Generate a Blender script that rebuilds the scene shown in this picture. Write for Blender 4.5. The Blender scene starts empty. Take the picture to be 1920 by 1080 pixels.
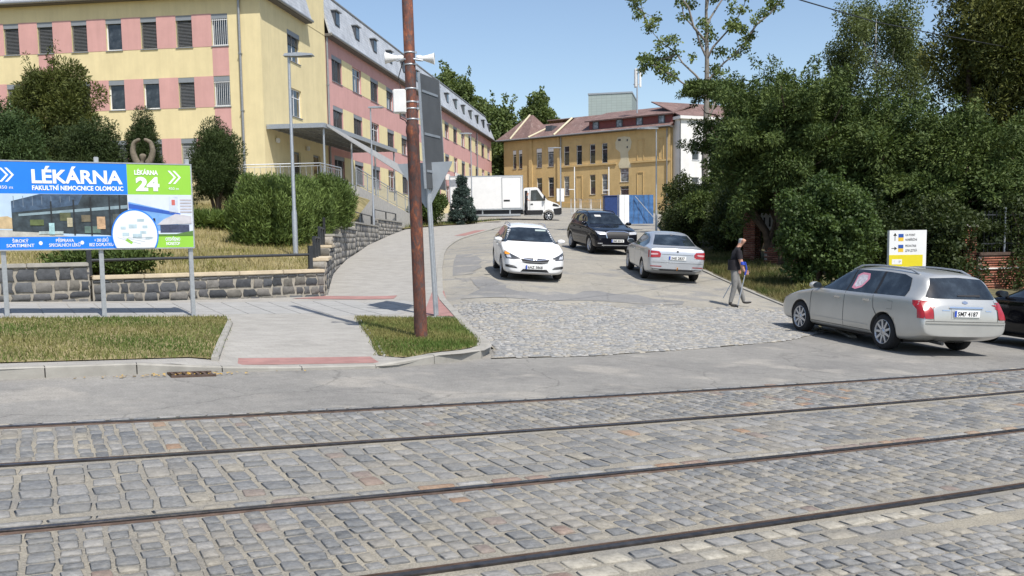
import bpy, bmesh, math, random
import numpy as np
from mathutils import Vector, Matrix
from mathutils.bvhtree import BVHTree
R_ = math.radians
random.seed(7); RNG = np.random.default_rng(7)
scn = bpy.context.scene
COL = scn.collection
# ------------------------------------------------------------------ camera
CAMZ = 1.7; FPX = 1780.0
PITCH = math.atan((625 - 452) / FPX); ROLL = 0.014
_F = Vector((0, math.cos(PITCH), -math.sin(PITCH)))
_U0 = Vector((0, math.sin(PITCH), math.cos(PITCH)))
_R0 = Vector((1, 0, 0))
_R = _R0 * math.cos(ROLL) - _U0 * math.sin(ROLL)
_U = _U0 * math.cos(ROLL) + _R0 * math.sin(ROLL)
cam = bpy.data.cameras.new('camera'); camo = bpy.data.objects.new('camera', cam); COL.objects.link(camo)
m = Matrix((( _R.x, _U.x, -_F.x, 0), (_R.y, _U.y, -_F.y, 0), (_R.z, _U.z, -_F.z, CAMZ), (0, 0, 0, 1)))
camo.matrix_world = m
cam.sensor_width = 36.0; cam.lens = FPX / 1920 * 36.0
cam.shift_y = 85 / 1920.0
cam.clip_start = 0.05; cam.clip_end = 3000
scn.camera = camo
# ------------------------------------------------------------------ sky, sun
SUN_TO = Vector((0.50, -0.86, 0)).normalized(); SUN_EL = R_(57)
sd = Vector((SUN_TO.x * math.cos(SUN_EL), SUN_TO.y * math.cos(SUN_EL), math.sin(SUN_EL)))
w = bpy.data.worlds.new('World'); scn.world = w; w.use_nodes = True
nt = w.node_tree; bg = nt.nodes['Background']
sky = nt.nodes.new('ShaderNodeTexSky'); sky.sky_type = 'NISHITA'; sky.sun_disc = False
sky.sun_elevation = SUN_EL; sky.sun_rotation = math.atan2(SUN_TO.x, SUN_TO.y)
sky.air_density = 1.0; sky.dust_density = 1.2; sky.ozone_density = 1.2; sky.altitude = 220
nt.links.new(sky.outputs[0], bg.inputs[0]); bg.inputs[1].default_value = 0.115
sl = bpy.data.lights.new('sun', 'SUN'); sl.energy = 3.9; sl.angle = R_(0.53); sl.color = (1.0, 0.955, 0.89)
so = bpy.data.objects.new('sun', sl); COL.objects.link(so)
so.rotation_euler = (-sd).to_track_quat('-Z', 'Y').to_euler(); so.location = (20, -20, 40)
scn.view_settings.view_transform = 'Standard'; scn.view_settings.look = 'None'
scn.view_settings.exposure = 0.5; scn.view_settings.gamma = 1.0; scn.view_settings.use_curve_mapping = False
scn.render.engine = 'CYCLES'
# ------------------------------------------------------------------ terrain height
def smst(a, b, x):
    t = min(1, max(0, (x - a) / (b - a))); return t * t * (3 - 2 * t)
def soft(m, w=1.2): return m if m > 30 * w else w * math.log1p(math.exp(m / w))
def H(x, y):
    S = -.052 * x * (1 - smst(22, 48, y))
    n = (y - 10) * .878 - x * .479
    t = smst(-3.5, .5, x)
    mm = (n - 5.3) * t + (y - 20.5) * .9 * (1 - t)
    return S + .066 * soft(mm)
def LAWN(x, y):
    q = (x + 4.37) * (-.557) + (y - 22.4) * .83
    return .95 + .125 * max(q, 0)
# ------------------------------------------------------------------ mesh helpers
class MB:
    def __init__(s): s.v = []; s.f = []; s.m = []; s.smooth = []
    def add(s, vs, fs, mi=0, smooth=False):
        o = len(s.v); s.v.extend([tuple(q) for q in vs])
        for f in fs: s.f.append(tuple(i + o for i in f)); s.m.append(mi); s.smooth.append(smooth)
        return s
    def box(s, c, d, rz=0, mi=0, M=None):
        x, y, z = d[0] / 2, d[1] / 2, d[2] / 2
        vs = [(-x, -y, -z), (x, -y, -z), (x, y, -z), (-x, y, -z), (-x, -y, z), (x, -y, z), (x, y, z), (-x, y, z)]
        mt = M if M is not None else (Matrix.Translation(c) @ Matrix.Rotation(rz, 4, 'Z'))
        vs = [mt @ Vector(v) for v in vs]
        return s.add(vs, [(0, 3, 2, 1), (4, 5, 6, 7), (0, 1, 5, 4), (1, 2, 6, 5), (2, 3, 7, 6), (3, 0, 4, 7)], mi)
    def b2(s, a, b, mi=0):
        return s.box([(a[i] + b[i]) / 2 for i in range(3)], [abs(b[i] - a[i]) for i in range(3)], 0, mi)
    def bevbox(s, c, d, bv=.02, rz=0, mi=0, M=None):
        bm = bmesh.new(); bmesh.ops.create_cube(bm, size=1.0)
        for v in bm.verts: v.co = Vector((v.co.x * d[0], v.co.y * d[1], v.co.z * d[2]))
        bmesh.ops.bevel(bm, geom=bm.edges[:], offset=bv, segments=2, affect='EDGES')
        mt = M if M is not None else (Matrix.Translation(c) @ Matrix.Rotation(rz, 4, 'Z'))
        bm.verts.index_update()
        s.add([mt @ v.co for v in bm.verts], [[q.index for q in f.verts] for f in bm.faces], mi, False); bm.free(); return s
    def prism(s, poly, h0, h1, fn=lambda u, v, h: (u, v, h), mi=0, smooth=False):
        n = len(poly); vs = [fn(u, v, h0) for u, v in poly] + [fn(u, v, h1) for u, v in poly]
        s.add(vs, [tuple(range(n))[::-1], tuple(range(n, 2 * n))], mi)
        s.add(vs, [(i, (i + 1) % n, n + (i + 1) % n, n + i) for i in range(n)], mi, smooth); return s
    def tube(s, pts, r, seg=8, mi=0, caps=True, smooth=True):
        pts = [Vector(q) for q in pts]; n = len(pts); rr = r if isinstance(r, (list, tuple)) else [r] * n
        rings = []; up = None
        for i, q in enumerate(pts):
            t = (pts[min(i + 1, n - 1)] - pts[max(i - 1, 0)]).normalized()
            if up is None:
                up = Vector((0, 0, 1)) if abs(t.z) < .9 else Vector((1, 0, 0))
            a = t.cross(up).normalized(); b = t.cross(a).normalized(); up = -b if False else up
            rings.append([q + (a * math.cos(k * 2 * math.pi / seg) + b * math.sin(k * 2 * math.pi / seg)) * rr[i] for k in range(seg)])
        vs = [v for g in rings for v in g]; fs = []
        for i in range(n - 1):
            for k in range(seg): fs.append((i * seg + k, i * seg + (k + 1) % seg, (i + 1) * seg + (k + 1) % seg, (i + 1) * seg + k))
        s.add(vs, fs, mi, smooth)
        if caps: s.add(vs, [tuple(range(seg))[::-1], tuple(range((n - 1) * seg, n * seg))], mi)
        return s
    def lathe(s, prof, seg=24, fn=lambda r, a, h: (r * math.cos(a), r * math.sin(a), h), mi=0, smooth=True):
        vs = []; n = len(prof)
        for k in range(seg):
            a = 2 * math.pi * k / seg
            for r, h in prof: vs.append(fn(r, a, h))
        fs = []
        for k in range(seg):
            for i in range(n - 1):
                k2 = (k + 1) % seg; fs.append((k * n + i, k2 * n + i, k2 * n + i + 1, k * n + i + 1))
        return s.add(vs, fs, mi, smooth)
    def mesh(s, name, mats):
        me = bpy.data.meshes.new(name); me.from_pydata(s.v, [], s.f)
        for q in (mats if isinstance(mats, (list, tuple)) else [mats]): me.materials.append(q)
        me.polygons.foreach_set('material_index', s.m); me.polygons.foreach_set('use_smooth', s.smooth)
        me.update(); bm = bmesh.new(); bm.from_mesh(me); bmesh.ops.recalc_face_normals(bm, faces=bm.faces); bm.to_mesh(me); bm.free()
        return me
    def build(s, name, mats, parent=None):
        return link(name, s.mesh(name, mats), parent)
def link(name, me, parent=None, loc=None, rz=None):
    o = bpy.data.objects.new(name, me); COL.objects.link(o)
    if parent: o.parent = parent
    if loc is not None: o.location = loc
    if rz is not None: o.rotation_euler = (0, 0, rz)
    return o
def tag(o, label=None, cat=None, group=None, kind=None):
    if label: o['label'] = label
    if cat: o['category'] = cat
    if group: o['group'] = group
    if kind: o['kind'] = kind
    return o
def thing(name, label, cat, loc=(0, 0, 0), rz=0, group=None):
    o = bpy.data.objects.new(name, None); COL.objects.link(o); o.location = loc; o.rotation_euler = (0, 0, rz)
    o.empty_display_size = .2
    return tag(o, label, cat, group)
def copy_tree(o, parent=None):
    c = o.copy(); COL.objects.link(c); c.parent = parent
    for ch in o.children: copy_tree(ch, c)
    return c
def fast_mesh(name, V, Fq, mat, col=None, smooth=False):
    me = bpy.data.meshes.new(name); V = np.asarray(V, np.float32); Fq = np.asarray(Fq, np.int32); k = Fq.shape[1]
    me.vertices.add(len(V)); me.vertices.foreach_set('co', V.ravel())
    me.loops.add(Fq.size); me.loops.foreach_set('vertex_index', Fq.ravel())
    me.polygons.add(len(Fq)); me.polygons.foreach_set('loop_start', np.arange(0, Fq.size, k, dtype=np.int32))
    me.polygons.foreach_set('loop_total', np.full(len(Fq), k, np.int32))
    if smooth: me.polygons.foreach_set('use_smooth', np.ones(len(Fq), bool))
    me.materials.append(mat); me.update(calc_edges=True)
    if col is not None: set_col(me, col)
    return me
def set_col(me, col):
    a = me.color_attributes.new('Col', 'FLOAT_COLOR', 'POINT'); c = np.ones((len(me.vertices), 4), np.float32); c[:, :3] = col
    a.data.foreach_set('color', c.ravel())
# sheet of ground: polygon in plan, cut in a grid, draped on a height function
def sheet(name, poly, hf, mat, step=.5, parent=None, thick=0):
    bm = bmesh.new(); vs = [bm.verts.new((x, y, 0)) for x, y in poly]; bm.faces.new(vs)
    xs = [q[0] for q in poly]; ys = [q[1] for q in poly]
    for ax, lo, hi in ((0, min(xs), max(xs)), (1, min(ys), max(ys))):
        k = math.floor(lo / step) * step + step
        while k < hi:
            no = (1, 0, 0) if ax == 0 else (0, 1, 0); co = (k, 0, 0) if ax == 0 else (0, k, 0)
            bmesh.ops.bisect_plane(bm, geom=bm.verts[:] + bm.edges[:] + bm.faces[:], plane_co=co, plane_no=no); k += step
    bmesh.ops.triangulate(bm, faces=[f for f in bm.faces if len(f.verts) > 4])
    for v in bm.verts: v.co.z = hf(v.co.x, v.co.y)
    bmesh.ops.recalc_face_normals(bm, faces=bm.faces)
    if sum(f.normal.z for f in bm.faces) < 0: bmesh.ops.reverse_faces(bm, faces=bm.faces)
    me = bpy.data.meshes.new(name); bm.to_mesh(me); bm.free(); me.materials.append(mat)
    return link(name, me, parent)
# ------------------------------------------------------------------ materials
def newmat(name):
    mt = bpy.data.materials.new(name); mt.use_nodes = True; n = mt.node_tree; b = n.nodes['Principled BSDF']; return mt, n, b
def nd(n, t, **kw):
    q = n.nodes.new(t)
    for k, v in kw.items():
        if k in q.inputs.keys(): q.inputs[k].default_value = v
        else: setattr(q, k, v)
    return q
def noise(n, vec, scale, detail=5, rough=.6):
    q = nd(n, 'ShaderNodeTexNoise'); q.inputs['Scale'].default_value = scale; q.inputs['Detail'].default_value = detail; q.inputs['Roughness'].default_value = rough
    n.links.new(vec, q.inputs['Vector']); return q.outputs['Fac']
def ramp(n, fac, stops):
    q = nd(n, 'ShaderNodeValToRGB'); cr = q.color_ramp
    while len(cr.elements) < len(stops): cr.elements.new(.5)
    for e, (p, c) in zip(cr.elements, stops): e.position = p; e.color = (c[0], c[1], c[2], 1) if not isinstance(c, (int, float)) else (c, c, c, 1)
    n.links.new(fac, q.inputs[0]); return q.outputs[0]
def mixc(n, a, b, fac, mode='MIX'):
    q = nd(n, 'ShaderNodeMix'); q.data_type = 'RGBA'; q.blend_type = mode
    for val, idx in ((fac, 0), (a, 6), (b, 7)):
        if isinstance(val, (int, float)): q.inputs[idx].default_value = val
        elif isinstance(val, (tuple, list)): q.inputs[idx].default_value = (*val[:3], 1)
        else: n.links.new(val, q.inputs[idx])
    return q.outputs[2]
def bump(n, b, h, strength=.3, dist=.01):
    q = nd(n, 'ShaderNodeBump'); q.inputs['Strength'].default_value = strength; q.inputs['Distance'].default_value = dist
    n.links.new(h, q.inputs['Height']); n.links.new(q.outputs[0], b.inputs['Normal'])
def vecof(n, coord):
    if coord == 'World': return nd(n, 'ShaderNodeNewGeometry').outputs['Position']
    return nd(n, 'ShaderNodeTexCoord').outputs[coord]
def sc(c, k): return tuple(min(1, v * k) for v in c)
def mat(name, col, rough=.75, metal=0, var=.12, scale=6, bmp=0, bscale=80, spec=.4, coord='Object', col2=None, coat=0, dirt=None):
    mt, n, b = newmat(name); v = vecof(n, coord)
    fac = noise(n, v, scale)
    c = ramp(n, fac, [(.3, sc(col, 1 - var)), (.7, col2 or sc(col, 1 + var))])
    if dirt:
        f2 = noise(n, v, dirt[1], 6, .7); c = mixc(n, c, dirt[0], ramp(n, f2, [(dirt[2], 0), (min(1, dirt[2] + .15), 1)]))
    n.links.new(c, b.inputs['Base Color'])
    b.inputs['Roughness'].default_value = rough; b.inputs['Metallic'].default_value = metal; b.inputs['Specular IOR Level'].default_value = spec
    b.inputs['Coat Weight'].default_value = coat; b.inputs['Coat Roughness'].default_value = .05
    if bmp: bump(n, b, noise(n, v, bscale, 4), bmp, .01)
    return mt
def colmat(name, rough=.85, var=.12, scale=40, bmp=.3, bscale=120, coord='World', spec=.25, trans=0):
    mt, n, b = newmat(name); v = vecof(n, coord)
    a = nd(n, 'ShaderNodeVertexColor', layer_name='Col')
    c = mixc(n, a.outputs[0], ramp(n, noise(n, v, scale), [(.25, 1 - var * 2), (.75, 1 + 0 * var)]), 1.0, 'MULTIPLY')
    n.links.new(c, b.inputs['Base Color']); b.inputs['Roughness'].default_value = rough; b.inputs['Specular IOR Level'].default_value = spec
    if bmp: bump(n, b, noise(n, v, bscale, 3), bmp, .006)
    if trans:
        t = nd(n, 'ShaderNodeBsdfTranslucent'); n.links.new(mixc(n, c, (1.0, 1.0, .55), 1.0, 'MULTIPLY'), t.inputs[0])
        mx = nd(n, 'ShaderNodeMixShader'); mx.inputs[0].default_value = trans
        n.links.new(b.outputs[0], mx.inputs[1]); n.links.new(t.outputs[0], mx.inputs[2])
        n.links.new(mx.outputs[0], n.nodes['Material Output'].inputs[0])
    return mt
def emis(name, col, s):
    mt, n, b = newmat(name); b.inputs['Base Color'].default_value = (*col, 1); b.inputs['Emission Color'].default_value = (*col, 1); b.inputs['Emission Strength'].default_value = s; return mt
def glassmat(name, tint=(.03, .035, .04), rough=.03):
    mt, n, b = newmat(name); v = vecof(n, 'Object')
    n.links.new(ramp(n, noise(n, v, 2.5), [(.35, sc(tint, .4)), (.55, sc(tint, 1.2)), (.75, sc(tint, 3.2))]), b.inputs['Base Color'])  # dark and pale patches in the tint imitate varied reflections
    b.inputs['Roughness'].default_value = rough; b.inputs['Specular IOR Level'].default_value = .8; b.inputs['IOR'].default_value = 1.5
    return mt
K = {}
K['galv'] = mat('galvanised_steel', (.42, .44, .46), .45, .6, .12, 20)
K['darksteel'] = mat('dark_painted_steel', (.035, .038, .042), .5, .2, .2, 15)
K['white'] = mat('white_paint', (.78, .78, .77), .4, 0, .04, 3)
K['whiteplastic'] = mat('white_plastic', (.72, .72, .70), .45, 0, .06, 8)
K['black'] = mat('black_plastic', (.018, .018, .02), .55, 0, .2, 20)
K['rubber'] = mat('rubber', (.02, .02, .021), .85, 0, .25, 30)
K['alloy'] = mat('alloy', (.55, .56, .58), .3, .7, .05, 8)
K['concrete'] = mat('concrete', (.40, .385, .355), .9, 0, .15, 5, .25, 90, .2)
# ================================================================== GROUND
TR = 115.8; TH = .4998; RC = Vector((-TR * math.sin(TH), 10.014 + TR * math.cos(TH)))
PH0 = math.atan2(-math.cos(TH), math.sin(TH))
def trk(s, n):
    a = PH0 + s / TR; r = TR - n
    return RC.x + r * math.cos(a), RC.y + r * math.sin(a)
def trk_dir(s):
    a = PH0 + s / TR; return -math.sin(a), math.cos(a)
def trk3(s, n, dz=0):
    x, y = trk(s, n); return (x, y, H(x, y) + dz)
def sn(x, y): return x * .878 + (y - 10) * .479, (y - 10) * .878 - x * .479
def PAVE(x, y):
    s, n = sn(x, y)
    mk = smst(-2.9, -2.2, s - .32 * (n - 2.8)) * (1 - smst(-.2, .5, s - .32 * (n - 2.8)))
    return H(x, y) + .11 - .085 * mk * (1 - smst(0, 2.5, n - 2.8)) - .05 * smst(19, 40, y)
# --- materials
def asphalt_mat(name, base, warm, patch, pf=.6):
    mt, n, b = newmat(name); v = vecof(n, 'World')
    c = ramp(n, noise(n, v, .35, 6, .65), [(.35, base), (.65, warm)])
    c = mixc(n, c, patch, ramp(n, noise(n, v, .9, 3, .5), [(pf, 0), (pf + .08, .8)]))
    sp = ramp(n, noise(n, v, 55, 3, .7), [(.3, .72), (.7, 1.18)])
    c = mixc(n, c, sp, 1.0, 'MULTIPLY')
    sp2 = ramp(n, noise(n, v, 6, 6, .7), [(.3, .85), (.7, 1.1)])
    c = mixc(n, c, sp2, 1.0, 'MULTIPLY')
    vo = nd(n, 'ShaderNodeTexVoronoi'); vo.feature = 'DISTANCE_TO_EDGE'; vo.inputs['Scale'].default_value = .45
    mp = nd(n, 'ShaderNodeMixRGB'); mp.blend_type = 'ADD'; mp.inputs[0].default_value = .35
    nn = nd(n, 'ShaderNodeTexNoise'); nn.inputs['Scale'].default_value = 2.5; nn.inputs['Detail'].default_value = 6; n.links.new(v, nn.inputs['Vector'])
    n.links.new(v, mp.inputs[1]); n.links.new(nn.outputs['Color'], mp.inputs[2]); n.links.new(mp.outputs[0], vo.inputs['Vector'])
    crk = ramp(n, vo.outputs[0], [(.001, .72), (.008, 1)])
    c = mixc(n, c, crk, 1.0, 'MULTIPLY')
    n.links.new(c, b.inputs['Base Color']); b.inputs['Roughness'].default_value = .9; b.inputs['Specular IOR Level'].default_value = .2
    bump(n, b, noise(n, v, 130, 3, .7), .5, .006); return mt
K['asphalt'] = asphalt_mat('old_asphalt', (.195, .189, .176), (.28, .268, .243), (.32, .30, .265), .55)
K['drive'] = asphalt_mat('worn_drive', (.27, .255, .222), (.355, .33, .275), (.235, .23, .22), .53)
K['patch'] = asphalt_mat('asphalt_repair', (.20, .198, .192), (.25, .245, .235), (.32, .30, .26), .55)
def sand_mat():
    mt, n, b = newmat('joint_sand'); v = vecof(n, 'World')
    c = ramp(n, noise(n, v, 2.0, 6, .65), [(.3, (.25, .235, .205)), (.7, (.37, .335, .265))])
    c = mixc(n, c, ramp(n, noise(n, v, 70, 3, .8), [(.3, .6), (.7, 1.25)]), 1.0, 'MULTIPLY')
    c = mixc(n, c, (.20, .20, .195), ramp(n, noise(n, v, 1.1, 5, .6), [(.52, 0), (.68, .7)]))
    n.links.new(c, b.inputs['Base Color']); b.inputs['Roughness'].default_value = .95; b.inputs['Specular IOR Level'].default_value = .1
    bump(n, b, noise(n, v, 90, 4, .75), .8, .012); return mt
K['sand'] = sand_mat()
def sett_mat():
    mt, n, b = newmat('granite_sett'); v = vecof(n, 'World')
    a = nd(n, 'ShaderNodeVertexColor', layer_name='Col')
    c = mixc(n, a.outputs[0], ramp(n, noise(n, v, 28, 5, .7), [(.28, .58), (.72, 1.2)]), 1.0, 'MULTIPLY')
    c = mixc(n, c, (.34, .31, .255), ramp(n, noise(n, v, 1.3, 7, .72), [(.42, 0), (.75, .42)]))
    c = mixc(n, c, (.36, .335, .28), ramp(n, noise(n, v, 22, 4, .7), [(.5, 0), (.75, .3)]))
    c = mixc(n, c, (.09, .09, .092), ramp(n, noise(n, v, 3.3, 5, .6), [(.66, 0), (.76, .5)]))
    n.links.new(c, b.inputs['Base Color']); b.inputs['Roughness'].default_value = .85; b.inputs['Specular IOR Level'].default_value = .25
    bump(n, b, noise(n, v, 75, 5, .7), .55, .008); return mt
K['sett'] = sett_mat()
K['paver'] = None
def paver_mat(name, c1, c2, mortar, sx=5, rot=TH, scale=1.0):
    mt, n, b = newmat(name); v = vecof(n, 'World')
    mpn = nd(n, 'ShaderNodeMapping'); mpn.inputs['Rotation'].default_value = (0, 0, -rot); n.links.new(v, mpn.inputs[0])
    br = nd(n, 'ShaderNodeTexBrick'); br.inputs['Scale'].default_value = sx; br.inputs['Mortar Size'].default_value = .012
    br.inputs['Color1'].default_value = (*c1, 1); br.inputs['Color2'].default_value = (*c2, 1); br.inputs['Mortar'].default_value = (*mortar, 1)
    br.inputs['Brick Width'].default_value = 1.0; br.inputs['Row Height'].default_value = .5
    n.links.new(mpn.outputs[0], br.inputs['Vector'])
    c = mixc(n, br.outputs[0], ramp(n, noise(n, v, 2.2, 6), [(.3, .86), (.7, 1.1)]), 1.0, 'MULTIPLY')
    n.links.new(c, b.inputs['Base Color']); b.inputs['Roughness'].default_value = .9; b.inputs['Specular IOR Level'].default_value = .2
    bump(n, b, br.outputs['Fac'], -.4, .004); return mt
K['paver'] = paver_mat('grey_pavers', (.31, .297, .27), (.345, .33, .30), (.235, .22, .195))
K['redpaver'] = paver_mat('red_pavers', (.30, .165, .15), (.35, .195, .175), (.25, .20, .18))
K['slab'] = mat('concrete_slab', (.32, .315, .30), .9, 0, .1, 2.5, .2, 90, .2, 'World')
K['kerb'] = mat('kerb_concrete', (.31, .297, .265), .9, 0, .16, 4, .35, 70, .2, 'World', None, 0, ((.25, .22, .17), 3, .62))
K['soil'] = mat('soil', (.12, .10, .07), .95, 0, .35, 3, .5, 40, .1, 'World', (.17, .16, .085))
K['drysoil'] = mat('dry_grass_ground', (.22, .19, .085), .95, 0, .3, 1.2, .4, 60, .1, 'World', (.31, .26, .14))
K['steel'] = mat('rail_steel', (.05, .046, .046), .36, .7, .35, 14, .15, 60, .5, 'World', (.10, .088, .082))
K['railrust'] = mat('rail_rust', (.095, .066, .052), .85, 0, .35, 10, .4, 80, .2, 'World')
K['groove'] = mat('rail_groove', (.025, .022, .02), .9, 0, .3, 10, 0, 80, .2, 'World')
# --- base terrain sheet to the horizon
xs = np.concatenate([np.linspace(-400, -40, 13), np.arange(-36, 40, 2.0), np.linspace(40, 400, 13)])
ys = np.concatenate([np.arange(-30, 140, 2.0), np.linspace(142, 900, 16)])
V = []; nx = len(xs)
for y in ys:
    for x in xs: V.append((x, y, H(max(-60, min(60, x)), min(y, 160)) - .06))
Fq = [(j * nx + i, j * nx + i + 1, (j + 1) * nx + i + 1, (j + 1) * nx + i) for j in range(len(ys) - 1) for i in range(nx - 1)]
tag(link('ground', fast_mesh('ground', V, Fq, K['soil'], None, True)), kind='structure')
# --- street asphalt between track and kerb, and over the whole mouth of the drive
top = [(-30, 2.9), (-2, 2.9), (2, 4.2), (6, 5.4), (12, 5.6), (20, 5.6), (45, 5.6)]
poly = [trk(s, .1) for s in np.arange(-30, 46, 1.5)] + [trk(s, n) for s, n in top[::-1]]
tag(sheet('street', poly, lambda x, y: H(x, y) - .004, K['asphalt'], .6), kind='structure')
poly = [trk(s, .12) for s in np.arange(-30, 46, 1.5)] + [trk(s, -9.5) for s in np.arange(46, -31, -1.5)]
trackbed = tag(sheet('tram_track_bed', poly, lambda x, y: H(x, y) - .009, K['sand'], .6), kind='structure')
# --- drive up the hill
KERB = [(-5.53 - 9.6, 10.16 - 5.5), (-5.53, 10.16), (-4.11, 11.05), (-3.42, 11.36), (-2.65, 11.72), (-1.66, 12.2), (-1.25, 12.62), (-.68, 13.15), (-.40, 13.6), (-.30, 14.1), (-.35, 14.8), (-.59, 15.94), (-.94, 18.24), (-1.23, 20.0), (-1.58, 22.1), (-1.93, 26.7), (-2.24, 31), (-2.49, 35.2), (-2.72, 39), (-2.87, 42.8), (-2.86, 46), (-2.74, 49.3), (-2.45, 51.6), (-2.02, 53.7), (-1.05, 58.1), (-.3, 63), (0, 67)]
drv = [(-1.0, 19.9), (1.5, 20.2), (4.44, 20.8), (7.1, 23.0), (7.15, 24.5), (6.95, 27.9), (6.7, 33.7), (7.6, 45), (10.1, 65), (15, 92), (15, 112), (-8, 128), (-10, 100), (-26, 92), (-26, 70), (-1, 70.5)] + KERB[:12:-1]
tag(sheet('driveway', drv, lambda x, y: H(x, y) + .004, K['drive'], .8), kind='structure')
APR = [(-.31, 13.5), (1.12, 14.22), (3.02, 15.74), (5.08, 17.64), (6.6, 19.8), (7.1, 23.6), (6.2, 22.9), (5.4, 23.2), (4.44, 22.3), (3.6, 22.8), (2.7, 21.7), (1.9, 22.2), (1.2, 21.3), (.4, 21.8), (-.3, 21.0), (-1.3, 21.3), (-1.2, 20), (-.9, 18), (-.55, 15.9), (-.30, 14.8), (-.25, 14.1)]
apron = tag(sheet('cobbled_apron', APR, lambda x, y: H(x, y) + .006 + .005 * (math.sin(x * 2.3 + 1.7 * math.sin(y * 1.1)) + math.sin(y * 2.9 + x * 1.3) * .7), K['sand'], .22), kind='structure')
sheet('asphalt_repair', [(-2.2, 38.5), (-1.6, 38.0), (-1.25, 36), (-1.0, 34.0), (-1.1, 32.6), (-.95, 31), (-1.2, 29.6), (-1.15, 28.8), (-1.75, 28.5), (-1.9, 31), (-2.1, 35)], lambda x, y: H(x, y) + .010, K['patch'], .6, None)
tag(bpy.data.objects['asphalt_repair'], kind='structure')
o = sheet('asphalt_repair', [(-1.2, 27.6), (-.85, 27.9), (-.55, 27.2), (-.35, 26.2), (-.12, 25.4), (-.15, 24.6), (.15, 23.9), (.7, 23.8), (1.1, 24.3), (1.6, 24.0), (1.9, 24.9), (2.3, 25.2), (2.7, 24.7), (3.3, 24.9), (3.6, 24.2), (4.4, 24.1), (4.2, 23.3), (3.2, 22.9), (2.0, 22.9), (.8, 22.2), (-.4, 22.5), (-1.2, 22.3), (-1.05, 23.2), (-.8, 24.3), (-1.0, 25.6)], lambda x, y: H(x, y) + .010, K['patch'], .5); tag(o, kind='structure')
# --- pavement, verges, path
pav = [(-15, 4.9)] + KERB[1:] + [(-2, 69.5), (-4.5, 67.5), (-6.0, 65), (-6.88, 62.4), (-7.0, 56), (-6.94, 46.3), (-6.11, 35.4), (-5.3, 28.3), (-4.4, 22.45), (-7.45, 20.15), (-10.03, 18.65), (-15.5, 15.3)]
pavement = tag(sheet('pavement', pav, PAVE, K['paver'], .5), kind='structure')
sheet('red_paver_strip', [(-5.0, 21.6), (-4.4, 22.4), (-2.75, 22.85), (-2.75, 22.15), (-4.2, 21.75)], lambda x, y: PAVE(x, y) + .009, K['redpaver'], .5, pavement)
sheet('red_paver_strip', [(-1.75, 18.6), (-1.95, 23.4), (-1.66, 23.4), (-1.38, 20.4), (-1.08, 18.3)], lambda x, y: PAVE(x, y) + .009, K['redpaver'], .5, pavement)
sheet('red_paver_strip', [(-3.42, 11.72), (-1.75, 12.45), (-1.95, 12.95), (-3.55, 12.22)], lambda x, y: PAVE(x, y) + .005, K['redpaver'], .5, pavement)
sheet('red_paver_strip', [(-2.5, 52.8), (-1.3, 57.6), (-2.2, 58.2), (-3.2, 53.8)], lambda x, y: PAVE(x, y) + .006, K['redpaver'], .5, pavement)
# concrete slabs laid one by one
def inside(poly, x, y):
    c = False; j = len(poly) - 1
    for i in range(len(poly)):
        if (poly[i][1] > y) != (poly[j][1] > y) and x < (poly[j][0] - poly[i][0]) * (y - poly[i][1]) / (poly[j][1] - poly[i][1]) + poly[i][0]: c = not c
        j = i
    return c
SLP = [(-14.5, 12.2), (-8.41, 15.65), (-5.2, 17.5), (-4.3, 18.2), (-3.01, 18.45), (-1.75, 18.5), (-1.85, 21.9), (-4.5, 21.55), (-7.4, 20.0), (-10.0, 18.5), (-15, 15.4)]
slabmesh = []
for k in range(4):
    bm = MB(); bm.bevbox((0, 0, 0), (.488, .488, .05), .006); slabmesh.append(bm.mesh('paving_slab', K['slab']))
def ground_matrix(x, y, ang, hf, dz=0, sx=1, sy=1, sz=1):
    e = .15; nrm = Vector((-(hf(x + e, y) - hf(x - e, y)) / (2 * e), -(hf(x, y + e) - hf(x, y - e)) / (2 * e), 1)).normalized()
    a = Vector((math.cos(ang), math.sin(ang), 0)); a = (a - nrm * a.dot(nrm)).normalized(); b = nrm.cross(a)
    mt = Matrix(((a.x * sx, b.x * sy, nrm.x * sz, x), (a.y * sx, b.y * sy, nrm.y * sz, y), (a.z * sx, b.z * sy, nrm.z * sz, hf(x, y) + dz), (0, 0, 0, 1)))
    return mt
ca, sa = math.cos(TH), math.sin(TH); cnt = 0
for i in range(-50, 50):
    for j in range(-50, 60):
        u, v_ = i * .5, j * .5; x = u * ca - v_ * sa; y = u * sa + v_ * ca
        if x > -13 and inside(SLP, x, y) and all(inside(SLP, x + dx * .22, y + dy * .22) for dx, dy in ((ca - sa, sa + ca), (-ca - sa, -sa + ca), (ca + sa, sa - ca), (-ca + sa, -sa - ca))):
            o = link('paving_slab', slabmesh[cnt % 4], pavement); o.matrix_world = ground_matrix(x, y, TH + random.uniform(-.006, .006), PAVE, -.019 + random.uniform(0, .003)); cnt += 1
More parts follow.
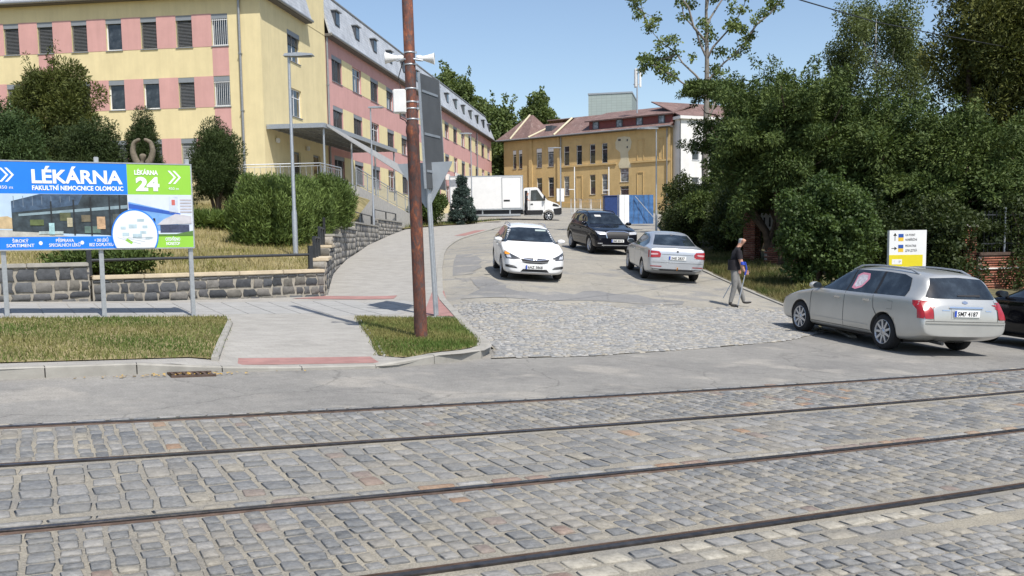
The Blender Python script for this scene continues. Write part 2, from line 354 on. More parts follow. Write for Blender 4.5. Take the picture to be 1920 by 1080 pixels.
# verges
VG1 = [(-3.72, 11.8), (-4.8, 16.1), (-5.25, 17.3), (-8.41, 15.55), (-14, 12.3), (-14, 5.75)]
VG2 = [(-2.98, 18.15), (-1.85, 13.05), (-1.35, 12.9), (-.80, 13.4), (-.55, 13.9), (-.55, 14.8), (-.75, 16), (-1.1, 18.0)]
VERGE = lambda x, y: PAVE(x, y) + .014
for p_ in (VG1, VG2): tag(sheet('grass_verge', p_, VERGE, K['drysoil'], .4), kind='structure')
VG3 = [(-6.88, 62.6), (-6.0, 65.2), (-4.5, 67.7), (-2, 69.7), (-.6, 70.2), (-1, 71.2), (-26, 71.5), (-26, 66), (-8, 64)]
tag(sheet('grass_verge', VG3, lambda x, y: PAVE(x, y) + .06, K['drysoil'], 1), kind='structure')
LWN = [(-4.75, 22.55), (-7.3, 20.6), (-9.6, 19.3), (-16, 15.6), (-45, 15.6), (-45, 60), (-13, 52.5), (-9.5, 52.5), (-7.9, 54), (-7.3, 46.3), (-6.5, 35.4), (-5.7, 28.3)]
LH = lambda x, y: LAWN(x, y) - .8 * smst(-7.6, -5.8, x - .045 * (28 - y)) * smst(27, 40, y)
tag(sheet('lawn', LWN, LH, K['drysoil'], 1.0), kind='structure')
# right hand bank under the trees
RB = [(7.2, 23.2), (7.15, 24.5), (6.95, 27.9), (6.7, 33.7), (7.6, 45), (10.1, 65), (15, 92), (60, 92), (60, 40), (24, 28), (16, 24.6), (11, 22.4)]
RBH = lambda x, y: H(x, y) + .05 + .25 * smst(0, 3, x - 7.2)
tag(sheet('bank', RB, RBH, K['soil'], 1.0), kind='structure')
# --- kerb stones
kerb = tag(bpy.data.objects.new('kerb', None), kind='structure'); COL.objects.link(kerb)
def resample(pts, d):
    out = []; acc = 0; pts = [Vector(q) for q in pts]; L = [0]
    for a, b in zip(pts, pts[1:]): L.append(L[-1] + (b - a).length)
    n = max(1, round(L[-1] / d)); res = []
    for k in range(n + 1):
        t = L[-1] * k / n; i = 0
        while i < len(L) - 2 and L[i + 1] < t: i += 1
        res.append(pts[i].lerp(pts[i + 1], (t - L[i]) / max(1e-6, L[i + 1] - L[i])))
    return res
def kerb_run(pts, d, hf, width, parent, name, m_, rise=.0, inner=1):
    rs = resample(pts, d)
    for a, b in zip(rs, rs[1:]):
        t = (b - a).normalized(); nn = Vector((-t.y, t.x)) * inner; g = .006
        a2 = a + t * g; b2 = b - t * g; q = MB(); j = random.uniform(-.004, .004)
        vs = []
        for p_, zf in ((a2, hf(a2.x, a2.y)), (b2, hf(b2.x, b2.y))):
            for off, dz in ((0, -.25), (0, -.02), (.018, 0), (width, 0), (width, -.25)):
                r_ = p_ + nn * off; vs.append((r_.x, r_.y, zf + dz + rise + j))
        q.add(vs, [(i, i + 5, (i + 1) % 5 + 5, (i + 1) % 5) for i in range(5)] + [(0, 1, 2, 3, 4), (9, 8, 7, 6, 5)])
        q.build(name, m_, parent)
kerb_run(KERB[:13], .95, PAVE, .17, kerb, 'kerb_stone', K['kerb'], .016)
kerb_run(KERB[12:], 1.6, PAVE, .16, kerb, 'kerb_stone', K['kerb'], .016)
kerb_run([(-3.66, 11.75), (-4.76, 16.15)], 1.0, PAVE, .09, kerb, 'edging_stone', K['kerb'], .055)
kerb_run([(-1.78, 12.95), (-3.0, 18.2)], 1.0, PAVE, .05, kerb, 'edging_stone', K['kerb'], .022, -1)
kerb_run([(6.9, 18.9), (7.15, 21.2), (7.2, 24.5), (7.0, 27.9), (6.75, 33.7), (7.65, 45)], 1.2, lambda x, y: H(x, y), .14, kerb, 'kerb_stone', K['kerb'], .05)
# gully
gl = thing('drain_grate', 'dark iron drain grate in the gutter beside the left kerb', 'drain', (0, 0, 0))
gx, gy = -3.75, 11.0; q = MB()
mt = ground_matrix(gx, gy, TH, H, .008)
for k in range(7): q.box((0, 0, 0), (.03, .26, .025), 0, 0, mt @ Matrix.Translation((-.21 + k * .07, 0, 0)))
for y_ in (-.14, .14): q.box((0, 0, 0), (.5, .03, .026), 0, 0, mt @ Matrix.Translation((0, y_, 0)))
q.build('grating', K['railrust'], gl); q = MB(); q.box((0, 0, 0), (.5, .28, .006), 0, 0, mt @ Matrix.Translation((0, 0, -.008))); q.build('sump', K['groove'], gl)
# --- rails
RAILN = (0.0, -1.435, -3.032, -4.467)
RL = ['farthest of the four tram rails, along the asphalt edge', 'second tram rail from the asphalt, rusty and thin', 'third tram rail from the asphalt, dark grooved steel', 'nearest tram rail, dark grooved steel at the bottom right']
ss = np.arange(-30, 46, .5)
for n0, sg, lb in zip(RAILN, (-1, 1, -1, 1), RL):
    t = thing('tram_rail', lb, 'rail', (0, 0, 0), 0, 'tram rails in the street')
    for nm, prof, mk in (('rail_head', [(-.026, -.06), (-.026, .003), (-.020, .006), (.020, .006), (.025, .002), (.025, -.06)], 'steel'), ('rail_groove', [(.025, -.06), (.025, -.028), (.052, -.028), (.052, -.06)], 'groove'), ('rail_lip', [(.052, -.06), (.052, .002), (.062, .002), (.068, -.006), (.068, -.06)], 'railrust')):
        q = MB(); vs = []; k = len(prof)
        for s in ss:
            for a, z in prof: vs.append(trk3(s, n0 + sg * a, z))
        q.add(vs, [(i * k + j, (i + 1) * k + j, (i + 1) * k + j + 1, i * k + j + 1) for i in range(len(ss) - 1) for j in range(k - 1)], 0)
        q.build(nm, K[mk], t)
# --- setts
PAL = np.array([(.20, .208, .215), (.235, .24, .243), (.165, .175, .185), (.275, .275, .27), (.255, .247, .228), (.295, .278, .238), (.225, .23, .232), (.185, .194, .202), (.26, .263, .262), (.21, .218, .224)]) * np.array((.955, .935, .91))
BRN = np.array([(.23, .165, .135), (.21, .17, .15), (.28, .19, .13)])
setts = []   # s, n, half length along rail, half across, colour
def strip(n0, n1, ls, ln, s0, s1, gap=.010, jit=.12, brown=.012):
    s = s0; q = 0
    while s < s1:
        w_ = ls * random.uniform(.82, 1.2); n = n0 + random.uniform(0, ln * .5)
        q += 1; warm = random.random() < .05
        while n < n1 - .03:
            h_ = min(ln * random.uniform(.75, 1.3), n1 - n)
            if n1 - (n + h_) < .04: h_ = n1 - n
            c = BRN[random.randrange(3)] if random.random() < (.25 if warm else brown) else PAL[random.randrange(10)] * random.uniform(.75, 1.05)
            setts.append((s + w_ / 2 + random.uniform(-.006, .006), n + h_ / 2, (w_ / 2 - gap) * random.uniform(.93, 1.03), (h_ / 2 - gap * .75) * random.uniform(.92, 1.03), c, random.uniform(-.07, .07)))
            n += h_
        if n0 + .02 < n0 + ln * .5: pass
        s += w_
def hrow(n, wd, ls, s0, s1, brown, pale=0):
    s = s0
    while s < s1:
        L_ = ls * random.uniform(.7, 1.35)
        c = BRN[random.randrange(3)] if random.random() < brown else PAL[random.randrange(10)] * random.uniform(.9, 1.2)
        if random.random() < pale: c = np.array((.36, .335, .28)) * random.uniform(.9, 1.1)
        setts.append((s + L_ / 2, n, L_ / 2 - .008, wd / 2 - .005, c, 0)); s += L_
strip(-1.385, -.105, .125, .165, -13, 19, .008)
strip(-2.86, -1.54, .182, .21, -13, 19, .009)
hrow(-2.925, .085, .22, -13, 19, .35)
strip(-4.37, -3.11, .128, .13, -13, 19, .008)
hrow(-4.63, .14, .17, -6, 19, .08, .45)
hrow(-4.79, .15, .19, -6, 19, .02, .5)
hrow(.10, .10, .21, -13, 19, .05)
# wavy fan-like field nearest the camera
r = -4.96; k = 0
while r > -8.2:
    h_ = .105 * random.uniform(.9, 1.15); s = -5 + random.uniform(0, .1)
    while s < 14:
        L_ = .125 * random.uniform(.75, 1.25); n_ = r - h_ / 2 + .05 * math.sin(s * 1.7 + r * .6) + .02 * math.sin(s * 5)
        if n_ < -4.95: setts.append((s, n_, L_ / 2 - .008, h_ / 2 - .006, PAL[random.randrange(10)] * random.uniform(.85, 1.2), .085 * math.cos(s * 1.7 + r * .6)))
        s += L_
    r -= h_
def project(x, y, z):
    d = Vector((x, y, z - CAMZ)); zz = d.dot(_F); return 960 + FPX * d.dot(_R) / zz, 625 - FPX * d.dot(_U) / zz, zz
OCT = np.array([(1, -.80), (1, .80), (.84, 1), (-.84, 1), (-1, .80), (-1, -.80), (-.84, -1), (.84, -1)], float)
def sett_unit(var=0):
    rg = np.random.default_rng(var); o8 = OCT * (1 + rg.uniform(-.15, .07, (8, 1)))
    V = np.zeros((25, 3)); V[0:8, :2] = o8; V[0:8, 2] = -.05; V[8:16, :2] = o8 * .985; V[8:16, 2] = -.006; V[16:24, :2] = o8 * .88; V[16:24, 2] = rg.uniform(-.001, .0015, 8); V[24, 2] = .0025
    T = []
    for i in range(8):
        j = (i + 1) % 8
        T += [(i, j, 8 + j), (i, 8 + j, 8 + i), (8 + i, 8 + j, 16 + j), (8 + i, 16 + j, 16 + i), (16 + i, 16 + j, 24)]
    return V, np.array(T)
info = []
for (s, n, a, b, c, rt) in setts:
    x, y = trk(s, n); z = H(x, y); px, py, d = project(x, y, z)
    vis = -20 < px < 1940 and 690 < py < 1095 and d > 1
    info.append((a * b / d ** 3 if vis else 0))
order = np.argsort(-np.array(info)); big = set(order[:300].tolist())
units = [sett_unit(k) for k in range(16)]
vari = {}
def sett_variant(u, ci):
    if (u, ci) not in vari:
        me = fast_mesh('sett', units[u][0], units[u][1], K['sett'], (PAL[ci] if ci < 10 else (BRN[ci - 10] if ci < 13 else np.array((.36, .335, .28)))), True); vari[(u, ci)] = me
    return vari[(u, ci)]
ALLC = np.vstack([PAL, BRN, [(.36, .335, .28)]])
VV = []; TT = []; CC = []; off = 0
for i, (s, n, a, b, c, rt) in enumerate(setts):
    x, y = trk(s, n); dx, dy = trk_dir(s); ang = math.atan2(dy, dx) + rt; dz = random.uniform(-.003, .002)
    mt = ground_matrix(x, y, ang, H, dz, a, b, 1)
    if i in big:
        ci = int(np.argmin(((ALLC - c) ** 2).sum(1)))
        o = link('sett', sett_variant(i % 16, ci), trackbed); o.matrix_world = mt
    else:
        u = units[i % 16]; M3 = np.array(mt); P_ = u[0] @ M3[:3, :3].T + M3[:3, 3]
        VV.append(P_); TT.append(u[1] + off); CC.append(np.repeat([c], 25, 0)); off += 25
o = link('sett_field', fast_mesh('sett_field', np.vstack(VV), np.vstack(TT), K['sett'], np.vstack(CC), True), trackbed); o['kind'] = 'stuff'
# small setts of the apron
VV = []; TT = []; CC = []; off = 0; Q4 = np.array([(0, 1, 5, 4), (1, 2, 6, 5), (2, 3, 7, 6), (3, 0, 4, 7), (4, 5, 6, 7)])
n = 2.6
while n < 12:
    s = -2 + random.uniform(0, .1)
    while s < 16:
        L_ = .105 * random.uniform(.75, 1.3); nn = n + .05 * math.sin(s * 1.3 + n) + .03 * math.sin(s * 3.1)
        x = s * ca - nn * sa; y = 10.014 + s * sa + nn * ca
        if inside(APR, x, y) or (random.random() < .35 and inside(APR, x - .1, y - .55)):
            hz = H(x, y) + .018 + random.uniform(-.004, .004); a = L_ / 2 - .008; b = .042 * random.uniform(.85, 1.05); an = TH + .065 * math.cos(s * 1.3 + n) + random.uniform(-.08, .08); c_, s_ = math.cos(an), math.sin(an)
            P_ = []
            for f_, dz in ((1, -.014), (.78, 0)):
                for ux, uy in ((-1, -1), (1, -1), (1, 1), (-1, 1)):
                    X = x + (ux * a * c_ - uy * b * s_) * f_; Y = y + (ux * a * s_ + uy * b * c_) * f_; P_.append((X, Y, hz + dz + (X - x) * -.05 + random.uniform(-.002, .002)))
            VV.append(P_); TT.append(Q4 + off); CC.append(np.repeat([PAL[random.randrange(10)] * random.uniform(1.1, 1.5)], 8, 0)); off += 8
        s += L_
    n += .092
o = link('sett_field', fast_mesh('sett_field', np.vstack(VV), np.vstack(TT), K['sett'], np.vstack(CC)), apron); o['kind'] = 'stuff'
# --- grass
K['grass'] = colmat('grass_blades', .7, .1, 3, 0, 10, 'World', .2, .25)
def grass(name, polys, hf, num, hmin, hmax, cols, label, dens=None):
    pts = []
    tot = sum(abs(sum(p_[i][0] * p_[(i + 1) % len(p_)][1] - p_[(i + 1) % len(p_)][0] * p_[i][1] for i in range(len(p_)))) for p_ in polys)
    for p_ in polys:
        A = abs(sum(p_[i][0] * p_[(i + 1) % len(p_)][1] - p_[(i + 1) % len(p_)][0] * p_[i][1] for i in range(len(p_)))); k = int(num * A / tot); c = 0; tr = 0
        x0, x1 = min(q[0] for q in p_), max(q[0] for q in p_); y0, y1 = min(q[1] for q in p_), max(q[1] for q in p_)
        while c < k and tr < k * 8:
            x, y = random.uniform(x0, x1), random.uniform(y0, y1); tr += 1
            if inside(p_, x, y) and (dens is None or random.random() < dens(x, y)): pts.append((x + random.gauss(0, .035), y + random.gauss(0, .035), hf(x, y))); c += 1
    P_ = np.array(pts); N = len(P_); a = RNG.uniform(0, 2 * np.pi, N); h = RNG.uniform(hmin, hmax, N); wd = RNG.uniform(.004, .009, N) * (1 + h * 3)
    lean = RNG.uniform(.1, .9, N) * h; la = RNG.uniform(0, 2 * np.pi, N)
    side = np.stack([np.cos(a) * wd, np.sin(a) * wd, 0 * a], 1); tip = P_ + np.stack([np.cos(la) * lean, np.sin(la) * lean, h], 1)
    V = np.stack([P_ - side, P_ + side, tip], 1).reshape(-1, 3); T = np.arange(3 * N).reshape(-1, 3)
    pn = np.sin(P_[:, 0] * 1.9 + 1.3 * np.sin(P_[:, 1] * 1.1)) + np.sin(P_[:, 1] * 2.7 + P_[:, 0]) + RNG.normal(0, .8, N)
    t = np.clip(.5 + pn * .28, 0, 1)[:, None]; C_ = np.array(cols[0]) * (1 - t) + np.array(cols[1]) * t
    C_ *= RNG.uniform(.75, 1.2, (N, 1))
    o = link(name, fast_mesh(name, V, T, K['grass'], np.repeat(C_, 3, 0))); return tag(o, label, 'grass', None, 'stuff')
grass('verge_grass', [VG1], VERGE, 60000, .015, .06, ((.10, .16, .035), (.26, .245, .095)), 'short half dried grass of the verge under the billboard')
grass('verge_grass', [VG2], VERGE, 18000, .02, .07, ((.10, .165, .035), (.27, .25, .095)), 'grass of the small corner island around the rusty pole')
LV = [(-4.85, 22.7), (-7.3, 20.8), (-9.6, 19.5), (-16, 16), (-20, 34), (-7.2, 46), (-6.5, 35.4), (-5.7, 28.3)]
grass('lawn_grass', [LV], LH, 60000, .06, .16, ((.22, .22, .06), (.46, .38, .19)), 'dry yellowish lawn grass behind the stone wall')
grass('verge_grass', [VG3], lambda x, y: PAVE(x, y) + .06, 9000, .12, .3, ((.09, .14, .03), (.17, .18, .06)), 'green grass at the head of the path in front of the spruce')
grass('bank_grass', [[(7.25, 23.2), (7.25, 24.5), (7.05, 27.9), (6.8, 33.7), (7.6, 40), (9.4, 40), (9.2, 30), (10, 25.6), (9.6, 23.4)]], RBH, 24000, .06, .22, ((.07, .10, .025), (.22, .19, .08)), 'rough grass along the right edge of the drive', lambda x, y: 1 - .75 * smst(0, 1.8, x - 7.2))

# dead leaves and litter in the gutter
q = MB(); 
for k in range(70):
    s0 = random.gauss(-2.9, .45); n0 = 2.68 + random.uniform(-.10, .06); x = s0 * ca - n0 * sa; y = 10.014 + s0 * sa + n0 * ca; a = random.uniform(0, 6.28); r_ = random.uniform(.015, .035); z = H(x, y) + .006
    q.add([(x + r_ * math.cos(a + t_) * (1 if i % 2 else .55), y + r_ * math.sin(a + t_) * (1 if i % 2 else .55), z + random.uniform(0, .02)) for i, t_ in enumerate((0, 1.57, 3.14, 4.71))], [(0, 1, 2, 3)])
tag(q.build('fallen_leaves', mat('dead_leaves', (.42, .27, .07), .9, 0, .35, 30)), 'dry yellow leaves gathered in the gutter by the drain', 'leaves', None, 'stuff')
# ================================================================== BUILDINGS
def stucco(name, col, var=.06, dirt=None):
    mt, n, b = newmat(name); v = vecof(n, 'Object'); mp = nd(n, 'ShaderNodeMapping'); mp.inputs['Scale'].default_value = (1.6, 1.6, .16); n.links.new(v, mp.inputs[0])
    c = ramp(n, noise(n, v, .8, 6, .65), [(.3, sc(col, 1 - var * 1.3)), (.7, sc(col, 1 + var * .8))])
    c = mixc(n, c, ramp(n, noise(n, mp.outputs[0], 1.6, 6, .7), [(.30, .93), (.6, 1.02)]), 1.0, 'MULTIPLY')
    if dirt: c = mixc(n, c, dirt[0], ramp(n, noise(n, v, dirt[1], 6, .7), [(dirt[2], 0), (min(1, dirt[2] + .15), 1)]))
    n.links.new(c, b.inputs['Base Color']); b.inputs['Roughness'].default_value = .92; b.inputs['Specular IOR Level'].default_value = .15
    bump(n, b, noise(n, v, 45, 4), .3, .012); return mt
K['yellow'] = stucco('yellow_render', (.71, .605, .355))
K['cream'] = stucco('cream_render', (.72, .62, .36))
K['pink'] = stucco('pink_render', (.585, .335, .31))
K['ochre'] = stucco('ochre_render', (.56, .405, .195), .12, ((.46, .35, .19), .8, .56))
K['patchr'] = stucco('pale_render', (.58, .52, .37), .08)
K['whiter'] = stucco('white_render', (.74, .73, .70), .05)
K['frame'] = mat('white_window_frame', (.70, .71, .72), .45, 0, .05, 4)
K['greybox'] = mat('grey_blind_box', (.22, .24, .26), .55, 0, .08, 4)
K['slat'] = mat('blind_slats', (.16, .165, .17), .55, .2, .12, 8)
K['slatl'] = mat('pale_blind_slats', (.42, .43, .43), .55, .2, .12, 8)
K['pane'] = glassmat('window_glass')
K['panel'] = glassmat('pale_window_glass', (.16, .18, .20), .08)
K['zinc'] = mat('zinc_gutter', (.30, .31, .32), .45, .5, .12, 10)
K['soffit'] = mat('dark_soffit', (.12, .11, .10), .8, 0, .1, 6)
def tilemat(name, c1, c2, mortar, scale, rough=.6, lichen=None):
    mt, n, b = newmat(name); v = vecof(n, 'UV')
    br = nd(n, 'ShaderNodeTexBrick'); br.inputs['Scale'].default_value = scale; br.inputs['Mortar Size'].default_value = .02
    br.inputs['Color1'].default_value = (*c1, 1); br.inputs['Color2'].default_value = (*c2, 1); br.inputs['Mortar'].default_value = (*mortar, 1)
    br.inputs['Brick Width'].default_value = .6; br.inputs['Row Height'].default_value = .5; n.links.new(v, br.inputs['Vector'])
    c = br.outputs[0]; vo = vecof(n, 'Object')
    c = mixc(n, c, ramp(n, noise(n, vo, .7, 6, .7), [(.3, .75), (.7, 1.2)]), 1.0, 'MULTIPLY')
    if lichen: c = mixc(n, c, lichen, ramp(n, noise(n, vo, 1.4, 7, .75), [(.55, 0), (.7, .7)]))
    n.links.new(c, b.inputs['Base Color']); b.inputs['Roughness'].default_value = rough; bump(n, b, br.outputs['Fac'], -.5, .02); return mt
K['slate'] = tilemat('grey_roof_slates', (.40, .42, .45), (.47, .49, .52), (.27, .29, .31), 2.2, .5)
K['redtile'] = tilemat('red_roof_tiles', (.16, .098, .086), (.205, .128, .112), (.10, .066, .058), 2.6, .9, (.28, .235, .215))
def uvquad(q, verts, uvs, name, m_, parent):
    me = bpy.data.meshes.new(name); me.from_pydata(verts, [], [tuple(range(len(verts)))]); me.materials.append(m_)
    uv = me.uv_layers.new(name='UVMap')
    for i, u in enumerate(uvs): uv.data[i].uv = u
    return link(name, me, parent)
def roofplane(name, verts, m_, parent, thick=.12):
    # flat roof face with metric uv, plus thickness below
    P_ = [Vector(v) for v in verts]; nrm = (P_[1] - P_[0]).cross(P_[2] - P_[0]).normalized()
    if nrm.z < 0: P_ = P_[::-1]; nrm = (P_[1] - P_[0]).cross(P_[2] - P_[0]).normalized()
    hx = Vector((0, 0, 1)).cross(nrm).normalized() if abs(nrm.z) < .99 else Vector((1, 0, 0)); hy = nrm.cross(hx); n = len(P_)
    me = bpy.data.meshes.new(name); me.from_pydata([tuple(p_) for p_ in P_] + [tuple(p_ - nrm * thick) for p_ in P_], [], [tuple(range(n)), tuple(range(n, 2 * n))[::-1]] + [(i, n + i, n + (i + 1) % n, (i + 1) % n) for i in range(n)])
    me.materials.append(m_); uv = me.uv_layers.new(name='UVMap')
    for l in me.loops:
        c = me.vertices[l.vertex_index].co; uv.data[l.index].uv = (c.dot(hx), c.dot(hy))
    return link(name, me, parent)
# window prototypes: outer face looks along -Y, origin at bottom centre, w x h, set into the wall plane y = 0
def wall_with_holes(name, length, z0, z1, holes, m_, parent, fn, depth=.25):
    # a wall in (u, z), holes = (u0, u1, z0, z1); fn maps (u, depth, z) to local xyz
    us = sorted({0, length} | {h[0] for h in holes} | {h[1] for h in holes}); zs = sorted({z0, z1} | {h[2] for h in holes} | {h[3] for h in holes})
    q = MB(); idx = {}
    def hole(u, z): return any(h[0] < u < h[1] and h[2] < z < h[3] for h in holes)
    for i in range(len(us) - 1):
        for j in range(len(zs) - 1):
            if not hole((us[i] + us[i + 1]) / 2, (zs[j] + zs[j + 1]) / 2):
                q.add([fn(us[i], 0, zs[j]), fn(us[i + 1], 0, zs[j]), fn(us[i + 1], 0, zs[j + 1]), fn(us[i], 0, zs[j + 1])], [(0, 1, 2, 3)])
    for h in holes:
        c = [(h[0], h[2]), (h[1], h[2]), (h[1], h[3]), (h[0], h[3])]
        for k in range(4):
            a, b = c[k], c[(k + 1) % 4]; q.add([fn(a[0], 0, a[1]), fn(b[0], 0, b[1]), fn(b[0], depth, b[1]), fn(a[0], depth, a[1])], [(0, 1, 2, 3)])
    me = bpy.data.meshes.new(name); me.from_pydata(q.v, [], q.f); me.materials.append(m_)
    return link(name, me, parent)
WCACHE = {}
def window(parent, w, h, kind, basis, u, z, rec=.12):
    """basis: (origin, udir, outdir) of the wall; window hangs in its hole. kind: shut, open, half, plain, bars, pale"""
    key = (round(w, 2), round(h, 2), kind)
    if key not in WCACHE:
        d = {}; fw = .06
        q = MB(); t = .06
        for a, b in (((-w / 2, 0), (-w / 2 + fw, h)), ((w / 2 - fw, 0), (w / 2, h)), ((-w / 2 + fw, 0), (w / 2 - fw, fw)), ((-w / 2 + fw, h - fw), (w / 2 - fw, h))):
            q.b2((a[0], 0, a[1]), (b[0], t, b[1]))
        if kind in ('plain', 'cross', 'pale'): q.b2((-w / 2 + fw, .005, h * .68), (w / 2 - fw, t - .005, h * .68 + .045))
        if kind == 'cross' or w > 1.6: q.b2((-.025, .004, fw), (.025, t - .004, h - fw))
        d['window'] = q.mesh('window', K['frame'])
        q = MB(); q.b2((-w / 2 + fw, .03, fw), (w / 2 - fw, .045, h - fw)); d['pane'] = q.mesh('pane', K['panel'] if kind == 'pale' else K['pane'])
        q = MB(); q.b2((-w / 2 - .04, -rec - .05, -.05), (w / 2 + .04, 0, -.008)); d['sill'] = q.mesh('sill', K['greybox'])
        if kind in ('shut', 'half', 'bars', 'shutpale', 'open'):
            q = MB(); q.b2((-w / 2 + .005, -rec + .01, h - .26), (w / 2 - .005, -.03, h + .0)); d['blind_box'] = q.mesh('blind_box', K['greybox'])
        if kind in ('shut', 'shutpale', 'half'):
            q = MB(); lo = .04 if kind != 'half' else h * .55; z_ = h - .28
            while z_ > lo:
                q.box((0, 0, 0), (w - .04, .05, .008), 0, 0, Matrix.Translation((0, -.04, z_)) @ Matrix.Rotation(.75, 4, 'X')); z_ -= .075
            d['blind'] = q.mesh('blind', K['slatl'] if kind == 'shutpale' else K['slat'])
        if kind == 'bars':
            q = MB()
            for k in range(8): q.tube([(-w / 2 + .06 + k * (w - .12) / 7, -rec + .02, .03), (-w / 2 + .06 + k * (w - .12) / 7, -rec + .02, h - .27)], .012, 5)
            for zz in (.03, h * .8): q.b2((-w / 2 + .02, -rec + .01, zz), (w / 2 - .02, -rec + .035, zz + .03))
            d['grille'] = q.mesh('grille', K['frame'])
        WCACHE[key] = d
    d = WCACHE[key]; o, ud, od = basis; ud = Vector(ud); od = Vector(od)
    pos = Vector(o) + ud * u + Vector((0, 0, z)) - od * rec
    mt = Matrix(((ud.x, -od.x, 0, pos.x), (ud.y, -od.y, 0, pos.y), (0, 0, 1, pos.z), (0, 0, 0, 1)))
    wo = link('window', d['window'], parent); wo.matrix_local = mt
    for k in d:
        if k != 'window': link(k, d[k], wo)
    return wo
# ------------------------------------------------------------------ clinic block on the left
LB = thing('clinic_building', 'long yellow and pink rendered clinic block with grey mansard roof', 'building', (-13.19, 52, 4.9), R_(-8))
FL = 34.0; EV = 10.05; BZ = -3.2
rows = [(7.47, 9.15, 'A'), (4.27, 5.87, 'B'), (.98, 2.62, 'C')]
fc = [2.25 + .05 + 2.03 * k for k in range(16)]   # distance left of the corner
holes = []; fw_ = .92
spec = {}
for r_, (z0, z1, nm) in enumerate(rows):
    for k, c in enumerate(fc):
        holes.append((FL - c - fw_ / 2, FL - c + fw_ / 2, z0, z1))
fnF = lambda u, d, z: (u - FL, d, z)
wall_with_holes('wall', FL, BZ, EV, holes, K['yellow'], LB, fnF)
kinds = {0: ['bars', 'shut', 'shut', 'open', 'shut', 'shut', 'shut'], 1: ['bars', 'shut', 'open', 'open', 'shut', 'shut', 'half'], 2: ['bars', 'shutpale', 'shut', 'shut', 'shut', 'shut', 'shut']}
for r_, (z0, z1, nm) in enumerate(rows):
    for k, c in enumerate(fc[:11]):
        kd = kinds[r_][k % 7]
        window(LB, fw_, z1 - z0, kd, ((-FL, 0, 0), (1, 0, 0), (0, -1, 0)), FL - c, z0)
        if k < 10:   # pink panel between this window and the next to the left
            q = MB(); q.b2((-c - 2.03 + fw_ / 2, -.012, z0 - .02), (-c - fw_ / 2, .0, z1 + .02)); q.build('pink_panel', K['pink'], LB)
q = MB(); q.b2((-fc[0] - fw_ / 2, -.012, rows[1][1] + .02), (-fc[0] + fw_ / 2, 0, rows[0][0] - .06)); q.build('pink_panel', K['pink'], LB)
q = MB(); q.b2((-fc[0] - fw_ / 2, -.012, rows[2][1] + .02), (-fc[0] + fw_ / 2, 0, rows[1][0] - .06)); q.build('pink_panel', K['pink'], LB)
q = MB(); q.b2((-fc[5] - fw_ / 2, -.012, rows[1][1] + .02), (-fc[5] + fw_ / 2, 0, rows[0][0] - .06)); q.build('pink_panel', K['pink'], LB)
# yellow room seen through the one window whose blind is up
q = MB(); q.b2((-fc[3] - .4, .22, rows[0][0] + .05), (-fc[3] + .4, .24, rows[0][1] - .3)); o = q.build('curtain', mat('yellow_curtain', (.6, .38, .03), .8, 0, .2, 4), LB)
# side wall near corner up to the taller stair riser, then the long wing
SL = 10.5; LE = 77.6
sw = [(3.85, 5.85, 7.4, 9.1), (3.85, 5.85, 4.25, 5.85)]
wall_with_holes('wall', SL, BZ, EV, sw + [(4.3, 5.4, -.0, 2.2), (7.6, 8.9, 0, 2.3)], K['yellow'], LB, lambda u, d, z: (-d, u, z))
for h in sw: window(LB, h[1] - h[0], h[3] - h[2], 'cross' if h[2] < 6 else 'half', ((0, 0, 0), (0, 1, 0), (1, 0, 0)), (h[0] + h[1]) / 2, h[2])
for a, b, zt in ((4.3, 5.4, 2.2), (7.6, 8.9, 2.3)):
    q = MB(); q.b2((-.18, a, .0), (-.12, b, zt)); o = q.build('door', K['greybox'], LB)
    q = MB(); q.b2((-.115, a + .1, .9), (-.105, b - .1, zt - .12)); q.build('pane', K['pane'], o)
# riser
q = MB(); q.b2((-6, 7.0, EV), (.02, 10.4, 13.6)); q.build('stair_riser', K['yellow'], LB)
# long wing wall
lw = []; ly = [11.75 + 4.45 * k for k in range(15)]; lww = 2.1
for (z0, z1, nm) in rows:
    for c in ly: lw.append((c - SL, c + lww - SL, z0, z1))
wall_with_holes('wall', LE - SL, BZ, EV, lw, K['pink'], LB, lambda u, d, z: (-d - .02, u + SL, z))
q = MB(); q.b2((-30, LE - .3, BZ), (-.02, LE, EV)); q.build('wall', K['pink'], LB)
for r_, (z0, z1, nm) in enumerate(rows):
    for k, c in enumerate(ly):
        window(LB, lww, z1 - z0, ['shut', 'shut', 'shut', 'plain', 'half'][(k * 3 + r_ * 2) % 5] if k < 9 else ('plain', 'shut')[(k + r_) % 2], ((-.02, 0, 0), (0, 1, 0), (1, 0, 0)), c + lww / 2, z0)
        q = MB(); a = c + lww + .0; b = c + 4.45 if k < 14 else LE
        q.b2((-.02, a, z0 - .02), (-.008, b, z1 + .02)); q.build('cream_panel', K['cream'], LB)
# ground storey of the long wing is yellow
q = MB(); 
for a, b in ((BZ, rows[2][0] - .03),): q.b2((-.02, SL, a), (-.006, LE, b))
q.build('yellow_plinth', K['yellow'], LB)
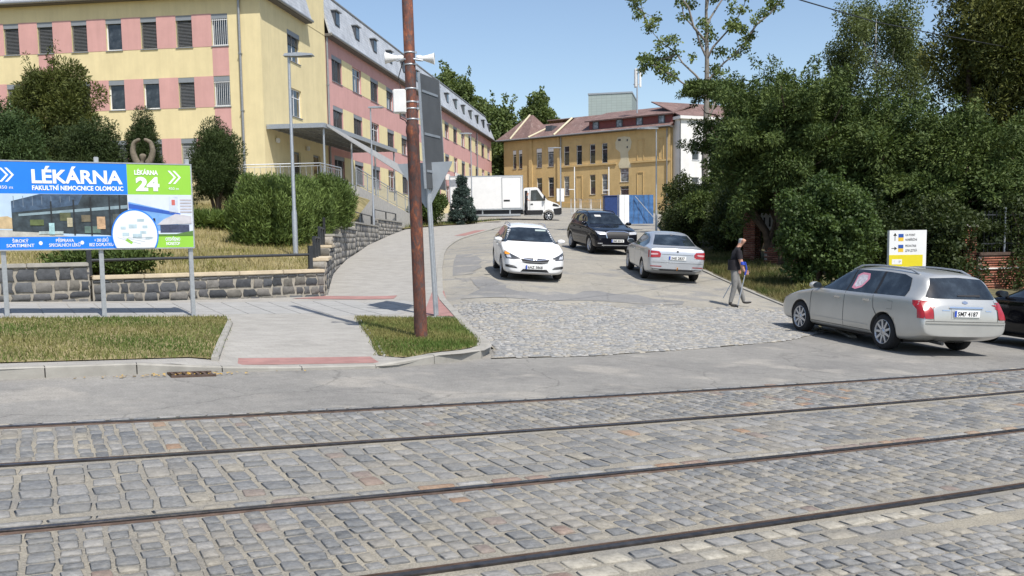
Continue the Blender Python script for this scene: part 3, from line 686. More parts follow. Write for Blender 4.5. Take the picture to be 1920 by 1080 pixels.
# eaves and mansard
for a, b in (((-FL, -.42, EV - .02), (.42, .05, EV + .14)), ((-.0, .05, EV - .02), (.42, 7.0, EV + .14)), ((-.05, 10.4, EV - .02), (.42, LE + .4, EV + .14))):
    q = MB(); q.b2(a, b); q.build('eave', K['soffit'], LB)
for pts in ([(-FL, -.46, EV + .1), (.46, -.46, EV + .1)], [(.46, -.46, EV + .1), (.46, 7.0, EV + .1)], [(.46, 10.4, EV + .1), (.46, LE + .4, EV + .1)]):
    q = MB(); q.tube(pts, .085, 8); q.build('gutter', K['zinc'], LB)
MT = 12.95; MI = .35
roofplane('mansard_roof', [(-FL, -.42, EV + .15), (.42, -.42, EV + .15), (-MI, MI, MT), (-FL, MI, MT)], K['slate'], LB)
roofplane('mansard_roof', [(.42, -.42, EV + .15), (.42, 7.0, EV + .15), (-MI, 7.0, MT), (-MI, MI, MT)], K['slate'], LB)
roofplane('mansard_roof', [(.42, 10.4, EV + .15), (.42, LE + .42, EV + .15), (-MI, LE - 2.6, MT), (-MI, 10.4, MT)], K['slate'], LB)
roofplane('mansard_roof', [(.42, LE + .42, EV + .15), (-14, LE + .42, EV + .15), (-12, LE - 2.6, MT), (-MI, LE - 2.6, MT)], K['slate'], LB)
roofplane('flat_roof', [(-FL, MI, MT), (-MI, MI, MT), (-MI, LE - 2.6, MT), (-FL, LE - 2.6, MT)], K['zinc'], LB)
q = MB(); q.tube([(-MI, 10.4, MT + .03), (-MI, LE - 2.6, MT + .03)], .09, 6); q.build('ridge_flashing', K['zinc'], LB)
# dormers
K['darkclad'] = mat('dark_cladding', (.07, .075, .085), .6, 0, .15, 5)
def mans_x(z): return .42 - (z - EV - .15) / (MT - EV - .15) * (MI + .42)
def dormer(parent, y):
    z0, z1 = EV + 1.0, EV + 1.95; xf = mans_x(z0) + .02; xb = mans_x(z1) - .1; w_ = .95
    q = MB(); q.prism([(xf, z0), (xf, z1), (xb, z1)], y, y + w_, lambda u, v, h: (u, h, v)); d = q.build('dormer', K['darkclad'], parent)
    q = MB(); q.b2((xf, y + .1, z0 + .1), (xf + .02, y + w_ - .1, z1 - .1)); q.build('pane', K['pane'], d)
    q = MB(); q.b2((xb - .1, y - .08, z1 + .005), (xf + .15, y + w_ + .08, z1 + .07)); q.build('dormer_roof', K['slate'], d)
for c in ly: dormer(LB, c + .35)
dormer(LB, 2.2)
# downpipes
for x_, y_ in ((-1.15, -.1), (.08, 10.62)):
    q = MB(); q.tube([(x_, y_, BZ), (x_, y_, EV)], .07, 8)
    for z_ in (1, 4, 7): q.box((x_, y_, z_), (.17, .17, .05))
    q.build('downpipe', K['zinc'], LB)
q = MB(); q.tube([(.08, 66, BZ), (.08, 66, EV)], .07, 8); q.build('downpipe', K['zinc'], LB)
# vent chimney stack on the riser side, ac unit
q = MB(); q.bevbox((.3, 47, 3.4), (.35, .8, .6), .03); q.build('air_conditioner', K['whiteplastic'], LB)
# entrance canopy
K['mesh'] = mat('canopy_sheet', (.30, .30, .30), .6, .2, .15, 6)
q = MB(); q.b2((.03, .3, 3.15), (3.2, 15.5, 3.22)); cn = q.build('canopy', K['mesh'], LB)
q = MB()
for k in range(20): q.b2((.03, .35 + k * .78, 3.07), (3.2, .41 + k * .78, 3.15))
for k in range(5): q.b2((.05 + k * .76, .3, 3.085), (.11 + k * .76, 15.5, 3.149))
q.build('canopy_grid', K['zinc'], cn)
q = MB(); q.b2((.03, .22, 3.02), (3.26, .3, 3.26)); q.b2((3.2, .3, 3.02), (3.27, 15.5, 3.26)); q.build('fascia', K['galv'], cn)
for y_ in (.6, 5.5, 10.5, 15.2):
    q = MB(); q.tube([(3.1, y_, -.3), (3.1, y_, 3.07)], .06, 8); q.build('canopy_post', K['galv'], LB)
# white awning sheet falling to the right of the canopy, over the ramp
q = MB(); q.add([(3.3, .6, 3.24), (3.5, 15.5, 2.15), (3.7, 15.5, 1.45), (3.32, .6, 3.1), (3.28, .6, 3.24), (3.47, 15.5, 2.14), (3.67, 15.5, 1.44), (3.3, .6, 3.1)], [(0, 1, 2, 3), (7, 6, 5, 4), (0, 4, 5, 1), (1, 5, 6, 2), (2, 6, 7, 3), (3, 7, 4, 0)])
q.build('awning', mat('awning_cloth', (.36, .36, .355), .8, 0, .08, 3), LB)
for y_, z_ in ((15.3, 1.4),):
    q = MB(); q.tube([(4.05, y_, -2.6), (4.05, y_, z_)], .045, 8); q.build('awning_post', K['galv'], LB)
for y_ in (1.6, 6.4):
    q = MB(); q.bevbox((.12, y_, 2.55), (.18, .22, .26), .03); q.build('wall_lamp', K['whiteplastic'], LB)
# terrace, ramp and railings
TE = thing('entrance_terrace', 'concrete entrance terrace with grey railing and sloping ramp below the canopy', 'terrace', (-13.19, 52, 4.9), R_(-8))
q = MB(); q.b2((-3.2, -1.3, -3.4), (3.6, -.02, -.02)); q.b2((.02, -.02, -3.4), (3.6, 2.4, -.02)); q.build('slab', K['concrete'], TE)
q = MB(); q.prism([(2.4, -.02), (22, -2.05), (22, -4.0), (2.4, -4.0)], 2.2, 4.4, lambda u, v, h: (h, u, v)); q.build('ramp', K['concrete'], TE)
def railing(parent, pts, h=1.02, bal=.16, mid=True):
    q = MB(); q.tube([(p_[0], p_[1], p_[2] + h) for p_ in pts], .032, 6); q.build('handrail', K['galv'], parent)
    q = MB(); q.tube([(p_[0], p_[1], p_[2] + .14) for p_ in pts], .02, 6); q.tube([(p_[0], p_[1], p_[2] + h - .14) for p_ in pts], .02, 6); q.build('rail', K['galv'], parent)
    q = MB()
    for a, b in zip(pts, pts[1:]):
        a, b = Vector(a), Vector(b); n = max(1, int((b - a).length / bal))
        for k in range(n): c = a.lerp(b, (k + .5) / n); q.tube([(c.x, c.y, c.z + .14), (c.x, c.y, c.z + h - .14)], .011, 5, 0, False)
        n = max(1, int((b - a).length / 2))
        for k in range(n + 1): c = a.lerp(b, k / n); q.tube([(c.x, c.y, c.z), (c.x, c.y, c.z + h)], .028, 6)
    q.build('balusters', K['galv'], parent)
railing(TE, [(-3.1, -1.25, -.02), (3.5, -1.25, -.02), (3.5, 2.2, -.02)], 1.02, .3)
railing(TE, [(4.32, 2.3, -.02), (4.32, 22, -2.05)], 1.05, .2)
railing(TE, [(2.3, 2.3, -.02), (2.3, 22, -2.05)], 1.05, .3)
# emblem sign on the long wing
q = MB(); q.b2((.06, 52, 2.9), (.16, 54.4, 4.2)); sg = tag(q.build('emblem_sign', K['whiteplastic']), 'small white sign with a dark blue shield on the pink wing wall', 'sign'); sg.location = (-13.19, 52, 4.9); sg.rotation_euler = (0, 0, R_(-8))
q = MB(); q.prism([(53.2 - .45, 4.0), (53.2 + .45, 4.0), (53.2 + .45, 3.5), (53.2, 3.05), (53.2 - .45, 3.5)], .161, .172, lambda u, v, h: (h, u, v)); q.build('shield', mat('shield_blue', (.05, .06, .22), .6), sg)
q = MB(); q.b2((.06, 51.95, 2.85), (1.3, 52.0, 4.25)); 
# ------------------------------------------------------------------ ochre villa
OB = thing('ochre_villa', 'weathered ochre two storey villa with red tiled roof behind the truck', 'building', (19.235, 115, 5.2), math.atan2(-.592, .806))
# local: +X runs to the right along the facade (towards the near corner), facade at x in [-L,0], outward -Y
OL = 24.8; OE = 9.75
def ow(t0, t1, z0, z1): return (OL - t0, OL - t1, z0 - 5.2, z1 - 5.2)
up = [(23.33, 22.75), (22.36, 21.78), (19.47, 18.61), (17.65, 16.76), (15.18, 14.35), (13.28, 12.44), (11.29, 10.46), (9.51, 8.69)]
lo = [(19.47, 18.61), (17.65, 16.76), (15.2, 14.37), (11.3, 10.46), (9.51, 8.69)]
hs = [ow(a, b, 11.29, 13.75) for a, b in up] + [ow(a, b, 7.43, 9.92) for a, b in lo] + [ow(6.9, 5.68, 8.8, 10.49), ow(6.9, 5.68, 6.9, 8.3)]
wall_with_holes('wall', OL, -2, OE, hs, K['ochre'], OB, lambda u, d, z: (u - OL, d, z))
obas = ((-OL, 0, 0), (1, 0, 0), (0, -1, 0))
for i, h in enumerate(hs):
    window(OB, h[1] - h[0], h[3] - h[2], 'pale' if i in (2, 3, 10, 12, 13) else 'plain', obas, (h[0] + h[1]) / 2, h[2], .14)
    if i in (0, 1, 2, 3):
        q = MB(); q.b2((h[0] - OL + .03, -.02 + .06, h[3] - .55), (h[1] - OL - .03, .09, h[3] - .05)); q.build('roller_shade', K['white'], OB)
q = MB(); q.b2((-OL, .3, -2), (-.02, 12, OE)); q.build('rear_walls', K['ochre'], OB)
for a, b, z0, z1, nm in ((15.7, 7.4, 11.02, 11.25, 'cornice'), (5.3, .0, 11.02, 11.25, 'cornice'), (24.8, 0, 5.0, 6.5, 'plinth')):
    q = MB(); q.b2((-a, -.14, z0 - 5.2), (-b, -.002, z1 - 5.2)); q.build(nm, K['ochre'], OB)
for a, b in ((20.6, 20.1), (16.1, 15.8)):
    q = MB(); q.b2((-a, -.18, -2), (-b, -.003, OE)); q.build('pilaster', K['ochre'], OB)
for t0, t1, z0, z1 in ((4.47, 3.55, 11.3, 13.85), (1.5, .9, 11.3, 13.85), (4.5, 3.6, 6.6, 9.9), (13.3, 12.4, 6.9, 9.9)):
    q = MB()
    for a, b in (((-t0, z0), (-t0 + .08, z1)), ((-t1 - .08, z0), (-t1, z1)), ((-t0 + .08, z1 - .1), (-t1 - .08, z1))): q.b2((a[0], -.07, a[1] - 5.2), (b[0], -.003, b[1] - 5.2))
    q.build('blind_niche', K['ochre'], OB)
q = MB()
pp = [(-7.5, 12.9), (-7.55, 13.7), (-7.2, 14.3), (-6.3, 14.35), (-5.5, 14.2), (-5.25, 13.6), (-5.4, 12.8), (-5.75, 12.4), (-5.65, 11.4), (-5.3, 10.7), (-5.4, 10.5), (-7.0, 10.5), (-7.1, 11), (-6.8, 11.6), (-6.85, 12.4), (-7.2, 12.7)]
q.prism([(x, z - 5.2) for x, z in pp], -.022, -.002, lambda u, v, h: (u, h, v)); q.build('render_patch', K['patchr'], OB)
for x_, z_, w_ in ((-6.95, 8.75, .35), (-5.85, 8.65, .16), (-5.85, 7.8, .16)):
    q = MB(); q.b2((x_ - w_ / 2, -.06, z_ - .12), (x_ + w_ / 2, -.023, z_ + .12)); q.build('vent', K['darkclad'], OB)
q = MB(); q.b2((-OL - .8, -.75, OE), (.35, .0, OE + .14)); q.build('eave', K['soffit'], OB)
q = MB(); q.tube([(-OL - .8, -.8, OE + .12), (.35, -.8, OE + .12)], .09, 6); q.build('gutter', K['zinc'], OB)
for t in (15.55, .4):
    q = MB(); q.tube([(-t, -.12, -1), (-t, -.12, OE)], .07, 6); q.build('downpipe', K['zinc'], OB)
RZ = OE + .14; RT = 12.75
roofplane('roof', [(-OL + 8.6, -.8, RZ), (.35, -.8, RZ), (.35, 4.6, RT), (-OL + 8.6, 4.6, RT)], K['redtile'], OB)
roofplane('roof', [(-OL + 4.2, -.8, RZ), (-OL + 8.6, -.8, RZ), (-OL + 8.6, 3.4, RT - .7), (-OL + 4.2, 3.4, RT - .7)], K['redtile'], OB)
roofplane('roof', [(.35, 4.6, RT), (-OL + 4, 4.6, RT), (-OL + 4, 12.5, RZ), (.35, 12.5, RZ)], K['redtile'], OB)
# hipped end pavilion
for tri in ([(-OL - .8, -.8, RZ + .01), (-OL + 4.6, -.8, RZ + .01), (-OL + 3.2, 2.4, 13.3), (-OL + 2.6, 2.4, 13.3)], [(-OL - .8, 7, RZ), (-OL - .8, -.8, RZ), (-OL + 2.6, 2.4, 13.3)], [(-OL + 4.6, -.8, RZ + .01), (-OL + 6.0, 5, RZ), (-OL + 3.2, 2.4, 13.3)]):
    roofplane('roof', tri, K['redtile'], OB)
for a, b in (((-OL + 8.6, -.8, RZ + .1), (-OL + 8.6, 3.6, RT - .2)), ((-OL + 4.6, -.8, RZ + .1), (-OL + 6.0, 2.4, RT - 1.2)), ((-OL + 1.6, -.75, RZ + .1), (-OL + 2.7, 2.4, 13.35))):
    q = MB(); q.tube([a, b], .14, 6); q.build('ridge_tiles', K['patchr'], OB)
# long shed dormer clad in dark red
K['redclad'] = mat('dark_red_cladding', (.17, .05, .045), .7, 0, .12, 4, .2, 30)
q = MB(); q.b2((-11.4, .1, RZ + .15), (.2, 4.4, RZ + 1.55)); dm = q.build('dormer', K['redclad'], OB)
for x_ in (-10.4, -7.0, -4.2, -1.2):
    q = MB(); q.b2((x_ - .45, .02, RZ + .4), (x_ + .45, .1, RZ + 1.4)); wd = q.build('window', K['darkclad'], OB); q = MB(); q.b2((x_ - .32, .0, RZ + .5), (x_ + .32, .02, RZ + 1.3)); q.build('pane', K['panel'], wd)
roofplane('dormer_roof', [(-11.8, -.4, RZ + 1.5), (.5, -.4, RZ + 1.5), (.5, 5.2, RT + .25), (-11.8, 5.2, RT + .25)], K['redtile'], OB, .16)
q = MB(); q.b2((-OL + 6.2, .9, RZ + .75), (-OL + 7.2, 2.2, RZ + 1.6)); q.build('skylight', K['darkclad'], OB)
# mobile antenna on the roof
AN = thing('rooftop_antenna', 'white mobile phone antenna mast on the villa roof', 'antenna', (15.6, 117.5, 5.2 + RT))
q = MB(); q.tube([(0, 0, -1), (0, 0, 4.4)], .09, 8); q.build('mast', K['galv'], AN)
for k in range(3):
    a = k * 2.1; q = MB(); q.bevbox((.38 * math.cos(a), .38 * math.sin(a), 3.2), (.26, .2, 2.2), .04, a); q.build('antenna_panel', K['whiteplastic'], AN)
q = MB(); q.b2((-.45, -.05, 2.4), (.45, .05, 2.5)); q.b2((-.05, -.45, 3.7), (.05, .45, 3.8)); q.build('bracket', K['galv'], AN)
# white neighbour wing
WB = thing('white_building', 'white rendered building half hidden behind the trees right of the villa', 'building', (20.3, 114.0, 4.6), R_(24))
hs = [(1.6 + 2.6 * k, 2.6 + 2.6 * k, z0, z0 + 2.2) for k in range(5) for z0 in (2.2, 6.4)]
wall_with_holes('wall', 16, -2, 11.2, hs, K['whiter'], WB, lambda u, d, z: (u, d, z))
for h in hs: window(WB, h[1] - h[0], h[3] - h[2], 'plain', ((0, 0, 0), (1, 0, 0), (0, -1, 0)), (h[0] + h[1]) / 2, h[2])
q = MB(); q.b2((.02, .3, -2), (16, 12, 11.2)); q.build('rear_walls', K['whiter'], WB)
q = MB(); q.b2((-.3, -.35, 11.2), (16.3, 12.3, 11.55)); q.build('parapet', K['whiter'], WB)
roofplane('roof', [(-.3, -.35, 11.56), (16.3, -.35, 11.56), (16.3, 6, 14), (-.3, 6, 14)], K['redtile'], WB)
# tall grey-green block far behind
K['greenclad'] = None
def cladmat(name, c):
    mt, n, b = newmat(name); v = vecof(n, 'Object'); br = nd(n, 'ShaderNodeTexBrick'); br.inputs['Scale'].default_value = .5; br.inputs['Mortar Size'].default_value = .012; br.offset = 0
    mp = nd(n, 'ShaderNodeMapping'); mp.inputs['Rotation'].default_value = (R_(90), 0, 0); n.links.new(v, mp.inputs[0]); n.links.new(mp.outputs[0], br.inputs['Vector'])
    br.inputs['Color1'].default_value = (*c, 1); br.inputs['Color2'].default_value = (*sc(c, .94), 1); br.inputs['Mortar'].default_value = (*sc(c, .7), 1); n.links.new(br.outputs[0], b.inputs['Base Color']); b.inputs['Roughness'].default_value = .6; return mt
K['greenclad'] = cladmat('grey_green_cladding', (.36, .42, .40))
GB = thing('tower_block', 'plain grey green clad block rising behind the villa roof', 'building', (24.2, 190, 8), R_(-12))
q = MB(); q.b2((-8.6, 0, 0), (0, 14, 22.3)); q.build('wall', K['greenclad'], GB)
q = MB(); q.b2((-8.7, -.1, 22.3), (.1, 14.1, 22.6)); q.build('parapet', K['galv'], GB)
q = MB(); q.b2((-22, 4, 0), (-8.7, 14, 17.5)); q.build('annex', K['greenclad'], GB)
q = MB(); q.tube([(-17.5, 6, 17.5), (-17.5, 6, 22.5)], [.12, .04], 6); q.build('roof_mast', K['galv'], GB)
# ================================================================== VEHICLES
def carpaint(name, col, metal=.0, flake=.0):
    mt, n, b = newmat(name); v = vecof(n, 'Object')
    n.links.new(ramp(n, noise(n, v, 1.7, 4), [(.3, sc(col, .93)), (.7, sc(col, 1.05))]), b.inputs['Base Color'])
    b.inputs['Metallic'].default_value = metal; b.inputs['Roughness'].default_value = .34 if metal else .38
    dk = max(col) < .05; b.inputs['Coat Weight'].default_value = 0 if dk else .7; b.inputs['Coat Roughness'].default_value = .05
    if dk: b.inputs['Roughness'].default_value = .07; b.inputs['Specular IOR Level'].default_value = .35
    return mt
K['cwhite'] = carpaint('white_car_paint', (.78, .78, .77)); K['cblack'] = carpaint('black_car_paint', (.008, .009, .014))
K['csilver'] = carpaint('silver_car_paint', (.50, .52, .55), .5); K['cbeige'] = carpaint('champagne_car_paint', (.51, .51, .485), .5)
K['cblack2'] = carpaint('dark_car_paint', (.007, .007, .009))
K['cglass'] = glassmat('car_glass', (.018, .024, .03), .02)
K['redlens'] = mat('red_lens', (.30, .012, .015), .15, 0, .15, 12, 0, 80, .7)
K['clearlens'] = mat('clear_lens', (.55, .56, .58), .12, .3, .2, 20, 0, 80, .8)
K['chrome'] = mat('chrome', (.72, .73, .75), .12, .95, .05, 8)
K['orange'] = mat('orange_lens', (.75, .28, .02), .2, 0, .1, 10)
K['plate'] = mat('number_plate', (.78, .78, .76), .4, 0, .03, 5); K['plateblue'] = mat('plate_blue', (.03, .08, .42), .4); K['ink'] = mat('black_ink', (.015, .015, .018), .5)
K['seam'] = mat('panel_gap', (.03, .03, .03), .8)
def text_mesh(name, txt, size, m_, parent, mtx, bold=0., align='LEFT', extr=.002, spacing=1.0, width=None):
    cu = bpy.data.curves.new(name, 'FONT'); cu.body = txt; cu.size = size; cu.offset = bold; cu.extrude = extr; cu.align_x = align; cu.space_character = spacing; cu.resolution_u = 3
    tmp = bpy.data.objects.new(name + '_tmp', cu); COL.objects.link(tmp); dg = bpy.context.evaluated_depsgraph_get(); dg.update()
    me = bpy.data.meshes.new_from_object(tmp.evaluated_get(dg)); bpy.data.objects.remove(tmp); bpy.data.curves.remove(cu)
    me.name = name; me.materials.clear(); me.materials.append(m_)
    if width:
        xs_ = [v.co.x for v in me.vertices]; k = width / max(1e-6, max(xs_) - min(xs_))
        for v in me.vertices: v.co.x *= k
    o = link(name, me, parent); o.matrix_local = mtx; return o
def itp(tab, x):
    tab = sorted(tab); return float(np.interp(x, [t[0] for t in tab], [t[1] for t in tab]))
def car_body(S):
    st = sorted({t[0] for k in ('top', 'w') for t in S[k]} | set(S.get('extra', [])), reverse=True)
    rows = []
    for x in st:
        zt, w_, zb, wr = itp(S['top'], x), itp(S['w'], x), itp(S['zb'], x), itp(S['wr'], x)
        zsh = min(itp(S['belt'], x), zt - .035); d = zt - zsh; b = min(1, max(0, (d - .06) / .25)); zm = zb + (zsh - zb) * .55
        base = [(0, zb), (w_ * .6, zb), (w_ * .9, zb + .02), (w_ * .975, zb + .09), (w_ * 1.0, zm), (w_ * .985, zsh)]
        hood = [(w_ * .95, zsh + .5 * d), (w_ * .88, zsh + .75 * d), (w_ * .75, zsh + .9 * d), (w_ * .52, zsh + .97 * d), (w_ * .25, zt), (0, zt)]
        gh = [(w_ * .95, zsh + .03), ((w_ * .93 + wr) / 2, zsh + .52 * (d - .1)), (wr + .025, zt - .12), (wr * .93, zt - .045), (wr * .5, zt - .008), (0, zt)]
        up = [(hood[i][0] * (1 - b) + gh[i][0] * b, hood[i][1] * (1 - b) + gh[i][1] * b) for i in range(6)]
        half = base + up
        full = [(x, y, z) for y, z in half] + [(x, -y, z) for y, z in half[-2:0:-1]]
        rows.append(full)
    n = len(rows[0]); V = [v for r in rows for v in r]; Fc = []
    for i in range(len(rows) - 1):
        for k in range(n): Fc.append((i * n + k, i * n + (k + 1) % n, (i + 1) * n + (k + 1) % n, (i + 1) * n + k))
    # end caps: ladders of quads between the two halves
    for base_, flip in ((0, False), ((len(rows) - 1) * n, True)):
        h = n // 2
        for k in range(h):
            a, b_, c, d_ = k, k + 1, (n - k - 1) % n, (n - k) % n
            f = [base_ + a, base_ + b_, base_ + c, base_ + d_]
            f2 = []
            for q in f:
                if q not in f2: f2.append(q)
            if len(f2) >= 3: Fc.append(tuple(f2 if flip else f2[::-1]))
    me = bpy.data.meshes.new('body'); me.from_pydata(V, [], Fc)
    bm = bmesh.new(); bm.from_mesh(me); bmesh.ops.recalc_face_normals(bm, faces=bm.faces); bm.to_mesh(me); bm.free()
    return me
def evaluated(me, mods):
    o = bpy.data.objects.new('tmp', me); COL.objects.link(o); cut = []
    for kind, arg in mods:
        if kind == 'SUB': m_ = o.modifiers.new('s', 'SUBSURF'); m_.levels = m_.render_levels = arg
        if kind == 'CUT':
            c = bpy.data.objects.new('cut', arg); COL.objects.link(c); cut.append(c); m_ = o.modifiers.new('b', 'BOOLEAN'); m_.operation = 'DIFFERENCE'; m_.object = c; m_.solver = 'EXACT'
    dg = bpy.context.evaluated_depsgraph_get(); dg.update(); r = bpy.data.meshes.new_from_object(o.evaluated_get(dg))
    bpy.data.objects.remove(o)
    for c in cut: bpy.data.objects.remove(c)
    return r
def decal(name, poly, axis, bvh, m_, parent, off=.005, step=.05, minf=.12):
    """poly: outline in the plane seen along axis ('+x','-x','+y','-y','+z'), draped onto the body"""
    bm = bmesh.new(); bm.faces.new([bm.verts.new((u, v, 0)) for u, v in poly])
    for ax in (0, 1):
        lo, hi = min(q[ax] for q in poly), max(q[ax] for q in poly); k = lo + step
        while k < hi - 1e-4:
            bmesh.ops.bisect_plane(bm, geom=bm.verts[:] + bm.edges[:] + bm.faces[:], plane_co=(k, 0, 0) if ax == 0 else (0, k, 0), plane_no=(1, 0, 0) if ax == 0 else (0, 1, 0)); k += step
    bmesh.ops.triangulate(bm, faces=[f for f in bm.faces if len(f.verts) > 4]); bad = []
    for v in bm.verts:
        u, w_ = v.co.x, v.co.y
        if axis[1] == 'x': o_ = Vector((5 if axis[0] == '+' else -5, u, w_)); d_ = Vector((-1 if axis[0] == '+' else 1, 0, 0))
        elif axis[1] == 'y': o_ = Vector((u, 5 if axis[0] == '+' else -5, w_)); d_ = Vector((0, -1 if axis[0] == '+' else 1, 0))
        else: o_ = Vector((u, w_, 5)); d_ = Vector((0, 0, -1))
        h, nrm, i, dist = bvh.ray_cast(o_, d_)
        if h is None or abs(nrm.dot(d_)) < minf: bad.append(v)
        else: v.co = h + nrm * off if nrm.dot(d_) < 0 else h - nrm * off
    if bad: bmesh.ops.delete(bm, geom=bad, context='VERTS')
    if not bm.faces: bm.free(); return None
    bmesh.ops.recalc_face_normals(bm, faces=bm.faces)
    me = bpy.data.meshes.new(name); bm.to_mesh(me); bm.free(); me.materials.append(m_)
    for p_ in me.polygons: p_.use_smooth = True
    return link(name, me, parent)
def mir(poly): return [(-u, v) for u, v in poly]
WHEELS = {}
def wheel_meshes(r, spokes, key):
    if key in WHEELS: return WHEELS[key]
    w_ = .205; fn = lambda rr, a, h: (rr * math.cos(a), h, rr * math.sin(a))
    q = MB(); q.lathe([(r * .66, -w_ / 2), (r * .9, -w_ / 2 - .004), (r * .985, -w_ / 2 + .025), (r, -w_ / 2 + .06), (r, w_ / 2 - .06), (r * .985, w_ / 2 - .025), (r * .9, w_ / 2 + .004), (r * .66, w_ / 2)], 32, fn); ty = q.mesh('tyre', K['rubber'])
    q = MB(); q.lathe([(r * .70, w_ / 2 - .005), (r * .68, w_ / 2 + .008), (r * .64, w_ / 2 - .01), (r * .62, w_ / 2 - .06), (r * .60, -w_ / 2 + .02)], 32, fn)
    q.lathe([(.001, w_ / 2 - .005), (r * .17, w_ / 2 - .005), (r * .2, w_ / 2 - .03)], 16, fn)
    for k in range(spokes):
        a = 2 * math.pi * k / spokes; c_, s_ = math.cos(a), math.sin(a); hw0, hw1 = r * .075, r * .055 if spokes < 8 else r * .06
        def pt(rr, t, y): return (rr * c_ - t * s_, y, rr * s_ + t * c_)
        q.add([pt(r * .12, -hw0, w_ / 2 - .008), pt(r * .12, hw0, w_ / 2 - .008), pt(r * .66, hw1, w_ / 2 - .002), pt(r * .66, -hw1, w_ / 2 - .002), pt(r * .12, -hw0, w_ / 2 - .05), pt(r * .12, hw0, w_ / 2 - .05), pt(r * .66, hw1, w_ / 2 - .05), pt(r * .66, -hw1, w_ / 2 - .05)], [(0, 1, 2, 3), (0, 3, 7, 4), (1, 5, 6, 2)])
    rim = q.mesh('rim', K['alloy'])
    q = MB(); q.lathe([(.001, -.02), (r * .62, -.02), (r * .62, -.05)], 24, fn); br = q.mesh('brake_shadow', K['black'])  # black disc stands in for the shade behind the spokes
    WHEELS[key] = (ty, rim, br); return WHEELS[key]
def make_car(name, label, cat, S, pos, heading, paint, group='cars'):
    x, y = pos; root = thing(name, label, cat, (0, 0, 0), 0, group); root.matrix_world = ground_matrix(x, y, heading, H, S.get('dz', .012))
    ctrl = car_body(S); sub = evaluated(ctrl, [('SUB', 2)])
    bvh = BVHTree.FromPolygons([v.co.copy() for v in sub.vertices], [tuple(p_.vertices) for p_ in sub.polygons])
    cuts = []; r = S['r']; hw = S['track'] / 2
    for ax in S['axles']:
        for sgn in (1, -1):
            q = MB(); fn = lambda rr, a, h, ax=ax: (ax + rr * math.cos(a), h, S['r'] - .01 + rr * math.sin(a))
            q.lathe([(.0005, sgn * (hw - .28)), (r + .05, sgn * (hw - .28)), (r + .05, sgn * 1.3), (.0005, sgn * 1.3)], 28, fn); c = q.mesh('cutter', K['black']); cuts.append(('CUT', c))
    sub.materials.append(paint)
    body = evaluated(sub, cuts); body.name = 'body'
    body.materials.clear(); body.materials.append(paint); body.materials.append(K['black'])
    for p_ in body.polygons:
        p_.use_smooth = True; c = p_.center; ins = False
        for ax in S['axles']:
            rr = math.hypot(c.x - ax, c.z - (r - .01))
            if rr < r + .052 and abs(c.y) < S['W'] / 2 - .03 and abs(c.y) > hw - .30: ins = True
        p_.material_index = 1 if ins or (c.z < S.get('skirt', .0)) else 0
    bo = link('body', body, root)
    ty, rim, br = wheel_meshes(r, S['spokes'], (round(r, 3), S['spokes']))
    for ax in S['axles']:
        for sgn in (1, -1):
            wo = link('wheel', ty, root); wo.location = (ax, sgn * (hw - .105), r); wo.rotation_euler = (0, 0, 0 if sgn > 0 else math.pi)
            link('rim', rim, wo); link('spoke_shade_disc', br, wo)
    gl = K['cglass']
    for k, poly in enumerate(S['side']):
        for sgn, ax in ((1, '+y'), (-1, '-y')):
            decal('side_window', poly, ax, bvh, gl, root, .004)
    decal('windscreen', S['front_glass'], '+x', bvh, gl, root, .005, .06, .03)
    decal('rear_window', S['rear_glass'], '-x', bvh, gl, root, .005, .06, .03)
    for poly in S.get('seams', []):
        for ax in ('+y', '-y'): decal('panel_gap', poly, ax, bvh, K['seam'], root, .0025, .06)
    for nm, poly, ax, mk, off, both in S.get('decals', []):
        for pl in ([poly, mir(poly)] if both else [poly]): decal(nm, pl, ax, bvh, K[mk] if isinstance(mk, str) else mk, root, off)
    for nm, poly, mk, off in S.get('sidedecals', []):
        for ax in ('+y', '-y'): decal(nm, poly, ax, bvh, K[mk] if isinstance(mk, str) else mk, root, off)
    # door handles
    for hx, hz in S['handles']:
        for sgn in (1, -1):
            h, nn, i, d = bvh.ray_cast(Vector((hx, sgn * 5, hz)), Vector((0, -sgn, 0)))
            q = MB(); q.bevbox((hx, h.y + sgn * .012, hz), (.2, .03, .035), .01); q.build('door_handle', K['chrome'] if S.get('chromehandles') else paint, root)
    # mirrors
    mx, mz = S['mirror']
    for sgn in (1, -1):
        h, nn, i, d = bvh.ray_cast(Vector((mx, sgn * 5, mz)), Vector((0, -sgn, 0)))
        mm = MB(); me = bpy.data.meshes.new('mirror'); bm = bmesh.new(); bmesh.ops.create_uvsphere(bm, u_segments=12, v_segments=8, radius=1)
        for v in bm.verts: v.co = Vector((v.co.x * .085 + mx, (v.co.y * .12) + h.y + sgn * .14, v.co.z * .075 * (1 if v.co.z < 0 else .9) + mz + .05))
        bm.to_mesh(me); bm.free(); me.materials.append(paint)
        for p_ in me.polygons: p_.use_smooth = True
        mo = link('mirror', me, root)
        q = MB(); q.b2((mx - .03, h.y - sgn * .02, mz - .0), (mx + .03, h.y + sgn * .1, mz + .03)); q.build('mirror_arm', K['black'], mo)
        q = MB(); q.lathe([(.001, -.0), (.1, 0)], 14, lambda rr, a, hh: (mx - .088 , h.y + sgn * .14 + rr * math.cos(a), mz + .05 + rr * .62 * math.sin(a))); q.build('mirror_glass', gl, mo)
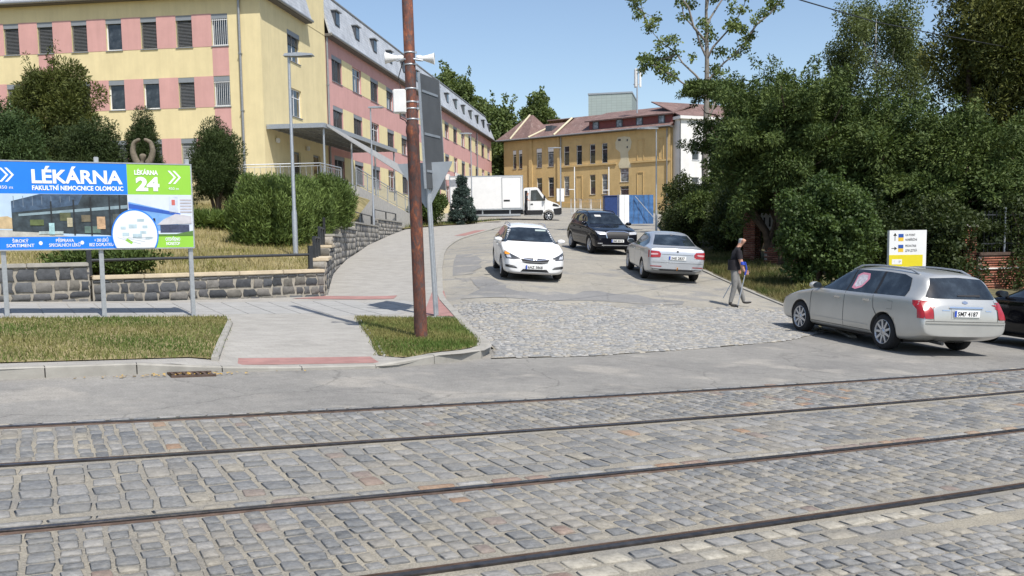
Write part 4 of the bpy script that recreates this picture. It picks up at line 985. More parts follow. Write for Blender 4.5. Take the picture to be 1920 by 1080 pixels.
    if S.get('rails'):
        x0, x1, yy = S['rails']
        for sgn in (1, -1):
            pts = []
            for k in range(9):
                xx = x0 + (x1 - x0) * k / 8; h, nn, i, d = bvh.ray_cast(Vector((xx, sgn * yy, 5)), Vector((0, 0, -1))); pts.append((xx, sgn * yy, h.z + (.055 if 0 < k < 8 else .0)))
            q = MB(); q.tube(pts, .018, 6); q.build('roof_rail', S.get('railmat', K['galv']), root)
    for end, txt, z in S['plates']:
        sgn = 1 if end == 'f' else -1; h, nn, i, d = bvh.ray_cast(Vector((sgn * 5, 0, z)), Vector((-sgn, 0, 0))); px = h.x + sgn * .022
        q = MB(); q.bevbox((px, 0, z), (.018, .52, .115), .004); pl = q.build('number_plate', K['plate'], root)
        e = sgn * .0105; yb = -sgn * .237   # blue strip sits at the reader's left
        q = MB(); q.b2((px + e - .001, yb - .021, z - .054), (px + e + .001, yb + .021, z + .054)); q.build('plate_strip', K['plateblue'], pl)
        mt = Matrix(((0, 0, sgn, px + e), (sgn, 0, 0, -sgn * .20), (0, 1, 0, z - .036), (0, 0, 0, 1)))
        text_mesh('plate_text', txt, .105, K['ink'], pl, mt, .002, 'LEFT', .0015, 1.0, .41)
    # underbody
    q = MB(); q.b2((-S['L'] / 2 + .75, -S['W'] / 2 + .25, .17), (S['L'] / 2 - .6, S['W'] / 2 - .25, .3)); q.build('underbody', K['black'], root)
    return root, bvh
def rect(u0, v0, u1, v1): return [(u0, v0), (u1, v0), (u1, v1), (u0, v1)]
# ---- silver estate in the foreground
EST = dict(L=4.7, W=1.76, r=.318, track=1.71, axles=(1.40, -1.30), spokes=9, skirt=0,
    top=[(2.36, .50), (2.31, .60), (2.2, .68), (1.95, .78), (1.5, .89), (1.15, .95), (1.0, .98), (.62, 1.19), (.25, 1.385), (.05, 1.44), (-.5, 1.485), (-1.2, 1.475), (-1.75, 1.44), (-2.0, 1.39), (-2.12, 1.24), (-2.25, 1.0), (-2.31, .90), (-2.345, .80), (-2.36, .62)],
    w=[(2.36, .60), (2.30, .72), (2.1, .81), (1.6, .86), (.8, .88), (-1.5, .875), (-2.0, .872), (-2.22, .862), (-2.30, .855), (-2.345, .835), (-2.36, .80)],
    zb=[(2.36, .32), (2.2, .22), (1.8, .19), (-1.8, .21), (-2.15, .27), (-2.36, .36)], wr=[(2.4, .7), (1.0, .70), (.3, .60), (-1.8, .585), (-2.2, .64), (-2.4, .7)],
    belt=[(2.36, .46), (2.2, .62), (1.6, .80), (1.0, .885), (0, .92), (-1.5, .955), (-2.1, .97), (-2.36, .62)], extra=[-.9, -1.5, .8, -1.9, -2.29],
    side=[[(.98, .955), (.50, 1.215), (.22, 1.345), (-.05, 1.375), (-.07, .965)], [(-.12, .965), (-.10, 1.378), (-.9, 1.385), (-.93, .975)], [(-1.0, .98), (-.97, 1.385), (-1.45, 1.365), (-1.68, 1.31), (-1.80, 1.10), (-1.80, .995)]],
    front_glass=[(-.64, 1.01), (.64, 1.01), (.49, 1.36), (0, 1.39), (-.49, 1.36)], rear_glass=[(-.70, 1.02), (-.66, 1.0), (.66, 1.0), (.70, 1.02), (.52, 1.33), (0, 1.355), (-.52, 1.33)],
    seams=[[(1.02, .30), (1.035, .30), (1.04, .86), (.985, .945), (.975, .94), (1.025, .855)], rect(-.10, .28, -.09, .955), [(-.95, .955), (-.94, .955), (-.99, .72), (-1.16, .52), (-1.175, .53), (-1.0, .73)], rect(1.02, .292, -.98, .302)],
    sidedecals=[('tail_light_side', [(-2.33, .66), (-2.20, .66), (-2.17, .80), (-2.05, .88), (-2.03, .95), (-2.29, .95)], 'redlens', .010), ('pillar_trim', [(-.06, .965), (-.04, 1.375), (-.11, 1.378), (-.13, .965)], 'black', .0035), ('pillar_trim', [(-.92, .975), (-.89, 1.385), (-.98, 1.385), (-1.01, .98)], 'black', .0035), ('side_trim', rect(-.85, .385, .95, .40), 'cbeige', .012), ('fuel_flap', [(-1.52, .74), (-1.38, .74), (-1.38, .745), (-1.515, .745), (-1.515, .88), (-1.38, .88), (-1.38, .885), (-1.52, .885)], 'seam', .003)],
    decals=[('tail_light', [(-.81, .66), (-.66, .66), (-.655, .80), (-.69, .90), (-.80, .945)], '-x', 'redlens', .012, True), ('headlight', [(.45, .60), (.74, .60), (.80, .74), (.55, .72)], '+x', 'clearlens', .01, True), ('grille', rect(-.36, .56, .36, .68), '+x', 'black', .008, False),
        ('plate_recess', rect(-.30, .665, .30, .845), '-x', 'cbeige', .004, False), ('chrome_trim', rect(-.34, .842, .34, .868), '-x', 'chrome', .022, False), ('tailgate_gap', rect(.642, .63, .650, .98), '-x', 'seam', .004, True), ('bumper_step', rect(-.80, .585, .80, .612), '-x', 'cbeige', .018, False), ('bumper_gap', rect(-.80, .612, .80, .620), '-x', 'seam', .004, False), ('badge', [(-.055, .93), (0, .915), (.055, .93), (.055, .955), (0, .97), (-.055, .955)], '-x', 'chrome', .008, False), ('tailgate_script', rect(.33, .80, .48, .815), '-x', 'chrome', .006, False), ('tailgate_script', rect(-.52, .80, -.40, .815), '-x', 'chrome', .006, False), ('wiper', [(-.35, 1.04), (.12, 1.04), (.12, 1.06), (-.35, 1.075)], '-x', 'black', .015, False)],
    handles=[(.12, .835), (-.78, .85)], chromehandles=True, mirror=(.80, .96), rails=(.15, -1.75, .52), plates=[('b', '5M7 4187', .755)])
est, bv = make_car('estate_car', 'silver beige estate car with roof rails parked beside the yellow sign', 'car', EST, (7.12, 18.45), R_(105), K['cbeige'])
# pink sun shade in the rear side window, dark tail pipe
pinkm = mat('pink_sunshade', (.62, .25, .33), .7, 0, .15, 14); palem = mat('sunshade_print', (.55, .52, .56), .7, 0, .35, 18)
decal('sunshade', [(-.20, 1.03), (-.18, 1.27), (-.29, 1.33), (-.53, 1.32), (-.59, 1.22), (-.49, 1.06), (-.32, 1.01)], '+y', bv, pinkm, est, .007)
decal('sunshade_print', [(-.24, 1.07), (-.22, 1.25), (-.32, 1.29), (-.49, 1.285), (-.53, 1.21), (-.45, 1.09), (-.32, 1.05)], '+y', bv, palem, est, .009)
q = MB(); q.tube([(-2.05, .45, .25), (-2.38, .45, .24)], .03, 8); q.build('exhaust', K['darksteel'], est)
# ---- silver saloon seen from behind
SAL = dict(L=4.66, W=1.81, r=.315, track=1.75, axles=(1.40, -1.28), spokes=5, skirt=0,
    top=[(2.33, .52), (2.28, .62), (2.1, .74), (1.5, .90), (1.05, .96), (.95, .99), (.3, 1.36), (.05, 1.42), (-.6, 1.46), (-1.05, 1.42), (-1.45, 1.28), (-1.92, 1.07), (-2.12, 1.045), (-2.24, 1.03), (-2.30, .90), (-2.33, .60)],
    w=[(2.33, .62), (2.26, .74), (2.05, .84), (1.5, .895), (0, .905), (-1.6, .90), (-2.1, .87), (-2.27, .83), (-2.33, .78)],
    zb=[(2.33, .30), (2.1, .2), (-1.8, .21), (-2.1, .26), (-2.33, .36)], wr=[(2.4, .72), (1, .72), (.3, .62), (-.9, .60), (-1.5, .63), (-2.0, .75), (-2.4, .78)],
    belt=[(2.33, .5), (2.1, .68), (1.2, .87), (0, .92), (-1.5, .96), (-2.05, .985), (-2.24, .97), (-2.33, .6)], extra=[-.3, .65, -1.75, -2.2],
    side=[[(.93, .965), (.28, 1.30), (.0, 1.345), (-.02, .965)], [(-.07, .965), (-.05, 1.35), (-.75, 1.35), (-1.1, 1.27), (-1.38, 1.12), (-1.36, .99)]],
    front_glass=[(-.64, 1.02), (.64, 1.02), (.5, 1.34), (-.5, 1.34)], rear_glass=[(-.66, 1.09), (.66, 1.09), (.64, 1.12), (.50, 1.355), (0, 1.38), (-.50, 1.355), (-.64, 1.12)],
    seams=[rect(1.0, .28, 1.012, .93), rect(-.05, .27, -.038, .955), [(-.98, .96), (-.968, .96), (-1.01, .6), (-1.022, .6)], rect(1.0, .28, -.95, .29)],
    decals=[('tail_light', [(-.86, .735), (-.52, .755), (-.50, .86), (-.56, .93), (-.87, .945)], '-x', 'redlens', .010, True), ('tail_light_inner', [(-.80, .82), (-.60, .83), (-.585, .86), (-.62, .875), (-.80, .865)], '-x', mat('pale_lens', (.5, .32, .33), .3), .014, True),
        ('reflector', rect(-.80, .475, -.47, .50), '-x', 'redlens', .008, True), ('bumper_gap', rect(-.78, .60, .78, .607), '-x', 'seam', .003, False), ('lower_valance', [(-.70, .36), (.70, .36), (.76, .415), (-.76, .415)], '-x', 'black', .006, False), ('plate_recess', rect(-.47, .665, .47, .84), '-x', 'csilver', .004, False), ('boot_crease', rect(-.48, .842, .48, .852), '-x', 'seam', .004, False), ('badge', [(-.035, .925), (0, .91), (.035, .925), (.035, .955), (0, .97), (-.035, .955)], '-x', 'ink', .007, False),
        ('headlight', [(.45, .62), (.78, .62), (.82, .74), (.5, .72)], '+x', 'clearlens', .01, True)],
    handles=[(.1, .84), (-.85, .87)], mirror=(.78, .97), plates=[('b', '3AE 2837', .75)])
sal, bv = make_car('saloon_car', 'silver saloon car seen from behind, parked under the trees', 'car', SAL, (4.86, 30.95), R_(92.5), K['csilver'])
q = MB(); q.tube([(-2.36, .0, .40), (-2.42, .0, .43), (-2.43, .0, .48)], .018, 6); q.build('tow_eye', K['orange'], sal)
# ---- white estate coming down the drive
WHT = dict(L=4.7, W=1.81, r=.325, track=1.74, axles=(1.42, -1.24), spokes=7, skirt=0,
    top=[(2.35, .56), (2.32, .64), (2.24, .72), (2.0, .80), (1.5, .92), (1.12, .985), (1.0, 1.02), (.3, 1.40), (.05, 1.455), (-.5, 1.49), (-1.2, 1.48), (-1.8, 1.43), (-2.05, 1.36), (-2.2, 1.1), (-2.3, .95), (-2.35, .6)],
    w=[(2.35, .64), (2.31, .74), (2.15, .83), (1.6, .89), (0, .905), (-1.6, .90), (-2.1, .86), (-2.35, .76)],
    zb=[(2.35, .25), (2.25, .19), (1.8, .17), (-1.8, .2), (-2.35, .34)], wr=[(2.4, .72), (1, .72), (.3, .62), (-1.8, .59), (-2.4, .72)],
    belt=[(2.35, .54), (2.2, .68), (1.6, .83), (1, .91), (0, .95), (-1.5, 1.0), (-2.35, .6)], extra=[-.9, .65, -1.5],
    side=[[(.97, .99), (.25, 1.36), (.0, 1.39), (-.05, .985)], [(-.1, .985), (-.06, 1.39), (-.9, 1.39), (-.95, 1.0)], [(-1.0, 1.01), (-.96, 1.39), (-1.5, 1.36), (-1.8, 1.2), (-1.7, 1.05)]],
    front_glass=[(-.68, 1.04), (-.64, 1.025), (.64, 1.025), (.68, 1.04), (.52, 1.37), (.3, 1.395), (-.3, 1.395), (-.52, 1.37)], rear_glass=[(-.62, 1.1), (.62, 1.1), (.52, 1.36), (-.52, 1.36)],
    seams=[rect(1.0, .28, 1.012, .95), rect(-.08, .27, -.068, .97), rect(1.0, .26, -.95, .27)],
    decals=[('headlight', [(.40, .625), (.60, .60), (.80, .62), (.845, .73), (.82, .80), (.66, .73)], '+x', mat('headlight_dark', (.06, .065, .07), .12, .2, .3, 20, 0, 80, .8), .008, True), ('headlamp', [(.66, .635), (.77, .64), (.79, .70), (.70, .705)], '+x', 'clearlens', .012, True),
        ('indicator', [(-.80, .71), (-.83, .73), (-.81, .785), (-.70, .735), (-.72, .71)], '+x', 'orange', .013, False),
        ('grille', [(-.40, .62), (-.34, .53), (-.2, .50), (.2, .50), (.34, .53), (.40, .62), (.3, .645), (-.3, .645)], '+x', 'black', .007, False), ('grille_bar', [(-.43, .628), (-.1, .585), (.1, .585), (.43, .628), (.42, .648), (.1, .607), (-.1, .607), (-.42, .648)], '+x', 'chrome', .014, False), ('grille_bar', [(-.36, .545), (0, .535), (.36, .545), (.36, .555), (0, .547), (-.36, .555)], '+x', 'alloy', .012, False), ('badge', [(-.05, .60), (0, .58), (.05, .60), (.05, .635), (0, .655), (-.05, .635)], '+x', 'chrome', .02, False),
        ('lower_grille', [(-.40, .27), (.40, .27), (.33, .345), (-.33, .345)], '+x', 'black', .007, False), ('fog_surround', [(.48, .36), (.80, .38), (.81, .44), (.72, .45), (.56, .42)], '+x', 'black', .008, True), ('fog_trim', [(.52, .395), (.72, .41), (.72, .42), (.54, .41)], '+x', 'alloy', .012, True), ('lip', [(-.78, .235), (.78, .235), (.78, .252), (-.78, .252)], '+x', 'alloy', .012, False), ('screen_sticker', rect(.18, 1.31, .5, 1.35), '+x', mat('pale_sticker', (.34, .40, .38), .5), .008, False), ('wiper', [(-.55, 1.035), (.1, 1.03), (.1, 1.045), (-.55, 1.05)], '+x', 'black', .012, False), ('tail_light', [(-.86, .7), (-.6, .72), (-.6, .85), (-.86, .9)], '-x', 'redlens', .01, True)],
    handles=[(.1, .86), (-.85, .89)], mirror=(.80, 1.0), rails=(.1, -1.8, .53), railmat=K['alloy'], plates=[('f', '6AZ 3868', .40)])
wht, bv = make_car('white_estate_car', 'white estate car driving down towards the street, headlights facing the camera', 'car', WHT, (.42, 28.75), R_(-84.5), K['cwhite'])
# ---- black SUV behind
SUV = dict(L=4.7, W=1.88, r=.355, track=1.80, axles=(1.42, -1.37), spokes=5, skirt=.0,
    top=[(2.35, .62), (2.33, .76), (2.26, .92), (2.05, 1.0), (1.4, 1.08), (1.08, 1.13), (.97, 1.16), (.35, 1.54), (.1, 1.61), (-.5, 1.655), (-1.4, 1.64), (-1.95, 1.57), (-2.1, 1.45), (-2.25, 1.12), (-2.32, 1.0), (-2.35, .65)],
    w=[(2.35, .70), (2.32, .80), (2.15, .89), (1.6, .93), (0, .94), (-1.6, .935), (-2.1, .89), (-2.35, .82)],
    zb=[(2.35, .32), (2.2, .25), (1.8, .24), (-1.8, .25), (-2.35, .38)], wr=[(2.4, .76), (1, .76), (.3, .65), (-1.9, .62), (-2.4, .74)],
    belt=[(2.35, .6), (2.25, .84), (1.6, .98), (1, 1.03), (0, 1.06), (-1.5, 1.1), (-2.35, .65)], extra=[-.9, .65],
    side=[[(.95, 1.1), (.33, 1.49), (.0, 1.53), (-.03, 1.1)], [(-.08, 1.1), (-.05, 1.53), (-.95, 1.53), (-1.0, 1.12)], [(-1.05, 1.12), (-1.0, 1.53), (-1.6, 1.49), (-1.9, 1.35), (-1.75, 1.16)]],
    front_glass=[(-.71, 1.18), (-.67, 1.165), (.67, 1.165), (.71, 1.18), (.55, 1.50), (.3, 1.53), (-.3, 1.53), (-.55, 1.50)], rear_glass=[(-.62, 1.15), (.62, 1.15), (.52, 1.5), (-.52, 1.5)],
    seams=[],
    decals=[('headlight', [(.46, .80), (.80, .82), (.86, .93), (.50, .90)], '+x', 'clearlens', .008, True), ('grille', [(-.44, .66), (.44, .66), (.47, .86), (.3, .90), (-.3, .90), (-.47, .86)], '+x', 'black', .007, False), ('grille_frame', [(-.47, .865), (-.3, .905), (.3, .905), (.47, .865), (.47, .89), (.3, .945), (-.3, .945), (-.47, .89)], '+x', 'chrome', .014, False), ('grille_frame', [(-.50, .86), (-.47, .86), (-.42, .66), (-.45, .65)], '+x', 'chrome', .014, True), ('lower_trim', [(-.66, .37), (.66, .37), (.62, .40), (-.62, .40)], '+x', 'alloy', .012, False), ('fog_light', rect(.62, .44, .8, .48), '+x', 'alloy', .01, True), ('screen_paper', rect(-.42, 1.43, -.16, 1.50), '+x', mat('windscreen_paper', (.5, .5, .48), .7), .008, False), ('tail_light', [(-.86, .85), (-.6, .87), (-.6, 1.0), (-.86, 1.05)], '-x', 'redlens', .01, True)],
    handles=[(.1, .96), (-.85, .98)], mirror=(.80, 1.12), rails=(.1, -1.8, .57), railmat=K['darksteel'], plates=[('f', '2M5 8312', .56)])
suv, bv = make_car('suv_car', 'black SUV with chrome grille parked between the white car and the saloon', 'car', SUV, (3.75, 40.3), R_(-78), K['cblack'])
# ---- black hatchback at the right edge
HAT = dict(EST); HAT.update(rails=None, plates=[('b', '4M2 6091', .755)], sidedecals=[], decals=[d for d in EST['decals'] if d[0] in ('tail_light', 'headlight', 'grille')], spokes=5,
    top=[(2.1, .50), (2.05, .62), (1.9, .72), (1.5, .87), (1.15, .95), (1.0, .98), (.25, 1.37), (.05, 1.42), (-.5, 1.46), (-1.2, 1.42), (-1.75, 1.30), (-2.0, 1.0), (-2.08, .86), (-2.1, .62)], w=[(2.1, .60), (2.02, .74), (1.8, .82), (1.4, .86), (.6, .88), (-1.4, .875), (-1.8, .84), (-2.0, .80), (-2.1, .74)], zb=[(2.1, .32), (1.9, .2), (-1.7, .21), (-2.1, .36)], L=4.2, axles=(1.3, -1.28),
    side=[EST['side'][0], [(-.12, .965), (-.10, 1.37), (-.9, 1.34), (-1.3, 1.2), (-1.4, 1.0)]], belt=[(2.1, .46), (1.9, .64), (1.5, .8), (1, .885), (0, .92), (-1.5, .955), (-2.1, .6)], extra=[-.9, .65], rear_glass=[(-.6, 1.03), (.6, 1.03), (.48, 1.26), (-.48, 1.26)])
hat, bv = make_car('hatchback_car', 'black hatchback cut off by the right edge beside the silver estate', 'car', HAT, (10.72, 18.2), R_(103), K['cblack2'])
# ---- box truck
TK = thing('box_truck', 'white box truck standing across the top of the drive', 'truck', (0, 0, 0)); TK.matrix_world = Matrix.Translation((1.05, 74.2, H(2, 73.4) - .05)) @ Matrix.Rotation(R_(-1), 4, 'Z')
# local x forward; box from x=-5.6 to -.05, cab 0..2.85; near side is -Y
q = MB(); q.bevbox((-2.85, 0, 2.17), (5.6, 2.25, 2.55), .03); bx_ = q.build('cargo_box', K['white'], TK)
for a, b in (((-5.66, -1.14, .87), (-.03, -1.115, .98)), ((-5.66, -1.14, 3.40), (-.03, -1.115, 3.47)), ((-.11, -1.141, .98), (-.03, -1.115, 3.40)), ((-5.66, -1.141, .98), (-5.58, -1.115, 3.40))):
    q = MB(); q.b2(a, b); q.build('edge_profile', K['alloy'], bx_)
q = MB(); q.b2((-1.62, -1.150, 1.02), (-.22, -1.128, 3.28)); dr = q.build('side_door', K['white'], bx_)
for a, b in (((-1.66, -1.153, .98), (-1.62, -1.125, 3.32)), ((-.22, -1.153, .98), (-.18, -1.125, 3.32)), ((-1.62, -1.153, 3.28), (-.22, -1.125, 3.32)), ((-1.62, -1.153, .98), (-.22, -1.125, 1.02))):
    q = MB(); q.b2(a, b); q.build('door_frame', K['greybox'], dr)
q = MB(); q.b2((-1.52, -1.16, 1.5), (-1.05, -1.151, 1.63)); q.build('door_handle', K['black'], dr)
prof = [(0, .5), (0, 2.42), (.12, 2.52), (.95, 2.56), (1.12, 2.48), (1.42, 2.05), (1.78, 1.58), (2.0, 1.50), (2.55, 1.30), (2.78, 1.12), (2.86, .9), (2.88, .55), (2.80, .42), (2.35, .42), (2.3, .62), (2.12, .80), (1.9, .86), (1.68, .80), (1.5, .62), (1.45, .42), (.1, .42)]
q = MB(); q.prism(prof, -.98, .98, lambda u, v, h: (u, h, v)); me = q.mesh('cab', K['cwhite'])
bm = bmesh.new(); bm.from_mesh(me); bmesh.ops.bevel(bm, geom=[e for e in bm.edges if abs(e.verts[0].co.y - e.verts[1].co.y) < .01 and max(e.verts[0].co.z, e.verts[1].co.z) > 1.0], offset=.07, segments=3, affect='EDGES'); bm.to_mesh(me); bm.free()
me.materials.append(K['black'])
cab = link('cab', me, TK)
for y_, s_ in ((-.985, -1), (.985, 1)):
    q = MB(); q.prism([(.52, 1.52), (.56, 2.32), (1.02, 2.36), (1.22, 2.08), (1.58, 1.52)], y_, y_ + s_ * .006, lambda u, v, h: (u, h, v)); q.build('side_window', K['cglass'], cab)
    q = MB(); q.prism([(0.02, .46), (.02, .82), (1.45, .82), (1.5, .66), (1.42, .46)], y_, y_ + s_ * .012, lambda u, v, h: (u, h, v)); q.prism([(2.32, .60), (2.26, .9), (2.86, .98), (2.88, .55), (2.78, .44), (2.38, .44)], y_, y_ + s_ * .012, lambda u, v, h: (u, h, v)); q.build('lower_cladding', K['black'], cab)
    q = MB(); q.prism([(2.2, 1.12), (2.62, 1.06), (2.74, 1.1), (2.5, 1.24), (2.25, 1.3)], y_, y_ + s_ * .01, lambda u, v, h: (u, h, v)); q.build('headlight', K['black'], cab)
q = MB(); q.b2((.46, -.992, .82), (.475, -.984, 2.44)); q.b2((1.60, -.992, .86), (1.61, -.984, 1.5)); q.build('door_gap', K['seam'], cab)
q = MB(); q.bevbox((.62, -1.0, 1.28), (.2, .04, .07), .01); q.build('door_handle', K['black'], cab)
q = MB(); q.b2((.08, -.989, .84), (.30, -.984, 2.3)); q.build('open_gap', K['black'], cab)
q = MB(); q.add([(1.17, -.84, 2.44), (1.17, .84, 2.44), (1.80, .90, 1.62), (1.80, -.90, 1.62)], [(0, 1, 2, 3)]); q.v = [(v[0] + .012, v[1], v[2] + .012) for v in q.v]; q.build('windscreen', K['cglass'], cab)
for s_ in (-1, 1):
    q = MB(); q.bevbox((1.58, s_ * 1.14, 1.72), (.13, .22, .42), .04); q.build('mirror', K['black'], cab)
q = MB(); q.bevbox((2.87, 0, .72), (.06, 1.7, .45), .02); q.build('bumper', K['black'], cab)
q = MB(); q.b2((-5.5, -.45, .55), (1.6, .45, .8)); q.build('chassis', K['black'], TK)
q = MB(); q.b2((-5.5, -1.0, .60), (-.05, 1.0, .86)); q.build('floor_beams', K['darksteel'], TK)
for s_ in (-1, 1):
    q = MB(); q.b2((-3.95, s_ * 1.06, .42), (-.25, s_ * 1.09, .56)); q.b2((-3.2, s_ * 1.05, .5), (-3.1, s_ * 1.02, .88)); q.b2((-1.1, s_ * 1.05, .5), (-1.0, s_ * 1.02, .88)); q.build('side_guard', K['alloy'], TK)
ty, rim, br = wheel_meshes(.37, 6, ('truck', 6))
for ax in (1.9, -4.55):
    for s_ in (-1, 1):
        wo = link('wheel', ty, TK); wo.location = (ax, s_ * .86, .37); wo.rotation_euler = (0, 0, 0 if s_ > 0 else math.pi); link('rim', rim, wo); link('spoke_shade_disc', br, wo)
# ================================================================== PERSON
K['skin'] = mat('skin', (.50, .27, .19), .6, 0, .08, 20); K['tshirt'] = mat('black_tshirt', (.016, .014, .017), .9, 0, .3, 12, .3, 40)
K['trousers'] = mat('grey_trousers', (.20, .195, .185), .9, 0, .2, 8, .4, 25); K['shoe'] = mat('dark_shoe', (.03, .028, .027), .6); K['hair'] = mat('grey_hair', (.30, .30, .31), .8, 0, .3, 40, .5, 80)
K['blueplastic'] = mat('blue_plastic', (.03, .07, .42), .45)
def skin_mesh(name, nodes, edges, m_, parent, sub=2, root=0):
    me = bpy.data.meshes.new(name); me.from_pydata([n_[0] for n_ in nodes], edges, [])
    o = bpy.data.objects.new('tmp', me); COL.objects.link(o); sk = o.modifiers.new('skin', 'SKIN'); sk.use_smooth_shade = True; sk.branch_smoothing = .6
    lay = me.skin_vertices[0].data
    for i, n_ in enumerate(nodes):
        r_ = n_[1]; lay[i].radius = r_ if isinstance(r_, tuple) else (r_, r_); lay[i].use_root = (i == root)
    s_ = o.modifiers.new('sub', 'SUBSURF'); s_.levels = s_.render_levels = sub
    dg = bpy.context.evaluated_depsgraph_get(); dg.update(); r = bpy.data.meshes.new_from_object(o.evaluated_get(dg)); bpy.data.objects.remove(o); r.name = name; r.materials.clear(); r.materials.append(m_)
    for p_ in r.polygons: p_.use_smooth = True
    return link(name, r, parent)
MX, MY = 5.62, 23.75
MAN = thing('person', 'man in black T-shirt and grey trousers walking with a blue forearm crutch', 'person', (MX, MY, H(MX, MY)), R_(0))
# local: walks along +X (to the right of the picture), near side is -Y
nodes = [((-.06, 0, .93), (.15, .12)), ((-.05, 0, 1.08), (.155, .12)), ((-.03, 0, 1.25), (.175, .125)), ((.02, 0, 1.40), (.165, .11)), ((.06, 0, 1.48), (.07, .065)), ((.10, 0, 1.555), .058), ((.145, 0, 1.635), (.095, .105)), ((.155, 0, 1.705), (.088, .098)),
    ((.02, -.19, 1.40), .068), ((.06, -.235, 1.14), .054), ((.13, -.22, .93), .034), ((.18, -.21, .87), .030), ((.02, .19, 1.40), .068), ((-.03, .235, 1.15), .054), ((.06, .23, .95), .034), ((.10, .23, .88), .030),
    ((-.05, -.09, .88), .108), ((-.06, -.10, .50), .076), ((-.16, -.10, .12), .054), ((-.17, -.10, .07), .042), ((-.05, -.10, .035), .04), ((.03, -.10, .028), .030),
    ((-.03, .09, .88), .108), ((.11, .10, .50), .076), ((.22, .10, .15), .054), ((.225, .10, .10), .042), ((.34, .10, .10), .038), ((.42, .10, .115), .028)]
edges = [(0, 1), (1, 2), (2, 3), (3, 4), (4, 5), (5, 6), (6, 7), (3, 8), (8, 9), (9, 10), (10, 11), (3, 12), (12, 13), (13, 14), (14, 15), (0, 16), (16, 17), (17, 18), (18, 19), (19, 20), (20, 21), (0, 22), (22, 23), (23, 24), (24, 25), (25, 26), (26, 27)]
body = skin_mesh('body', nodes, edges, K['skin'], MAN)
for mm in (K['tshirt'], K['trousers'], K['shoe'], K['hair']): body.data.materials.append(mm)
for p_ in body.data.polygons:
    c = p_.center; mi = 0
    arm = abs(c.y) > .165 and c.z < 1.36
    if c.z < .12 : mi = 3
    elif c.z < .96 and not (abs(c.y) > .185): mi = 2
    elif c.z < 1.495 and not (arm and c.z < 1.20): mi = 1
    elif (c.z > 1.66 and (c.x < .165 or c.z > 1.745)) or (c.z > 1.59 and c.x < .10): mi = 4
    p_.material_index = mi
# shirt hem: a slightly wider tube over the hips and the sleeves
hem = MB(); hem.lathe([(1.0, 1.18), (1.03, 1.05), (1.06, .92)], 20, lambda r_, a, h: (-.05 + r_ * .15 * math.cos(a), r_ * .175 * math.sin(a), h)); hem.build('shirt_hem', K['tshirt'], MAN)
for s_, a_, b_ in ((-1, (.02, -.19, 1.39), (.05, -.228, 1.19)), (1, (.02, .19, 1.39), (-.02, .228, 1.19))):
    q = MB(); q.tube([a_, b_], [.074, .068], 12, 0, False); q.build('sleeve', K['tshirt'], MAN)
# face: nose, ear, brow
q = MB(); q.add([(.228, 0, 1.675), (.225, -.014, 1.635), (.225, .014, 1.635), (.247, 0, 1.638)], [(0, 1, 3), (0, 3, 2), (1, 2, 3)]); q.build('nose', K['skin'], MAN)
for s_ in (-1, 1):
    me = bpy.data.meshes.new('ear'); bm = bmesh.new(); bmesh.ops.create_uvsphere(bm, u_segments=8, v_segments=6, radius=1)
    for v in bm.verts: v.co = Vector((v.co.x * .02 + .14, v.co.y * .01 + s_ * .094, v.co.z * .033 + 1.66))
    bm.to_mesh(me); bm.free(); me.materials.append(K['skin']); link('ear', me, MAN)
# hands closed on the grips
for s_, hx, hz in ((-1, .20, .85), (1, .115, .86)):
    y0 = s_ * .215
    q = MB(); q.bevbox((hx, y0, hz), (.075, .035, .085), .014); hd = q.build('hand', K['skin'], MAN)
    for k in range(4):
        zz = hz + .03 - k * .021; q = MB(); q.tube([(hx + .02, y0 - .02, zz), (hx + .055, y0 - .016, zz), (hx + .062, y0 + .012, zz - .002), (hx + .035, y0 + .025, zz - .003)], [.0095, .0095, .009, .0075], 6); q.build('finger', K['skin'], hd)
    q = MB(); q.tube([(hx - .01, y0 - .012, hz + .04), (hx + .03, y0 - .028, hz + .052), (hx + .055, y0 - .02, hz + .045)], [.011, .010, .008], 6); q.build('thumb', K['skin'], hd)
CR = thing('forearm_crutch', 'blue topped metal forearm crutch in the near hand of the walking man', 'crutch', (MX, MY, H(MX, MY)))
q = MB(); q.tube([(-.02, -.27, .012), (.17, -.225, .82)], .012, 8); q.build('shaft', K['alloy'], CR)
q = MB(); q.tube([(.17, -.225, .80), (.20, -.235, .96), (.16, -.262, 1.12)], [.02, .024, .018], 8); q.build('forearm_support', K['blueplastic'], CR)
q = MB(); q.lathe([(.058, 1.05), (.062, 1.09), (.058, 1.13)], 14, lambda r_, a, h: (.095 + r_ * math.cos(a) + (1.09 - h) * .3, -.232 + r_ * math.sin(a), h)); q.build('cuff', K['blueplastic'], CR)
q = MB(); q.tube([(.16, -.222, .85), (.27, -.212, .86)], .016, 8); q.build('grip', K['blueplastic'], CR)
q = MB(); q.tube([(-.024, -.271, -.0), (-.012, -.268, .05)], .019, 8); q.build('ferrule', K['rubber'], CR)
CR2 = thing('forearm_crutch', 'thin grey crutch trailing behind in the far hand of the walking man', 'crutch', (MX, MY, H(MX, MY)))
q = MB(); q.tube([(-.26, .27, .20), (.08, .235, .84)], .012, 8); q.build('shaft', K['alloy'], CR2)
q = MB(); q.tube([(.08, .235, .83), (.10, .25, .95), (.05, .27, 1.1)], [.018, .02, .016], 8); q.build('forearm_support', K['greybox'], CR2)
q = MB(); q.tube([(.07, .235, .86), (.17, .225, .87)], .015, 8); q.build('grip', K['greybox'], CR2)

